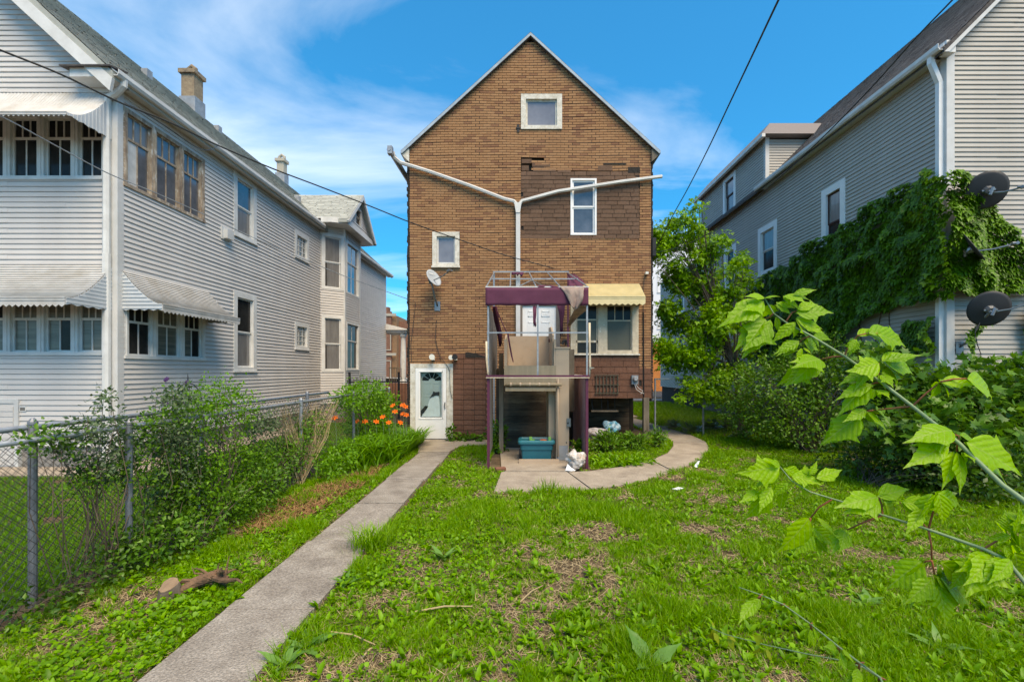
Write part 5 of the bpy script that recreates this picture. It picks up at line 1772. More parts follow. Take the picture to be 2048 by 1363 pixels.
# ================================================================== satellite dishes
def dish(name, label, c, aim, rx, rz, m, arm_to, mount, m_arm='metal_grey', feed=0.42, feed_dir=None, text=None):
    """c centre of the reflector; aim = direction the bowl faces; mount = list of points of the mast from dish back to the wall"""
    t = thing(name, label, 'satellite dish', mount[-1])
    z = V(aim).normalized()
    x = V((0, 0, 1)).cross(z).normalized()
    y = z.cross(x)
    c = V(c)
    q = MB()
    vs, fs = [], []
    R, N = 7, 28
    for side, dd in ((0, 0.0), (1, -0.014)):
        for i in range(R + 1):
            r = i / R
            for k in range(N):
                a = 2 * math.pi * k / N
                p = c + x * (rx * r * math.cos(a)) + y * (rz * r * math.sin(a)) + z * (0.16 * rx * r * r - 0.16 * rx + dd)
                vs.append(tuple(p))
    M_ = (R + 1) * N
    for s in (0, 1):
        for i in range(R):
            for k in range(N):
                f = (s * M_ + i * N + k, s * M_ + i * N + (k + 1) % N, s * M_ + (i + 1) * N + (k + 1) % N, s * M_ + (i + 1) * N + k)
                fs.append(f if s == 0 else f[::-1])
    for k in range(N):
        fs.append((R * N + k, R * N + (k + 1) % N, M_ + R * N + (k + 1) % N, M_ + R * N + k))
    q.add(vs, fs)
    q.build('reflector', m, t, smooth=True)
    bk_ = c - z * (0.16 * rx + 0.03)
    mb = MB()
    mb.tube([bk_ + z * 0.02, bk_ - z * 0.07], [0.09, 0.06], 8)
    mb.tube([bk_ - z * 0.02 - x * 0.1, bk_ - z * 0.02 + x * 0.1], 0.025, 6)
    mb.tube([bk_ - z * 0.06 - x * 0.05 + y * 0.05, bk_ - z * 0.12 - y * 0.08], 0.03, 6)
    mb.build('bracket', m_arm, t)
    MB().tube([bk_ - z * 0.08] + [V(p) for p in mount], 0.026, 8).build('mast', m_arm, t, smooth=True)
    w_ = V(mount[-1])
    MB().box(w_.x - 0.08, w_.x + 0.08, w_.y - 0.02, w_.y + 0.03, w_.z - 0.13, w_.z + 0.13).build('wall_plate', m_arm, t)
    f0 = bk_ - y * 0.05
    f1 = V(arm_to)
    MB().tube([f0, f0.lerp(f1, 0.5) - y * 0.03, f1], 0.016, 6).build('feed_arm', m_arm, t)
    fd = (c - f1).normalized()
    mb = MB()
    s_ = fd.cross(V((0, 0, 1))).normalized()
    for k in (-1, 0, 1):
        mb.tube([f1 + s_ * 0.05 * k - fd * 0.03, f1 + s_ * 0.05 * k + fd * 0.05], [0.022, 0.028], 8)
    mb.tube([f1 - s_ * 0.07 - fd * 0.02, f1 + s_ * 0.07 - fd * 0.02], 0.03, 6)
    mb.build('receiver', m_arm, t)
    return t, (c, x, y, z)


wd, ax = dish('satellite_dish', 'pale grey satellite dish on the brown house wall under the small window', bp(874, 561, 0.42), (0.78, -0.45, 0.42), 0.27, 0.25, 'dish_grey', bp(908, 553, 0.75), [bp(869, 576, 0.30), bp(872, 596, 0.22), bp(874, 606, 0.05), bp(875, 612, 0.0)])
tc_ = bpy.data.curves.new('lettering', 'FONT')
tc_.body = 'DIRECTV'
tc_.size = 0.062
tc_.align_x = 'CENTER'
tc_.extrude = 0.001
tmp_ = bpy.data.objects.new('lettering_curve', tc_)
me_ = bpy.data.meshes.new_from_object(tmp_)
bpy.data.objects.remove(tmp_)
me_.materials.clear()
me_.materials.append(MATS['trim_bright'])
to = bpy.data.objects.new('lettering', me_)
C.objects.link(to)
to['kind'] = 'stuff'
from mathutils import Matrix
c_, x_, y_, z_ = ax
to.parent = wd
mm_ = Matrix((x_, y_, z_)).transposed().to_4x4()
mm_.translation = c_ + y_ * 0.10 - z_ * 0.012 - V(wd.location)
to.matrix_local = mm_

RSC = F / RY
Yd = RY - 0.55


def dp(x, y, Y=Yd):
    return P(x, y, Y)


wallz = RY - 0.02
dish('satellite_dish', 'dark grey satellite dish highest on the taupe house wall, above the ivy', dp(1973, 380), (0.42, 0.76, 0.36), 0.33, 0.36, 'dish_dark', dp(2046, 374, Yd - 0.5), [dp(1968, 400, Yd + 0.2), dp(1965, 418, Yd + 0.35), (dp(1962, 425).x * RY / Yd, wallz, P(1962, 425, RY).z)])
dish('satellite_dish', 'dark satellite dish seen edge on amid the ivy, between the two other dark dishes', dp(1950, 494), (0.60, -0.68, 0.48), 0.30, 0.32, 'dish_dark', dp(2030, 487, Yd - 0.3), [dp(1950, 510, Yd + 0.3), P(1945, 520, RY - 0.02)])
dish('satellite_dish', 'dark grey satellite dish lowest on the taupe house wall with curved mast and hanging cable', dp(1977, 617), (0.42, 0.76, 0.36), 0.33, 0.36, 'dish_dark', dp(2060, 606, Yd - 0.4), [dp(1962, 640, Yd + 0.15), dp(1955, 655, Yd + 0.25), dp(1935, 683, Yd + 0.42), P(1918, 694, RY - 0.02)])
dcab = MB().tube([dp(1960, 645), dp(1950, 665), dp(1955, 690), P(1962, 708, RY - 0.04), P(1950, 718, RY - 0.02), P(1925, 708, RY - 0.02), P(1912, 715, RY - 0.02)], 0.008, 5)
tag(dcab.build('dish_cable', 'cable_black'), 'thin black cable looping below the lowest dish on the taupe house', 'cable')


# ================================================================== overhead cables
def cable(label, pts, r, m='cable_black', sub=6):
    q = [P(x, y, Y) for x, y, Y in pts]
    out = []
    for i in range(len(q) - 1):
        p0, p1, p2, p3 = q[max(i - 1, 0)], q[i], q[i + 1], q[min(i + 2, len(q) - 1)]
        for k in range(sub):
            t = k / sub
            out.append(0.5 * ((2 * p1) + (p2 - p0) * t + (2 * p0 - 5 * p1 + 4 * p2 - p3) * t * t + (3 * p1 - p0 - 3 * p2 + p3) * t ** 3))
    out.append(q[-1])
    o = MB().tube(out, r, 5).build('overhead_cable', m, smooth=True)
    return tag(o, label, 'cable', 'overhead cables')


cable('long black cable sagging from upper left across to the top of the purple canopy', [(-300, -20, 4.6), (0, 100, 5.5), (120, 148, 5.9), (240, 205, 6.4), (340, 245, 6.9), (430, 288, 7.4), (540, 335, 8.1), (640, 373, 8.8), (740, 412, 9.6), (830, 448, 10.4), (930, 483, 11.3), (1010, 510, 12.0), (1110, 537, 12.65)], 0.013)
cable('thin cable spliced off towards the pale house gutter', [(240, 205, 6.4), (275, 218, 6.7), (330, 252, 7.4), (385, 290, 8.2), (412, 300, 9.0), (428, 297, 9.8), (437, 288, 10.6)], 0.008)
cable('lower grey cable slanting past the pale house porch windows to the brown house corner', [(-200, 145, 5.0), (0, 232, 6.0), (100, 285, 6.6), (213, 345, 7.3), (310, 385, 7.9), (400, 425, 8.6), (500, 472, 9.4), (600, 515, 10.3), (700, 556, 11.3), (816, 598, 12.6)], 0.009, 'galvanised')
cable('thick black cable dropping steeply across the blue sky right of the gable', [(1640, -170, 3.2), (1557, 0, 4.4), (1505, 110, 5.6), (1460, 205, 6.9), (1415, 300, 8.6), (1375, 378, 10.3), (1345, 432, 11.6), (1312, 497, 12.7)], 0.011)
cable('black cable running along the taupe house roof edge to the brown house', [(2010, -110, 4.2), (1905, 0, 5.0), (1830, 78, 5.7), (1740, 178, 6.7), (1640, 280, 8.0), (1540, 372, 9.6), (1450, 447, 11.2), (1370, 490, 12.2), (1312, 505, 12.75)], 0.010)


# ================================================================== fences
def chainlink(label, X, y0, y1, top, posts, mesh_m='wire', pitch=0.085, post_r=0.03, lean=0.0, name='chain_link_fence'):
    t = thing(name, label, 'fence', (X, posts[1], 0), 'chain link fences')
    for i, y in enumerate(posts):
        MB().tube([(X + 0.03, y, -0.02), (X + 0.03, y, top + 0.02)], post_r, 10).lathe((X + 0.03, y, top + 0.02), [(post_r * 1.15, 0), (post_r * 1.1, 0.02), (post_r * 0.4, 0.05)], 10).build('post', 'rusty_galvanised' if i % 2 else 'galvanised', t, smooth=False)
    MB().tube([(X, y0, top), (X, (y0 + y1) / 2, top - 0.01), (X, y1, top)], 0.024, 8).build('top_rail', 'galvanised', t, smooth=True)
    q = MB()
    H = top - 0.03
    n = int((y1 - y0 + H) / pitch)
    for k in range(n):
        for sg in (1, -1):
            s = y0 + k * pitch if sg > 0 else y0 - H + k * pitch + H
            a, b = (s - H, 0.03), (s, H)
            if sg < 0:
                a, b = (s, 0.03), (s - H, H)
            pa, pb = list(a), list(b)
            # clip to the run
            def clip(p, r_):
                (ya, za), (yb, zb) = p, r_
                if ya < y0 and yb < y0 or ya > y1 and yb > y1:
                    return None
                def at(yv):
                    return za + (zb - za) * (yv - ya) / (yb - ya)
                if ya < y0:
                    za, ya = at(y0), y0
                elif ya > y1:
                    za, ya = at(y1), y1
                return (ya, za)
            c1, c2 = clip(a, b), clip(b, a)
            if not c1 or not c2:
                continue
            w_ = 0.004 * sg
            q.tube([(X + w_ + lean * 0, c1[0], c1[1]), (X - w_, (c1[0] + c2[0]) / 2, (c1[1] + c2[1]) / 2), (X + w_, c2[0], c2[1])], 0.0022, 3, cap=False)
    q.build('wire_mesh', mesh_m, t)
    return t


chainlink('nearer chain link fence with bright top rail beside the concrete path', -3.84, 0.6, 13.4, 1.41, [1.6, 4.43, 7.9, 10.4, 13.2])
chainlink('second chain link fence with rust streaked posts just behind, on the neighbour lawn side', -4.06, 0.4, 9.6, 1.49, [0.9, 3.76, 5.75, 8.6], pitch=0.088)
bf2 = thing('chain_link_fence', 'chain link fence across the side yard behind the box elder tree', 'fence', (5.5, 13.7, 0), 'chain link fences')
for x in (4.05, 5.5, 7.0, 8.6):
    MB().tube([(x, 13.7, 0), (x, 13.7, 1.72)], 0.028, 8).build('post', 'galvanised', bf2)
MB().tube([(4.05, 13.7, 1.7), (8.9, 13.7, 1.7)], 0.022, 8).build('top_rail', 'galvanised', bf2)
q = MB()
for k in range(70):
    for sg in (1, -1):
        x0 = 4.05 + k * 0.085 if sg > 0 else 4.05 + k * 0.085
        x1 = x0 + sg * 1.65
        za, zb = 0.03, 1.68
        if x1 > 8.9:
            zb = za + (8.9 - x0) / (x1 - x0) * 1.65
            x1 = 8.9
        if x1 < 4.05:
            zb = za + (4.05 - x0) / (x1 - x0) * 1.65
            x1 = 4.05
        if x0 < 8.9:
            q.tube([(x0, 13.7 + 0.004 * sg, za), (x1, 13.7 + 0.004 * sg, zb)], 0.0025, 3, cap=False)
q.build('wire_mesh', 'wire', bf2)
# black iron fence between the houses
irf = thing('iron_fence', 'black iron picket fence in the gap between the pale house and the brown house', 'fence', (-4.8, 18.5, 0))
for k in range(28):
    x = -6.9 + k * 0.13
    MB().tube([(x, 18.5, 0.05), (x, 18.5, 1.62), (x, 18.5, 1.72)], [0.011, 0.011, 0.002], 4).build('picket', 'iron_black', irf)
for z in (0.3, 1.5):
    MB().box(-7.0, -3.2, 18.485, 18.515, z - 0.02, z + 0.02).build('rail', 'iron_black', irf)
for x in (-6.95, -4.95, -3.3):
    MB().box(x - 0.035, x + 0.035, 18.46, 18.54, 0, 1.9).build('post', 'iron_black', irf)

# garden obelisk
ob = thing('garden_trellis', 'slim black metal garden obelisk with clematis behind the fence', 'trellis', (-4.75, 6.5, 0))
for k in range(4):
    a = math.pi / 4 + k * math.pi / 2
    dx_, dy_ = 0.17 * math.cos(a), 0.17 * math.sin(a)
    MB().tube([(-4.75 + dx_, 6.5 + dy_, 0), (-4.75 + dx_, 6.5 + dy_, 1.5), (-4.75 + dx_ * 0.8, 6.5 + dy_ * 0.8, 1.66), (-4.75 + dx_ * 0.4, 6.5 + dy_ * 0.4, 1.75), (-4.75, 6.5, 1.78)], 0.008, 5).build('leg', 'iron_black', ob)
MB().tube([(-4.75, 6.5, 1.76), (-4.75, 6.5, 1.90)], [0.012, 0.003], 6).build('finial', 'iron_black', ob)
for z in (0.6, 1.1, 1.5):
    MB().tube([(-4.75 + 0.17 * math.cos(t * math.pi / 6), 6.5 + 0.17 * math.sin(t * math.pi / 6), z) for t in range(13)], 0.006, 4).build('hoop', 'iron_black', ob)

# ================================================================== far street: brick block, car, white building
fb_ = thing('brick_apartment', 'far two storey brown brick apartment block seen through the left gap', 'building', (-14, 52, 0))
MB().box(-19.0, -13.6, 50, 62, 0, 8.0).build('front_wall', 'far_brick_tan', fb_)
MB().box(-13.6, -12.2, 51, 62, 0, 7.5).build('side_wall', 'far_brick', fb_)
MB().box(-16.1, -14.1, 49.6, 50, 0, 8.4).build('front_wall', 'far_brick', fb_)
for z in (3.6, 6.4, 7.9):
    MB().box(-19.1, -13.55, 49.5, 49.62, z, z + 0.28).build('stone_band', 'limestone', fb_)
ff = rear(49.6)
for z in (1.2, 4.2):
    for x in (-15.9, -14.85):
        window(ff, x, x + 0.75, z, z + 1.9, fb_, mc='limestone', ms='trim_white', glass=('pane_curtain', 'pane_dark'), casing=0.1)
MB().box(-15.2, -14.4, 49.6, 50.4, 8.4, 8.9).build('parapet_block', 'far_brick', fb_)
wb = thing('white_building', 'far white building with orange brick base behind the box elder tree', 'building', (13.5, 45, 0))
MB().box(12.6, 18, 44, 52, 4.6, 14.8).build('upper_wall', 'white_render', wb)
MB().box(12.5, 18, 43.9, 52, 0, 4.6).build('lower_wall', 'orange_brick', wb)
for z in (6, 9.5):
    window(rear(44), 13.2, 14.4, z, z + 2, wb, glass=('pane_sky', 'pane_dark'))
# parked car, seen from its side
car = thing('parked_car', 'white car parked on the far street beyond the iron fence', 'car', (-9.3, 35.2, 0))
prof = [(-2.2, 0.35), (2.2, 0.35), (2.25, 0.75), (1.5, 0.92), (0.85, 1.40), (-0.95, 1.46), (-1.75, 0.98), (-2.25, 0.85)]
MB(lambda u, d, z: (-9.3 + u, 35.2 + d, z)).prism(prof, -0.85, 0.85).build('body', 'car_white', car)
MB(lambda u, d, z: (-9.3 + u, 35.2 + d, z)).prism([(-1.45, 0.98), (1.2, 0.98), (0.72, 1.34), (-0.85, 1.39)], -0.86, 0.86).build('side_glass', 'pane_dark', car)
for sx in (-1.35, 1.4):
    for sy in (-0.86, 0.72):
        wo = MB().lathe((-9.3 + sx, 35.2 + sy, 0.33), [(0.33, 0), (0.33, 0.16)], 18, 'y').build('wheel', 'black_rubber', car)
        MB().lathe((-9.3 + sx, 35.2 + sy - 0.006, 0.33), [(0.2, 0), (0.2, 0.17)], 12, 'y').build('rim', 'metal_grey', wo)

# ================================================================== lawn
EXC = [[(-2.40, 0), (-1.66, 0), (-1.62, 10.9), (-1.5, 11.8), (-0.7, 11.85), (-0.7, 13), (-2.8, 13), (-2.6, 11.5), (-2.42, 10.7)],
       GP([(990, 984), (1003, 946), (1000, 897), (1160, 897), (1160, 944), (1240, 934), (1303, 919), (1335, 906), (1345, 893), (1345, 884), (1325, 872), (1290, 862), (1255, 845), (1240, 833), (1270, 837), (1300, 846), (1340, 858), (1380, 870), (1411, 884), (1417, 897), (1407, 912), (1384, 928), (1345, 942), (1290, 961), (1240, 972), (1180, 980), (1070, 985)])]


def free(x, y):
    ok = ~((y > 12.7) & (x > -3.2) & (x < 3.7))
    for p in EXC:
        ok &= ~inside(p, x, y)
    ok &= ~((x > -0.65) & (x < 1.4) & (y > 8.9))
    return ok


def vnoise(x, y, s, seed=0):
    r_ = np.random.default_rng(seed)
    g_ = r_.random((96, 96))
    fx, fy = (x / s) % 95, (y / s) % 95
    ix, iy = fx.astype(int), fy.astype(int)
    tx, ty = fx - ix, fy - iy
    tx, ty = tx * tx * (3 - 2 * tx), ty * ty * (3 - 2 * ty)
    return (g_[ix, iy] * (1 - tx) + g_[ix + 1, iy] * tx) * (1 - ty) + (g_[ix, iy + 1] * (1 - tx) + g_[ix + 1, iy + 1] * tx) * ty


def yard(n, y0=2.1, y1=13.0, x0=-3.8, x1=9.0, p=1.0):
    """random yard positions, denser near the camera (density ~ 1/Y^p per area, within the view)"""
    u = rng.random(n)
    if p == 1.0:
        y = y0 * (y1 / y0) ** u
    else:
        y = y0 + (y1 - y0) * u
    half_l, half_r = np.minimum(-x0, 1.18 * y + 0.3), np.minimum(x1, 1.14 * y + 0.3)
    x = -half_l + (half_l + half_r) * rng.random(n)
    return x, y


def upright(n, lean=0.35):
    d = norm(np.stack([rng.normal(size=n) * lean, rng.normal(size=n) * lean, np.ones(n)], 1))
    nm = norm(np.stack([rng.normal(size=n), rng.normal(size=n), np.zeros(n)], 1) + 1e-4)
    return frames(d, nm)


def cover(x, y):
    """how green the lawn is: bare brown patches near the middle and left foreground"""
    a = vnoise(x, y, 0.55, 3) * 0.6 + vnoise(x, y, 0.17, 4) * 0.4
    dry = np.exp(-(((x - 0.35) / 1.5) ** 2 + ((y - 3.9) / 1.3) ** 2)) * 0.10 + np.exp(-(((x + 1.2) / 0.9) ** 2 + ((y - 3.0) / 0.5) ** 2)) * 0.20 + np.exp(-(((x - 1.7) / 1.0) ** 2 + ((y - 4.6) / 0.9) ** 2)) * 0.10
    return a - dry


x, y = yard(370000)
tall = vnoise(x, y, 0.4, 9)
cv = cover(x, y)
k = free(x, y) & (cv + rng.normal(size=len(x)) * 0.05 > 0.33)
x, y, tall = x[k], y[k], tall[k]
n = len(x)
h = (0.03 + 0.12 * tall ** 2.5) * rng.uniform(0.6, 1.4, n)
edge = (np.abs(y - 7.2) < 0.2) & (x > -0.4) & (x < 2.2)
h = np.where(edge, h * 1.6, h)
sc = np.stack([0.005 + 0.003 * rng.random(n), h, h], 1) * np.array([1, 1, 1])
sc[:, 0] *= np.clip(y / 4.0, 0.9, 2.2)
grass = scatter('grass', BLADE, np.stack([x, y, np.zeros(n)], 1), upright(n, 0.5), sc, 'grass', kind='stuff')
tag(grass, 'uneven bright green grass blades across the yard', 'grass')

# broad-leaved weeds in rosettes
x, y = yard(15000)
cv = cover(x, y)
k = free(x, y) & (cv + rng.normal(size=len(x)) * 0.1 > 0.29)
x, y = x[k], y[k]
m_ = len(x)
per = 6
X, Y = np.repeat(x, per), np.repeat(y, per)
n = len(X)
az = rng.random(n) * 2 * math.pi
el = rng.uniform(0.2, 1.1, n)
d = np.stack([np.cos(az) * np.cos(el), np.sin(az) * np.cos(el), np.sin(el)], 1)
nm = norm(np.stack([-np.cos(az) * np.sin(el), -np.sin(az) * np.sin(el), np.cos(el)], 1))
size = np.repeat(0.03 + 0.07 * rng.random(m_) ** 2, per) * rng.uniform(0.6, 1.2, n)
wd_ = scatter('weeds', LANCE, np.stack([X, Y, np.full(n, 0.004)], 1), frames(d, nm), size, 'weed', kind='stuff')
tag(wd_, 'small broad leaved weeds growing through the lawn', 'weeds')

# round-leaved creeping cover along the path and in the strip beside the fence
x, y = yard(130000)
strip = ((x < -2.3) & (x > -3.9)) | ((x > -1.8) & (x < -0.3) & (y > 4.0)) | ((x > 3.0) & (y > 6.0)) | (inside(GP([(1180, 940), (1345, 900), (1290, 862), (1180, 880)]), x, y))
k = free(x, y) & (strip | (rng.random(len(x)) < 0.10)) & (vnoise(x, y, 0.3, 21) * 0.6 + vnoise(x, y, 0.12, 22) * 0.4 + rng.normal(size=len(x)) * 0.08 > 0.44)
rust = inside(GP([(500, 1060), (560, 1010), (700, 960), (760, 940), (730, 965), (640, 1020), (560, 1065)]), x, y)
k &= ~(rust & (rng.random(len(x)) < 0.8))
x, y = x[k], y[k]
n = len(x)
az = rng.random(n) * 2 * math.pi
el = rng.uniform(-0.1, 0.6, n)
d = np.stack([np.cos(az) * np.cos(el), np.sin(az) * np.cos(el), np.sin(el)], 1)
nm = norm(np.stack([rng.normal(size=n) * 0.4, rng.normal(size=n) * 0.4 - 0.15, np.ones(n)], 1))
gi = scatter('ground_ivy', ROUND, np.stack([x, y, rng.uniform(0.012, 0.075, n)], 1), frames(d, nm), 0.012 + 0.032 * rng.random(n) ** 2, 'weed', kind='stuff')
tag(gi, 'round leaved ground ivy along the path edges and fence strip', 'ground cover')

# dry straw lying flat
x, y = yard(110000, y1=11)
cv = cover(x, y)
k = free(x, y) & (cv < 0.445 + rng.normal(size=len(x)) * 0.06)
x, y = x[k], y[k]
n = len(x)
az = rng.random(n) * 2 * math.pi
d = np.stack([np.cos(az), np.sin(az), rng.uniform(-0.05, 0.25, n)], 1)
nm = norm(np.stack([rng.normal(size=n) * 0.3, rng.normal(size=n) * 0.3, np.ones(n)], 1))
L_ = rng.uniform(0.03, 0.12, n)
st = scatter('straw', BLADE, np.stack([x, y, rng.uniform(0.004, 0.02, n)], 1), frames(d, nm), np.stack([0.0045 * np.clip(y / 3.5, 0.9, 2), L_, L_ * 0.3], 1), 'straw', kind='stuff')
tag(st, 'dead straw coloured thatch lying between the green tufts', 'straw')
x, y = yard(60000, y0=4, y1=10, x0=-3.9, x1=0.1)
k = inside(GP([(480, 1075), (540, 1012), (690, 955), (770, 932), (745, 960), (650, 1018), (570, 1068)]), x, y) & free(x, y)
x, y = x[k], y[k]
n = len(x)
az = rng.random(n) * 2 * math.pi
d = np.stack([np.cos(az), np.sin(az), rng.uniform(-0.05, 0.5, n)], 1)
nm = norm(np.stack([rng.normal(size=n) * 0.3, rng.normal(size=n) * 0.3, np.ones(n)], 1))
L_ = rng.uniform(0.05, 0.16, n)
st = scatter('cut_stalks', BLADE, np.stack([x, y, rng.uniform(0.01, 0.04, n)], 1), frames(d, nm), np.stack([np.full(n, 0.011), L_, L_ * 0.3], 1), 'rust_straw', kind='stuff')
tag(st, 'rusty brown cut stalks heaped between the path and the lilies', 'straw')

# neighbour lawn beyond the fence, short and even; verge by the right walk
n = 115000
y = 1.6 * (8.35 / 1.6) ** rng.random(n)
x = -4.2 - (np.minimum(1.25 * y + 0.6, 11) - 4.2) * rng.random(n)
k = (x < -4.1) & (vnoise(x + 30, y, 0.4, 31) > 0.12)
x, y = x[k], y[k]
x2, y2 = rng.uniform(-7.1, -4.2, 25000), rng.uniform(8.3, 17, 25000)
x, y = np.concatenate([x, x2]), np.concatenate([y, y2])
n = len(x)
h = rng.uniform(0.03, 0.06, n)
ng = scatter('lawn_grass', BLADE, np.stack([x, y, np.zeros(n)], 1), upright(n, 0.45), np.stack([0.006 * np.clip(y / 4, 0.9, 2), h, h], 1), 'grass_cut', kind='stuff')
tag(ng, 'short mown lawn of the neighbour behind the chain link fence', 'grass')
n = 30000
x, y = rng.uniform(3.9, 9.0, n), rng.uniform(12.0, 28, n)
k = free(x, y) & ~((x < 5.0) & (x > 3.9) & (y > 18.5))
x, y = x[k], y[k]
n = len(x)
h = rng.uniform(0.06, 0.16, n)
ng = scatter('side_grass', BLADE, np.stack([x, y, np.zeros(n)], 1), upright(n, 0.5), np.stack([np.full(n, 0.022), h, h], 1), 'grass', kind='stuff')
tag(ng, 'rough grass of the side yard between the brown and taupe houses', 'grass')
n = 9000
x, y = rng.uniform(-16, 6, n), rng.uniform(31.4, 33.4, n)
h = rng.uniform(0.08, 0.2, n)
ng = scatter('verge_grass', BLADE, np.stack([x, y, np.zeros(n)], 1), upright(n, 0.5), np.stack([np.full(n, 0.05), h, h], 1), 'grass', kind='stuff')
tag(ng, 'grass verge along the far street', 'grass')


# ================================================================== ivy on the taupe house
def ivy_on(px_poly, to_px, sample, to_world, out, n0, size, holes=()):
    u, v = sample(n0)
    px, py = to_px(u, v)
    j = 14 * (vnoise(px + 500, py + 500, 22.0, 41) - 0.5)
    k = inside(px_poly, px + j, py + j)
    for hp in holes:
        k &= ~inside(hp, px, py)
    u, v = u[k], v[k]
    n = len(u)
    lump = vnoise(u * 1.0 + 20, v * 1.0 + 20, 0.34, 43) ** 1.5 * 0.30 + vnoise(u + 20, v + 20, 0.9, 44) * 0.12
    near = np.exp(-((u - (RY if out[0] else RX)) / 0.40) ** 2) * 0.16
    off = 0.02 + lump + rng.random(n) * 0.05 + near
    pos = to_world(u, v, off)
    o_ = np.array(out, float)
    nm = norm(o_ * 0.8 + np.array([0, -0.25, 0.95]) + rng.normal(size=(n, 3)) * 0.33)
    along = np.cross(o_, np.array([0, 0, 1.0]))
    d = norm(np.array([0, 0, -0.8]) + o_ * 0.6 + along[None, :] * rng.normal(size=(n, 1)) * 0.45)
    return pos, frames(d, nm), size * (0.5 + 0.9 * rng.random(n))


ivy = thing('climbing_ivy', 'dense dark green ivy climbing over the corner of the taupe house', 'ivy', (RX, RY, 1.0))
main = [(1478, 625), (1500, 590), (1560, 545), (1640, 490), (1700, 445), (1780, 395), (1850, 358), (1896, 332), (1925, 360), (1932, 590), (1840, 602), (1760, 632), (1705, 680), (1660, 720), (1600, 745), (1545, 740), (1500, 690)]
low = [(1745, 712), (1790, 690), (1820, 645), (1860, 640), (1893, 630), (1893, 698), (1820, 705)]
bits_p, bits_r, bits_s = [], [], []
for poly, n0 in ((main, 50000), (low, 50000)):
    p_, r_, s_ = ivy_on(poly, lambda u, v: (CX + RX / u * F, HY - (v - CH) / u * F), lambda n: (rng.uniform(9.25, 19.0, n), rng.uniform(1.0, 7.2, n)),
                        lambda u, v, o: np.stack([RX - o, u, v], 1), (-1, 0, 0), n0, 0.118)
    bits_p.append(p_), bits_r.append(r_), bits_s.append(s_)
rearp = [(1866, 352), (1925, 368), (1950, 398), (1980, 440), (2010, 490), (2070, 505), (2070, 590), (1990, 582), (1935, 590), (1866, 585)]
rearb = [(1893, 690), (1905, 660), (1935, 640), (1950, 645), (1925, 665), (1905, 700), (1893, 760)]
for poly, n0 in ((rearp, 17000), (rearb, 12000), ([(2035, 620), (2070, 600), (2070, 720), (2040, 715)], 9000)):
    p_, r_, s_ = ivy_on(poly, lambda u, v: (CX + u / RY * F, HY - (v - CH) / RY * F), lambda n: (rng.uniform(8.72, 11.2, n), rng.uniform(1.5, 6.5, n)),
                        lambda u, v, o: np.stack([u, RY - o, v], 1), (0, -1, 0), n0, 0.118)
    bits_p.append(p_), bits_r.append(r_), bits_s.append(s_)
scatter('foliage', IVY, np.concatenate(bits_p), np.concatenate(bits_r), np.concatenate(bits_s), 'ivy_leaf', ivy)
vm = MB()
for k in range(7):
    yb = 11.0 + k * 0.6
    vm.tube([(RX - 0.03, yb, 0.1), (RX - 0.03, yb + random.uniform(-0.4, 0.4), 2.0), (RX - 0.03, yb + random.uniform(-0.7, 0.7), 3.6), (RX - 0.03, yb + random.uniform(-0.9, 0.6), 4.6)], [0.025, 0.02, 0.014, 0.006], 5)
vm.build('stems', 'twig', ivy)


# ================================================================== box elder tree
def tree(name, label, base, trunk, limbs, ells, clumps, per, spread, size, m, tpl, shell=0.4):
    t = thing(name, label, 'tree', base)
    mb = MB()
    for pts, r0, r1 in trunk:
        n_ = len(pts)
        mb.tube(pts, [r0 + (r1 - r0) * i / (n_ - 1) for i in range(n_)], 8)
    mb.build('trunk', 'bark', t)
    lm = MB()
    for pts, r0, r1 in limbs:
        n_ = len(pts)
        lm.tube(pts, [r0 + (r1 - r0) * i / (n_ - 1) for i in range(n_)], 5)
    lm.build('limbs', 'bark', t)
    pts, out = cloud(ells, clumps, per, spread, shell)
    n_ = len(pts)
    nm = norm(out * 0.4 + rng.normal(size=(n_, 3)) * 0.45 + np.array([0, -0.1, 0.8]))
    d = norm(out * 0.7 + rng.normal(size=(n_, 3)) * 0.6 + np.array([0, 0, -0.45]))
    scatter('crown', tpl, pts, frames(d, nm), size * rng.uniform(0.6, 1.3, n_), m, t)
    return t


TY = 14.0


def tp(x, y, dy=0.0):
    return tuple(P(x, y, TY + dy))


rt = random.Random(31)
sil = [(1318, 470), (1330, 425), (1352, 440), (1385, 408), (1405, 440), (1440, 420), (1450, 470), (1490, 490), (1512, 545), (1500, 620), (1520, 690), (1505, 770), (1440, 790), (1360, 780), (1310, 740), (1325, 640), (1308, 560)]
el_px = []
while len(el_px) < 52:
    x, y = rt.uniform(1300, 1525), rt.uniform(400, 800)
    if inside(sil, np.array([x]), np.array([y]))[0]:
        r_ = rt.uniform(13, 32)
        el_px.append((x, y, r_ * 1.25, r_ * 0.8))
el_px += [(1420, 785, 40, 18), (1470, 800, 36, 18), (1370, 790, 30, 15), (1395, 560, 40, 60), (1430, 650, 50, 50), (1345, 410 + 30, 14, 22), (1322, 455, 14, 12), (1392, 415, 14, 12)]
ells = []
for (x, y, rx, ry) in el_px:
    c = P(x, y, TY + random.uniform(-0.9, 0.9))
    ells.append((c.x, c.y, c.z, rx * TY / F * 0.95, rx * TY / F * 0.9, ry * TY / F * 0.85))
trunk = [([tp(1482, 905 - 35), tp(1478, 800), tp(1470, 735), tp(1440, 660), tp(1415, 570), tp(1400, 480)], 0.11, 0.025)]
limbs = []
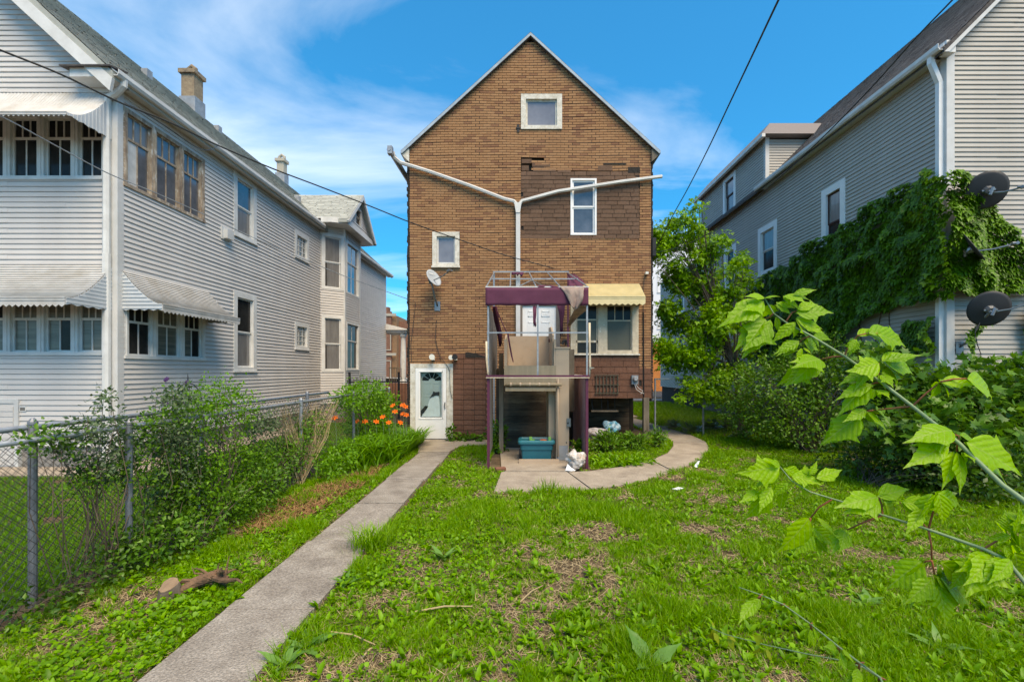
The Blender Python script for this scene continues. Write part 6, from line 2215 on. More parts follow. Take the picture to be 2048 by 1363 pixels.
for (x, y, rx, ry), e in zip(el_px, ells):
    s = random.choice([(1440, 660), (1425, 600), (1470, 735), (1455, 695)])
    for q in range(2):
        e_ = V((e[0] + random.uniform(-0.8, 0.8) * e[3], e[1] + random.uniform(-0.7, 0.7) * e[4], e[2] + random.uniform(-0.5, 0.8) * e[5]))
        a_ = V(tp(*s))
        limbs.append(([a_, a_.lerp(e_, 0.5) + V((0, 0, 0.12)), e_], 0.024, 0.005))
tree('box_elder_tree', 'bright green box elder tree growing between the brown and taupe houses', tuple(P(1482, 870, TY)), trunk, limbs, ells, 760, 22, 0.11, 0.145, 'box_elder', TRIFOIL, shell=0.2)

# ================================================================== shrubs on the right
def E(x, y, Y, rx, ry, rz):
    c = P(x, y, Y)
    return (c.x, c.y, c.z, rx, ry, rz)


b = G(1620, 905)
bush('bramble_shrub', 'dark tangled shrub with bare twigs at the foot of the ivy wall', 'shrub', (*b, 0), [E(1560, 770, 11.2, 0.85, 0.8, 0.75), E(1620, 740, 11.4, 0.9, 0.8, 0.75), E(1680, 790, 10.6, 0.8, 0.7, 0.75), E(1600, 840, 10.9, 1.0, 0.8, 0.6), E(1540, 830, 11.3, 0.6, 0.6, 0.6), E(1500, 760, 11.6, 0.5, 0.5, 0.4), E(1650, 690, 11.4, 0.45, 0.4, 0.3), E(1720, 740, 10.4, 0.5, 0.5, 0.4), E(1490, 830, 12.0, 0.55, 0.5, 0.45), E(1470, 790, 12.6, 0.5, 0.4, 0.35)],
     900, 14, 0.13, 0.085, 'shrub_mid', stems=80, stem_r=0.011, shell=0.55)
b = G(1880, 985)
bush('maple_sapling', 'leafy silver maple sapling thicket in front of the taupe house corner', 'sapling', (6.9, 7.6, 0), [E(1790, 770, 7.9, 0.75, 0.6, 0.42), E(1900, 800, 7.6, 0.85, 0.6, 0.45), E(1830, 850, 7.4, 0.9, 0.6, 0.40), E(1750, 720, 8.2, 0.5, 0.4, 0.25), E(1930, 880, 7.2, 0.8, 0.6, 0.35)],
     520, 9, 0.11, 0.125, 'maple_leaf', MAPLE, stems=18, stem_r=0.013, shell=0.45, up=0.5)
bush('maple_sapling', 'leafy maple sapling at the right picture edge under the lowest dish', 'sapling', (8.5, 7.8, 0), [E(2010, 790, 7.8, 0.7, 0.6, 0.40), E(2060, 850, 7.6, 0.9, 0.6, 0.55), E(2000, 740, 8.3, 0.5, 0.5, 0.18)],
     300, 9, 0.11, 0.125, 'maple_leaf', MAPLE, stems=10, stem_r=0.013, shell=0.45, up=0.5)
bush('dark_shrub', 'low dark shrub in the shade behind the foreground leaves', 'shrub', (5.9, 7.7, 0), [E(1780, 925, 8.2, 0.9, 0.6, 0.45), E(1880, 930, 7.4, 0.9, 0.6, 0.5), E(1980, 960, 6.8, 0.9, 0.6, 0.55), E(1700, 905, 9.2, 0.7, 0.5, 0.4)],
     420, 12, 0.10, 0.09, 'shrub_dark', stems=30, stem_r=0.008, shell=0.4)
bush('ivy_shrub', 'glossy green ivy mound along the taupe house foundation', 'shrub', (10.2, 9.0, 0), [E(1960, 765, 9.0, 1.0, 0.3, 0.3), E(2080, 770, 9.0, 1.0, 0.3, 0.35), (10.2, 9.1, 1.0, 1.5, 0.4, 0.8)], 300, 12, 0.09, 0.11, 'ivy_leaf', IVY, stems=8)
for i, (x, y, s) in enumerate(((1345, 868, 0.30), (1385, 862, 0.34), (1425, 858, 0.36), (1465, 868, 0.34), (1310, 858, 0.26), (1440, 880, 0.3))):
    gx, gy = G(x, y)
    t = thing('hosta', ['variegated hosta nearest the porch post by the walk', 'second variegated hosta from the porch post', 'variegated hosta in the middle of the row by the walk', 'rightmost large hosta before the dark shrub', 'smallest hosta at the far end of the row', 'hosta sitting in front of the row at the walk edge'][i], 'plant', (gx + 0.6, gy, 0), 'hostas along the walk')
    n = 60
    az = rng.random(n) * 2 * math.pi
    el = rng.uniform(0.15, 1.1, n)
    d = np.stack([np.cos(az) * np.cos(el), np.sin(az) * np.cos(el), np.sin(el)], 1)
    nm = norm(np.stack([-np.cos(az) * np.sin(el), -np.sin(az) * np.sin(el) - 0.1, np.cos(el)], 1))
    pos = np.array([[gx + 0.6, gy, 0.04]]) + d * s * rng.uniform(0.2, 0.9, n)[:, None]
    scatter('leaves', ROUND, pos, frames(d, nm), s * rng.uniform(0.35, 0.6, n), 'hosta_leaf', t)
# bed beside the lift and weeds at its feet
for (nm_, lab, x, y, hh, rx, cl, mt, tp_) in (
        ('garden_plant', 'leafy dark plant clump in the bed right of the purple frame', 1215, 905, 0.5, 0.45, 80, 'shrub_mid', LANCE),
        ('garden_plant', 'spiky green plant clump in the middle of the bed beside the lift', 1262, 900, 0.45, 0.5, 80, 'shrub_mid', LANCE),
        ('garden_plant', 'tall thin weed in front of the porch post', 1318, 895, 0.55, 0.2, 26, 'shrub_mid', LANCE),
        ('garden_plant', 'low bright weed patch at the front of the bed', 1240, 930, 0.16, 0.7, 90, 'weed', LANCE),
        ('garden_plant', 'green weeds growing at the foot of the right purple post', 1160, 918, 0.42, 0.18, 30, 'shrub_bright', LEAF),
        ('garden_plant', 'dark leafy weed inside the left purple post', 996, 905, 0.75, 0.22, 60, 'shrub_mid', LEAF),
        ('garden_plant', 'small weed sprouting beside the white basement door frame', 902, 884, 0.4, 0.1, 12, 'shrub_mid', LEAF),
        ('garden_plant', 'low weeds along the wall base between the basement door and the lift', 945, 882, 0.14, 0.6, 40, 'shrub_mid', LEAF)):
    gx, gy = G(x, y)
    gy = min(gy, 12.55)
    bush(nm_, lab, 'plant', (gx, gy, 0), [(gx, gy, hh * 0.5, rx, min(rx, 0.25), hh * 0.5)], cl, 9, 0.05, 0.11, mt, tp_, stems=6, stem_r=0.006, shell=0.3, up=0.5)

# ================================================================== growth on the chain link fences
FX = -3.84


def FE(x, y, rx, ry, rz, X=FX):
    Y = F * -X / (CX - x)
    return (X, Y, CH - (y - HY) / F * Y, rx, ry, rz)


def fbase(x, X=FX):
    return (X, F * -X / (CX - x), 0)


bush('fence_vine', 'loose climbing vine arching over the fence rail near the pale house downspout', 'vine', fbase(215), [FE(210, 800, 0.05, 0.16, 0.14), FE(190, 850, 0.08, 0.25, 0.10), FE(230, 870, 0.10, 0.35, 0.16), FE(160, 905, 0.08, 0.18, 0.18), FE(205, 935, 0.10, 0.22, 0.16), FE(120, 880, 0.06, 0.15, 0.06)], 150, 9, 0.035, 0.042, 'greyish_leaf', stems=12, stem_r=0.006, shell=0.3)
bush('fence_vine', 'wispy vine sprawling on the fence mesh left of the middle post', 'vine', fbase(310), [FE(285, 870, 0.08, 0.3, 0.12), FE(330, 910, 0.12, 0.35, 0.2), FE(300, 960, 0.08, 0.25, 0.25), FE(345, 990, 0.12, 0.3, 0.25)], 150, 9, 0.045, 0.045, 'shrub_mid', stems=14, stem_r=0.006, shell=0.3)
bush('fence_shrub', 'tall bright shrub rising above the fence rail below the porch awning', 'shrub', fbase(430), [FE(440, 790, 0.2, 0.45, 0.22), FE(400, 830, 0.2, 0.5, 0.25), FE(470, 820, 0.2, 0.5, 0.3), FE(420, 900, 0.2, 0.6, 0.35), FE(385, 970, 0.2, 0.5, 0.35), FE(460, 930, 0.22, 0.6, 0.4)], 420, 12, 0.07, 0.046, 'shrub_bright', stems=26, stem_r=0.008, shell=0.45)
bush('fence_shrub', 'dense dark green shrub filling the fence between path bend and lilies', 'shrub', fbase(530), [FE(500, 930, 0.25, 0.6, 0.3), FE(560, 920, 0.28, 0.7, 0.35), FE(600, 890, 0.25, 0.7, 0.3), FE(520, 980, 0.25, 0.5, 0.25), FE(450, 1010, 0.25, 0.5, 0.3), FE(620, 850, 0.2, 0.6, 0.2)], 480, 12, 0.07, 0.055, 'shrub_mid', stems=26, stem_r=0.008, shell=0.45)
bush('fence_shrub', 'leafy low shrub with pale leaflets in front of the middle fence post', 'shrub', (FX + 0.3, 4.9, 0), [(FX + 0.3, 4.6, 0.25, 0.25, 0.5, 0.22), (FX + 0.32, 5.3, 0.3, 0.25, 0.6, 0.28), (FX + 0.35, 6.1, 0.35, 0.3, 0.6, 0.32)], 230, 11, 0.06, 0.055, 'shrub_mid', LEAF, stems=14, stem_r=0.006, shell=0.45)
bush('round_shrub', 'rounded bright green shrub at the fence end behind the lilies', 'shrub', fbase(735), [FE(735, 790, 0.5, 0.6, 0.36), FE(700, 800, 0.35, 0.5, 0.25), FE(765, 805, 0.4, 0.5, 0.3), FE(735, 850, 0.55, 0.6, 0.5)], 420, 13, 0.08, 0.075, 'shrub_bright', stems=16, stem_r=0.01, shell=0.6)
bush('fence_vine', 'leafy creeper strung along the top rail over the first fence posts', 'vine', fbase(150), [FE(60, 875, 0.05, 0.25, 0.05), FE(120, 885, 0.07, 0.25, 0.10), FE(165, 960, 0.08, 0.2, 0.2), FE(250, 930, 0.1, 0.3, 0.2), FE(290, 845, 0.08, 0.35, 0.08), FE(350, 835, 0.08, 0.4, 0.08)], 190, 9, 0.04, 0.045, 'shrub_mid', stems=14, stem_r=0.005, shell=0.2)
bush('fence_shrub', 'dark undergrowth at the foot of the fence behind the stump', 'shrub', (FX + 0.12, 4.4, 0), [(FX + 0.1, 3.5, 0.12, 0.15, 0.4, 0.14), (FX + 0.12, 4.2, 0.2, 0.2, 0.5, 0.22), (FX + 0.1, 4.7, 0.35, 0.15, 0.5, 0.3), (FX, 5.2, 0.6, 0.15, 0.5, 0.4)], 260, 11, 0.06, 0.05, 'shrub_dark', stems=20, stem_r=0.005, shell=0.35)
bush('fence_shrub', 'loose pale leaved shrub poking over the rail in the middle of the fence', 'shrub', fbase(370), [FE(355, 800, 0.12, 0.3, 0.14), FE(330, 860, 0.12, 0.35, 0.2), FE(370, 880, 0.14, 0.4, 0.2), FE(350, 940, 0.12, 0.35, 0.25), FE(520, 850, 0.15, 0.6, 0.15)], 300, 10, 0.06, 0.045, 'greyish_leaf', stems=22, stem_r=0.006, shell=0.35)
bush('dry_brush', 'tangle of dry brown stalks against the far part of the fence', 'brush', fbase(590), [FE(590, 830, 0.15, 0.9, 0.3), FE(650, 820, 0.15, 0.9, 0.25)], 60, 6, 0.08, 0.04, 'greyish_leaf', stems=110, stem_r=0.006, stem_mat='straw', shell=0.2)
bush('clematis', 'purple flowered clematis climbing the black garden obelisk', 'vine', (-4.75, 6.6, 0), [(-4.8, 6.45, 1.45, 0.2, 0.2, 0.3), (-4.85, 6.4, 1.1, 0.3, 0.3, 0.4), (-4.6, 6.3, 1.0, 0.35, 0.3, 0.4)], 70, 9, 0.07, 0.06, 'shrub_mid', stems=8, stem_r=0.005, shell=0.3)
cle = [o for o in C.objects if o.name.startswith('clematis')][0]
for k in range(11):
    p = V((-4.88 + random.uniform(-0.22, 0.28), 6.36 + random.uniform(-0.12, 0.1), 1.42 + random.uniform(-0.28, 0.42)))
    q = MB()
    for j in range(6):
        a = j * math.pi / 3 + k
        dv = V((math.cos(a), 0.2, math.sin(a)))
        sv = V((-math.sin(a), 0, math.cos(a)))
        q.add([tuple(p), tuple(p + dv * 0.02 + sv * 0.011), tuple(p + dv * 0.036), tuple(p + dv * 0.02 - sv * 0.011)], [(0, 1, 2, 3)])
    q.build('flower', 'clematis_purple', cle)

# daylilies: arching strap leaves and orange trumpets
lil = thing('daylily', 'clump of orange daylilies beside the path near the basement door', 'flower', (-3.1, 10.8, 0))
n = 2600
cx_ = np.concatenate([rng.normal(-3.05, 0.35, n // 2), rng.normal(-3.3, 0.35, n - n // 2)])
cy_ = np.concatenate([rng.normal(11.2, 0.55, n // 2), rng.normal(10.0, 0.6, n - n // 2)])
cx_ = np.clip(cx_, -3.8, -2.62)
az = rng.random(n) * 2 * math.pi
d = norm(np.stack([np.cos(az) * 0.55, np.sin(az) * 0.55, np.ones(n) * 0.9], 1))
nm = norm(np.stack([-np.cos(az), -np.sin(az), np.full(n, 0.6)], 1))
ARCH = (np.array([(-0.5, 0, 0), (0.5, 0, 0), (-0.55, 0.4, 0.02), (0.55, 0.4, 0.02), (-0.45, 0.75, -0.10), (0.45, 0.75, -0.10), (0, 1.0, -0.36)]), [(0, 1, 3), (0, 3, 2), (2, 3, 5), (2, 5, 4), (4, 5, 6)])
hh = rng.uniform(0.3, 0.75, n)
scatter('leaves', ARCH, np.stack([cx_, cy_, np.zeros(n)], 1), frames(d, nm), np.stack([np.full(n, 0.026), hh, hh], 1), 'shrub_bright', lil)
fl_px = [(671, 838), (715, 845), (730, 845), (752, 845), (766, 836), (787, 813), (790, 825), (806, 812), (800, 847), (812, 832), (807, 829), (778, 847), (838 - 28, 815)]
for k, (x, y) in enumerate(fl_px):
    Yq = {0: 9.4}.get(k, 10.6 + 0.5 * ((x - 700) / 120))
    p = P(x, y, Yq)
    st_ = MB().tube([(p.x + random.uniform(-0.15, 0.15), p.y + 0.1, 0), (p.x, p.y + 0.05, p.z * 0.6), tuple(p - V((0, 0, 0.03)))], 0.006, 4).build('stalk', 'green_stem', lil)
    q = MB()
    tilt = V((random.uniform(-0.5, 0.5), -0.6, 0.8)).normalized()
    ax_ = tilt.orthogonal().normalized()
    bx_ = tilt.cross(ax_)
    for j in range(6):
        a = j * math.pi / 3 + random.uniform(-0.15, 0.15)
        o_ = ax_ * math.cos(a) + bx_ * math.sin(a)
        s_ = tilt.cross(o_)
        q.add([tuple(p), tuple(p + o_ * 0.045 + tilt * 0.05 + s_ * 0.022), tuple(p + o_ * 0.085 + tilt * 0.045), tuple(p + o_ * 0.045 + tilt * 0.05 - s_ * 0.022)], [(0, 1, 2, 3)])
    q.build('flower', 'lily_orange', lil)
bush('lily_weeds', 'leafy green weeds mixed in behind the orange daylilies', 'weed', (-3.45, 10.4, 0), [(-3.5, 9.2, 0.3, 0.3, 0.6, 0.26), (-3.45, 10.4, 0.26, 0.3, 0.8, 0.24), (-3.4, 8.3, 0.25, 0.3, 0.6, 0.22)], 190, 11, 0.08, 0.07, 'shrub_bright', stems=20, stem_r=0.005, shell=0.35)
# fern in front of the lilies
fe = thing('fern', 'light green fern with long fronds among the daylilies', 'plant', (-2.95, 9.9, 0))
for k in range(11):
    a = k * 0.6 + random.uniform(-0.2, 0.2)
    L_ = random.uniform(0.5, 0.8)
    o_ = V((math.cos(a), math.sin(a), 0))
    q = MB()
    for i in range(1, 15):
        t = i / 15
        p = V((-2.95, 9.9, 0.05)) + o_ * (L_ * 0.75 * t) + V((0, 0, L_ * (1.25 * t - 0.75 * t * t)))
        s_ = V((-o_.y, o_.x, 0))
        w_ = 0.17 * math.sin(math.pi * min(1, t * 0.9 + 0.1)) * (1.1 - t * 0.6)
        for sg in (1, -1):
            q.add([tuple(p), tuple(p + s_ * sg * w_ * 0.5 + o_ * 0.045), tuple(p + s_ * sg * w_ + o_ * 0.03 - V((0, 0, 0.02))), tuple(p + s_ * sg * w_ * 0.5 - o_ * 0.005)], [(0, 1, 2, 3)])
    q.build('frond', 'shrub_bright', fe)

# ================================================================== stump with roots
sx, sy = G(342, 1195)
stp = thing('tree_stump', 'small sawn tree stump with splayed broken roots beside the fence', 'stump', (sx, sy, 0))
rs = random.Random(21)
sm = MB()
N_ = 18
prof = [(0.115, -0.03), (0.095, 0.02), (0.078, 0.06), (0.070, 0.105), (0.066, 0.118)]
vs = []
for r_, z_ in prof:
    for k in range(N_):
        a = 2 * math.pi * k / N_
        rr_ = r_ * (1 + 0.10 * math.sin(3 * a + 1) + 0.06 * math.sin(7 * a))
        vs.append((sx + rr_ * math.cos(a) - 0.15 * z_, sy + rr_ * math.sin(a), z_ + (0.035 * math.sin(a) if z_ > 0.1 else 0)))
fs = [(i * N_ + k, i * N_ + (k + 1) % N_, (i + 1) * N_ + (k + 1) % N_, (i + 1) * N_ + k) for i in range(len(prof) - 1) for k in range(N_)]
sm.add(vs, fs).build('trunk', 'bark', stp)
MB().add([(x, y, z - 0.002) for x, y, z in vs[-N_:]], [tuple(range(N_))]).build('cut_face', 'stump_wood', stp)
hub = V((sx + 0.27, sy + 0.12, 0.13))
for k in range(15):
    a = rs.uniform(-0.4, math.pi + 0.6) if k > 2 else [0.1, 2.6, 1.3][k]
    L_ = rs.uniform(0.14, 0.34)
    dv = V((math.cos(a), 0.35 * rs.uniform(-1, 1), 0.55 * math.sin(a)))
    st_ = hub + V((rs.uniform(-0.12, 0.12), rs.uniform(-0.05, 0.05), rs.uniform(-0.05, 0.03)))
    pts = [st_ - dv * 0.06]
    for q in range(1, 5):
        pts.append(st_ + dv * (L_ * q / 4) + V((rs.uniform(-0.02, 0.02), rs.uniform(-0.02, 0.02), rs.uniform(-0.02, 0.02))))
    pts = [V((p.x, p.y, max(p.z, 0.02))) for p in pts]
    r0 = rs.uniform(0.012, 0.03)
    MB().tube(pts, [r0, r0, r0 * 0.75, r0 * 0.5, r0 * 0.2], 7).build('root', 'root_wood', stp)
MB().tube([(sx + 0.05, sy + 0.03, 0.03), (sx + 0.15, sy + 0.09, 0.09), (sx + 0.27, sy + 0.12, 0.13), (sx + 0.4, sy + 0.14, 0.1)], [0.04, 0.05, 0.05, 0.025], 9).build('root', 'root_wood', stp)

# ================================================================== single weeds and sticks in the lawn
LEAFM = {}


def big_leaf_mesh(kind, m):
    """toothed leaflet, unit length along +y, folded and drooping; kinds differ in outline"""
    key = (kind, m)
    if key in LEAFM:
        return LEAFM[key]
    r_ = random.Random(kind * 13 + 5)
    N = 13
    me = bpy.data.meshes.new('leaflet')
    vs, fs = [], []
    wmax = [0.19, 0.25, 0.30, 0.12][kind]
    pk = [0.42, 0.38, 0.34, 0.45][kind]
    droop = [0.22, 0.3, 0.16, 0.25][kind]
    bend = r_.uniform(-0.06, 0.06)
    for i in range(N + 1):
        t = i / N
        if t < pk:
            w_ = wmax * math.sin(t / pk * math.pi / 2) ** 0.75
        else:
            q_ = (t - pk) / (1 - pk)
            w_ = wmax * (1 - q_) ** (0.75 + 0.75 * q_)
        tooth = 0.0
        if kind < 3 and 0.25 < t < 0.95 and i % 3 == 0:
            tooth = wmax * (0.34 if kind == 2 else 0.26) * (1.1 - t)
        if kind == 2 and i == 6:
            tooth += 0.10
        z = -droop * t * t
        cx = bend * math.sin(t * math.pi)
        for s in (-1, -0.5, 0, 0.5, 1):
            ww = (w_ + (tooth if abs(s) == 1 else 0)) * s
            vs.append((cx + ww, t - (0.05 * tooth / wmax if abs(s) == 1 else 0), z + 0.30 * abs(ww) - 0.25 * ww * ww / max(wmax, 1e-3) + 0.006 * math.sin(t * 16 + 3 * s)))
    for i in range(N):
        for j in range(4):
            a = i * 5 + j
            fs.append((a, a + 1, a + 6, a + 5))
    me.from_pydata(vs, [], fs)
    me.polygons.foreach_set('use_smooth', [True] * len(fs))
    me.materials.append(MATS[m])
    me.update()
    LEAFM[key] = me
    return me


def put_leaf(parent, b, tip, nrm, kind, m='big_leaf', name='leaflet'):
    b, tip, nrm = V(b), V(tip), V(nrm)
    y_ = (tip - b)
    L_ = y_.length
    y_.normalize()
    x_ = y_.cross(nrm).normalized()
    z_ = x_.cross(y_)
    o = bpy.data.objects.new(name, big_leaf_mesh(kind, m))
    C.objects.link(o)
    o.parent = parent
    mm = Matrix((x_ * L_, y_ * L_, z_ * L_)).transposed().to_4x4()
    mm.translation = b - origin(parent)
    o.matrix_local = mm
    return o


for (x, y, lab, n_, L_) in ((888, 1120, 'large pale dock plant in the lawn right of the path', 9, 0.24), (1300, 1335, 'long pale green dock leaf at the bottom of the picture', 3, 0.26), (1735, 1210, 'broad leaved weed low in the right foreground lawn', 6, 0.16), (610, 1300, 'dandelion rosette at the path edge in the near foreground', 9, 0.22), (570, 1335, 'dandelion rosette lowest on the path edge', 9, 0.2), (690, 1170, 'dandelion rosette higher up along the right path edge', 8, 0.18), (300, 1290, 'broad leaved weed in the fence strip left of the path', 8, 0.16), (1880, 1300, 'jagged weed in the bottom right of the lawn', 8, 0.2), (470, 1140, 'leafy weed beside the path right of the stump', 7, 0.12)):
    gx, gy = G(x, y)
    t = thing('dock_weed', lab, 'weed', (gx, gy, 0), 'large weeds in the lawn')
    for k in range(n_):
        a = 2 * math.pi * k / n_ + random.uniform(-0.3, 0.3)
        e_ = random.uniform(0.3, 0.9)
        dv = V((math.cos(a) * math.cos(e_), math.sin(a) * math.cos(e_), math.sin(e_)))
        put_leaf(t, V((gx, gy, 0.01)), V((gx, gy, 0.01)) + dv * L_ * random.uniform(0.7, 1.15), V((0, -0.15, 1)), 3 if n_ > 6 else 0, 'dock_leaf', 'leaf')
gx, gy = G(745, 1100)
tg = thing('grass_tuft', 'tall grass tuft overhanging the right edge of the path', 'grass', (gx, gy, 0))
n = 260
az = rng.random(n) * 2 * math.pi
d = norm(np.stack([np.cos(az) * 0.4, np.sin(az) * 0.4, np.ones(n)], 1))
nm = norm(np.stack([-np.cos(az), -np.sin(az), np.full(n, 0.3)], 1))
hh = rng.uniform(0.15, 0.36, n)
scatter('blades', ARCH, np.stack([gx + rng.normal(0, 0.10, n), gy + rng.normal(0, 0.09, n), np.zeros(n)], 1), frames(d, nm), np.stack([np.full(n, 0.008), hh, hh], 1), 'grass', tg)
for (x0, y0, x1, y1, r_, lab) in ((830, 1230, 945, 1220, 0.008, 'straight tan stick lying in the foreground lawn'), (657, 1270, 750, 1298, 0.007, 'thin crooked twig on the bare soil near the path'), (1040, 1210, 1085, 1178, 0.006, 'short stick in the middle of the lawn'), (722, 1325, 753, 1302, 0.007, 'short pale stick on the bare soil at the bottom')):
    a, b_ = G(x0, y0), G(x1, y1)
    q = MB().tube([(a[0], a[1], 0.03), ((a[0] + b_[0]) / 2, (a[1] + b_[1]) / 2 + 0.02, 0.045), (b_[0], b_[1], 0.035)], [r_, r_ * 0.9, r_ * 0.6], 6)
    tag(q.build('fallen_stick', 'straw', base=(a[0], a[1], 0.03)), lab, 'stick', 'fallen sticks')

# ================================================================== foreground box elder shoots
Z4 = lambda x, y: (1400 + x / 3.097, 560 + y / 3.097)
Z5 = lambda x, y: (1400 + x / 2.944, 900 + y / 2.944)


def shoot(label, stem_px, zf, ydep, rbase, rtip, leaves, petioles, extra_base, kinds=(0, 1, 2), m='big_leaf', seed=1, tilt=0.5):
    """stem_px from tip to base in zoom pixels; ydep(px_x) gives depth along the shoot"""
    r_ = random.Random(seed)
    base = extra_base[-1]
    t = thing('box_elder_shoot', label, 'sapling', base, 'box elder shoots in the foreground')
    pts = [P(*zf(*q), ydep(zf(*q)[0])) for q in stem_px] + [V(b_) for b_ in extra_base]
    n_ = len(pts)
    MB().tube(pts, [rtip + (rbase - rtip) * (i / (n_ - 1)) for i in range(n_)], 9).build('stem', 'green_stem', t, smooth=True)
    for q in petioles:
        pp = [P(*zf(*a), ydep(zf(*a)[0]) + (0.015 if i else 0)) for i, a in enumerate(q)]
        MB().tube(pp, [0.0034, 0.0028, 0.0022][:len(pp)] if len(pp) <= 3 else 0.0028, 6).build('petiole', 'red_stem', t, smooth=True)
    for (x0, y0, x1, y1) in leaves:
        a, b_ = zf(x0, y0), zf(x1, y1)
        Ya = ydep(a[0])
        pa = P(*a, Ya)
        pb = P(*b_, Ya + r_.uniform(-0.05, 0.03))
        pb = pa + (pb - pa) * 1.2
        ln = math.hypot(x1 - x0, y1 - y0)
        nrm = V((r_.uniform(-0.35, 0.35), -0.75, tilt + r_.uniform(-0.25, 0.35)))
        kd = r_.choice(kinds)
        put_leaf(t, pa, pb, nrm, kd, m)
        for _ in range(r_.choice((0, 1, 1, 2)) if ln > 60 else 0):
            v_ = pb - pa
            v_ = V((v_.x * 0.8 + r_.uniform(-0.6, 0.6) * v_.z, v_.y + r_.uniform(0.0, 0.04), v_.z * 0.8 + r_.uniform(-0.5, 0.3) * abs(v_.x) - 0.01))
            put_leaf(t, pa + V((0, 0.01, 0)), pa + V((0, 0.01, 0)) + v_, V((r_.uniform(-0.6, 0.6), -0.6, 0.6)), r_.choice(kinds), m)
    return t


L1 = [(400, 110, 315, 85), (400, 110, 475, 88), (395, 130, 175, 215), (385, 150, 290, 165), (440, 150, 435, 225), (395, 235, 245, 390), (405, 240, 300, 395), (435, 245, 410, 350), (470, 225, 498, 315), (470, 150, 565, 195), (525, 95, 640, 122), (580, 85, 705, 52), (480, 140, 580, 160),
      (600, 205, 800, 190), (605, 180, 720, 140), (600, 240, 770, 310), (595, 260, 470, 365), (595, 285, 588, 345), (640, 275, 695, 305), (615, 375, 505, 440), (612, 395, 525, 460), (645, 385, 740, 425), (630, 420, 612, 495), (640, 418, 690, 445), (700, 345, 800, 362),
      (975, 345, 1090, 295), (1045, 330, 1235, 300), (1100, 335, 1275, 390), (970, 365, 930, 432), (745, 490, 610, 508), (690, 512, 540, 628), (715, 500, 640, 548), (1110, 515, 955, 545), (1060, 560, 890, 615), (1140, 500, 1340, 445), (1150, 512, 1350, 548), (1125, 575, 1265, 585), (1120, 585, 1190, 645), (1065, 645, 885, 708), (1090, 680, 1005, 722), (1100, 678, 1165, 712),
      (1490, 630, 1560, 700), (1495, 632, 1700, 625), (1655, 610, 1880, 695), (1030, 805, 930, 855), (1030, 812, 1165, 905), (985, 840, 795, 975), (985, 850, 945, 955), (1090, 800, 1170, 850),
      (1610, 958, 1745, 1005), (1650, 1005, 1985, 1170), (1540, 985, 1350, 1000), (1535, 1015, 1350, 1115), (1590, 1062, 1655, 1278), (1640, 1065, 1700, 1110), (1560, 930, 1360, 940), (1660, 1020, 1760, 1120)]
P1 = [[(690, 345), (640, 360), (612, 390)], [(895, 470), (920, 410), (975, 345)], [(975, 345), (1045, 328), (1100, 330)], [(895, 470), (820, 475), (745, 490)], [(1120, 630), (1105, 580), (1110, 515)], [(1120, 630), (1090, 635), (1060, 645)], [(1315, 780), (1400, 700), (1490, 630)], [(1490, 630), (1570, 612), (1655, 610)],
      [(1315, 780), (1180, 795), (1070, 805)], [(1070, 805), (1020, 815), (985, 845)], [(1600, 1005), (1605, 965), (1540, 945)], [(1600, 1005), (1560, 1003), (1535, 1012)], [(1600, 1005), (1592, 1030), (1590, 1062)], [(530, 260), (570, 200), (600, 190)], [(455, 205), (430, 230), (400, 240)]]
shoot('long slanting box elder shoot with bright green leaves in front of the ivy wall', [(400, 110), (455, 205), (530, 260), (690, 345), (895, 470), (1120, 630), (1315, 780), (1600, 1005), (1870, 1265), (2000, 1360)], Z4,
      lambda x: 1.85 - 0.55 * (x - 1500) / 550, 0.0095, 0.002, L1, P1, [(1.55, 1.18, 1.38), (1.80, 1.05, 0.8), (1.86, 1.0, 0.0)], seed=4)
L2 = [(470, 95, 275, 125), (470, 90, 430, 58), (500, 110, 610, 150), (540, 150, 695, 188), (520, 190, 430, 265), (590, 185, 660, 275), (420, 215, 365, 335), (350, 245, 265, 285), (645, 145, 692, 75), (685, 165, 835, 112), (485, 220, 490, 355), (400, 240, 290, 390), (470, 130, 350, 175),
      (640, 395, 515, 590), (645, 480, 570, 598), (660, 455, 800, 555), (690, 395, 790, 470), (690, 520, 755, 605), (850, 470, 838, 575), (1050, 275, 870, 310), (1045, 270, 1225, 225), (1085, 300, 1180, 410), (1050, 310, 1015, 390), (1000, 320, 870, 378), (1060, 260, 1160, 300),
      (1195, 305, 1370, 340), (1400, 250, 1560, 315), (1405, 255, 1445, 420), (1310, 345, 1245, 468), (1385, 258, 1330, 400), (1320, 658, 1228, 805), (1365, 755, 1255, 875), (1400, 790, 1465, 1010), (1415, 750, 1625, 895), (1430, 665, 1610, 800), (1390, 740, 1480, 830),
      (1835, 500, 1710, 525), (1855, 490, 1910, 350), (1790, 560, 1855, 665), (1700, 600, 1655, 765), (1830, 510, 1960, 600), (1760, 590, 1800, 690), (1850, 600, 1910, 770), (1875, 490, 1990, 570), (1720, 620, 1630, 745), (1890, 430, 1990, 330), (1560, 690, 1500, 800), (1550, 680, 1640, 760), (1830, 640, 1760, 760)]
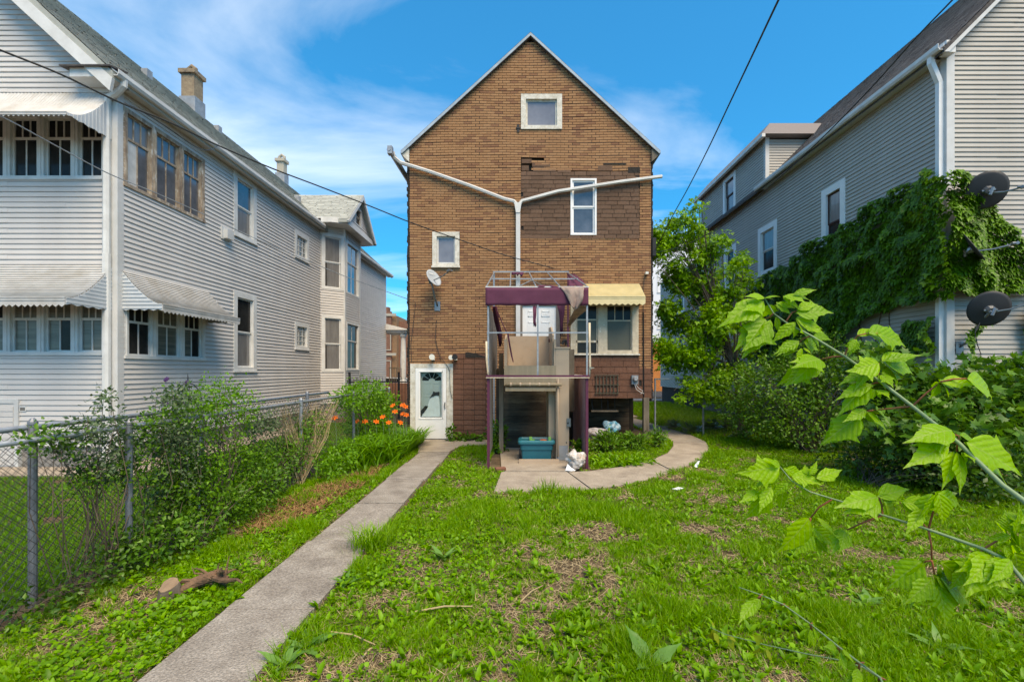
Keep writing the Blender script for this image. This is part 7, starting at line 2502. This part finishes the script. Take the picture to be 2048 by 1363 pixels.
P2 = [[(780, 285), (700, 335), (650, 400)], [(650, 400), (640, 450), (645, 500)], [(1075, 380), (960, 425), (865, 468)], [(1075, 380), (1070, 320), (1050, 270)], [(1345, 465), (1260, 380), (1175, 305)], [(1345, 465), (1362, 560), (1365, 650)], [(1365, 650), (1375, 700), (1390, 790)], [(1365, 650), (1330, 652), (1320, 660)], [(1670, 580), (1750, 530), (1835, 505)], [(1670, 580), (1600, 640), (1540, 685)], [(1345, 465), (1380, 330), (1400, 255)]]
shoot('lower box elder shoot with drooping leaves over the right of the lawn', [(470, 95), (540, 180), (650, 245), (780, 285), (930, 330), (1075, 380), (1345, 465), (1500, 520), (1670, 580), (1800, 640)], Z5,
      lambda x: 1.75 - 0.45 * (x - 1480) / 550, 0.0068, 0.0016, L2, P2, [(1.50, 1.22, 1.20), (1.78, 1.08, 0.7), (1.84, 1.04, 0.0)], seed=9, tilt=0.35)
L3, P3 = [], []
r3 = random.Random(3)
s3 = [(230, 805), (360, 850), (490, 905), (650, 1020), (810, 1150), (940, 1250), (1060, 1335)]
for (x, y) in s3[1:]:
    for k in range(4):
        dx_, dy_ = r3.uniform(-90, 90), r3.uniform(-20, 110)
        L3.append((x + dx_ * 0.4, y + dy_ * 0.4, x + dx_ * 1.3, y + dy_ * 1.3 + 20))
        P3.append([(x, y), (x + dx_ * 0.4, y + dy_ * 0.4)])
shoot('thin pale stemmed box elder shoot low over the foreground grass', s3, Z5, lambda x: 1.75 - 0.25 * (x - 1480) / 400, 0.005, 0.0015, L3, P3, [(1.25, 1.5, 0.78), (1.7, 1.3, 0.4), (1.8, 1.2, 0.0)], kinds=(0, 1), seed=12)
L4, P4 = [], []
s4 = [(60, 1040), (145, 1080), (370, 1140), (620, 1195), (830, 1235), (960, 1275), (1062, 1340)]
for (x, y) in s4[:3]:
    for k in range(4):
        dx_, dy_ = r3.uniform(-60, 70), r3.uniform(-50, 80)
        L4.append((x + dx_ * 0.4, y + dy_ * 0.4, x + dx_ * 1.1, y + dy_ * 1.1 + 10))
shoot('thin yellowing box elder shoot lowest over the foreground grass', s4, Z5, lambda x: 1.9 - 0.3 * (x - 1400) / 400, 0.004, 0.0012, L4, P4, [(1.28, 1.45, 0.70), (1.72, 1.25, 0.35), (1.82, 1.15, 0.0)], kinds=(0, 1), m='yellow_leaf', seed=15)
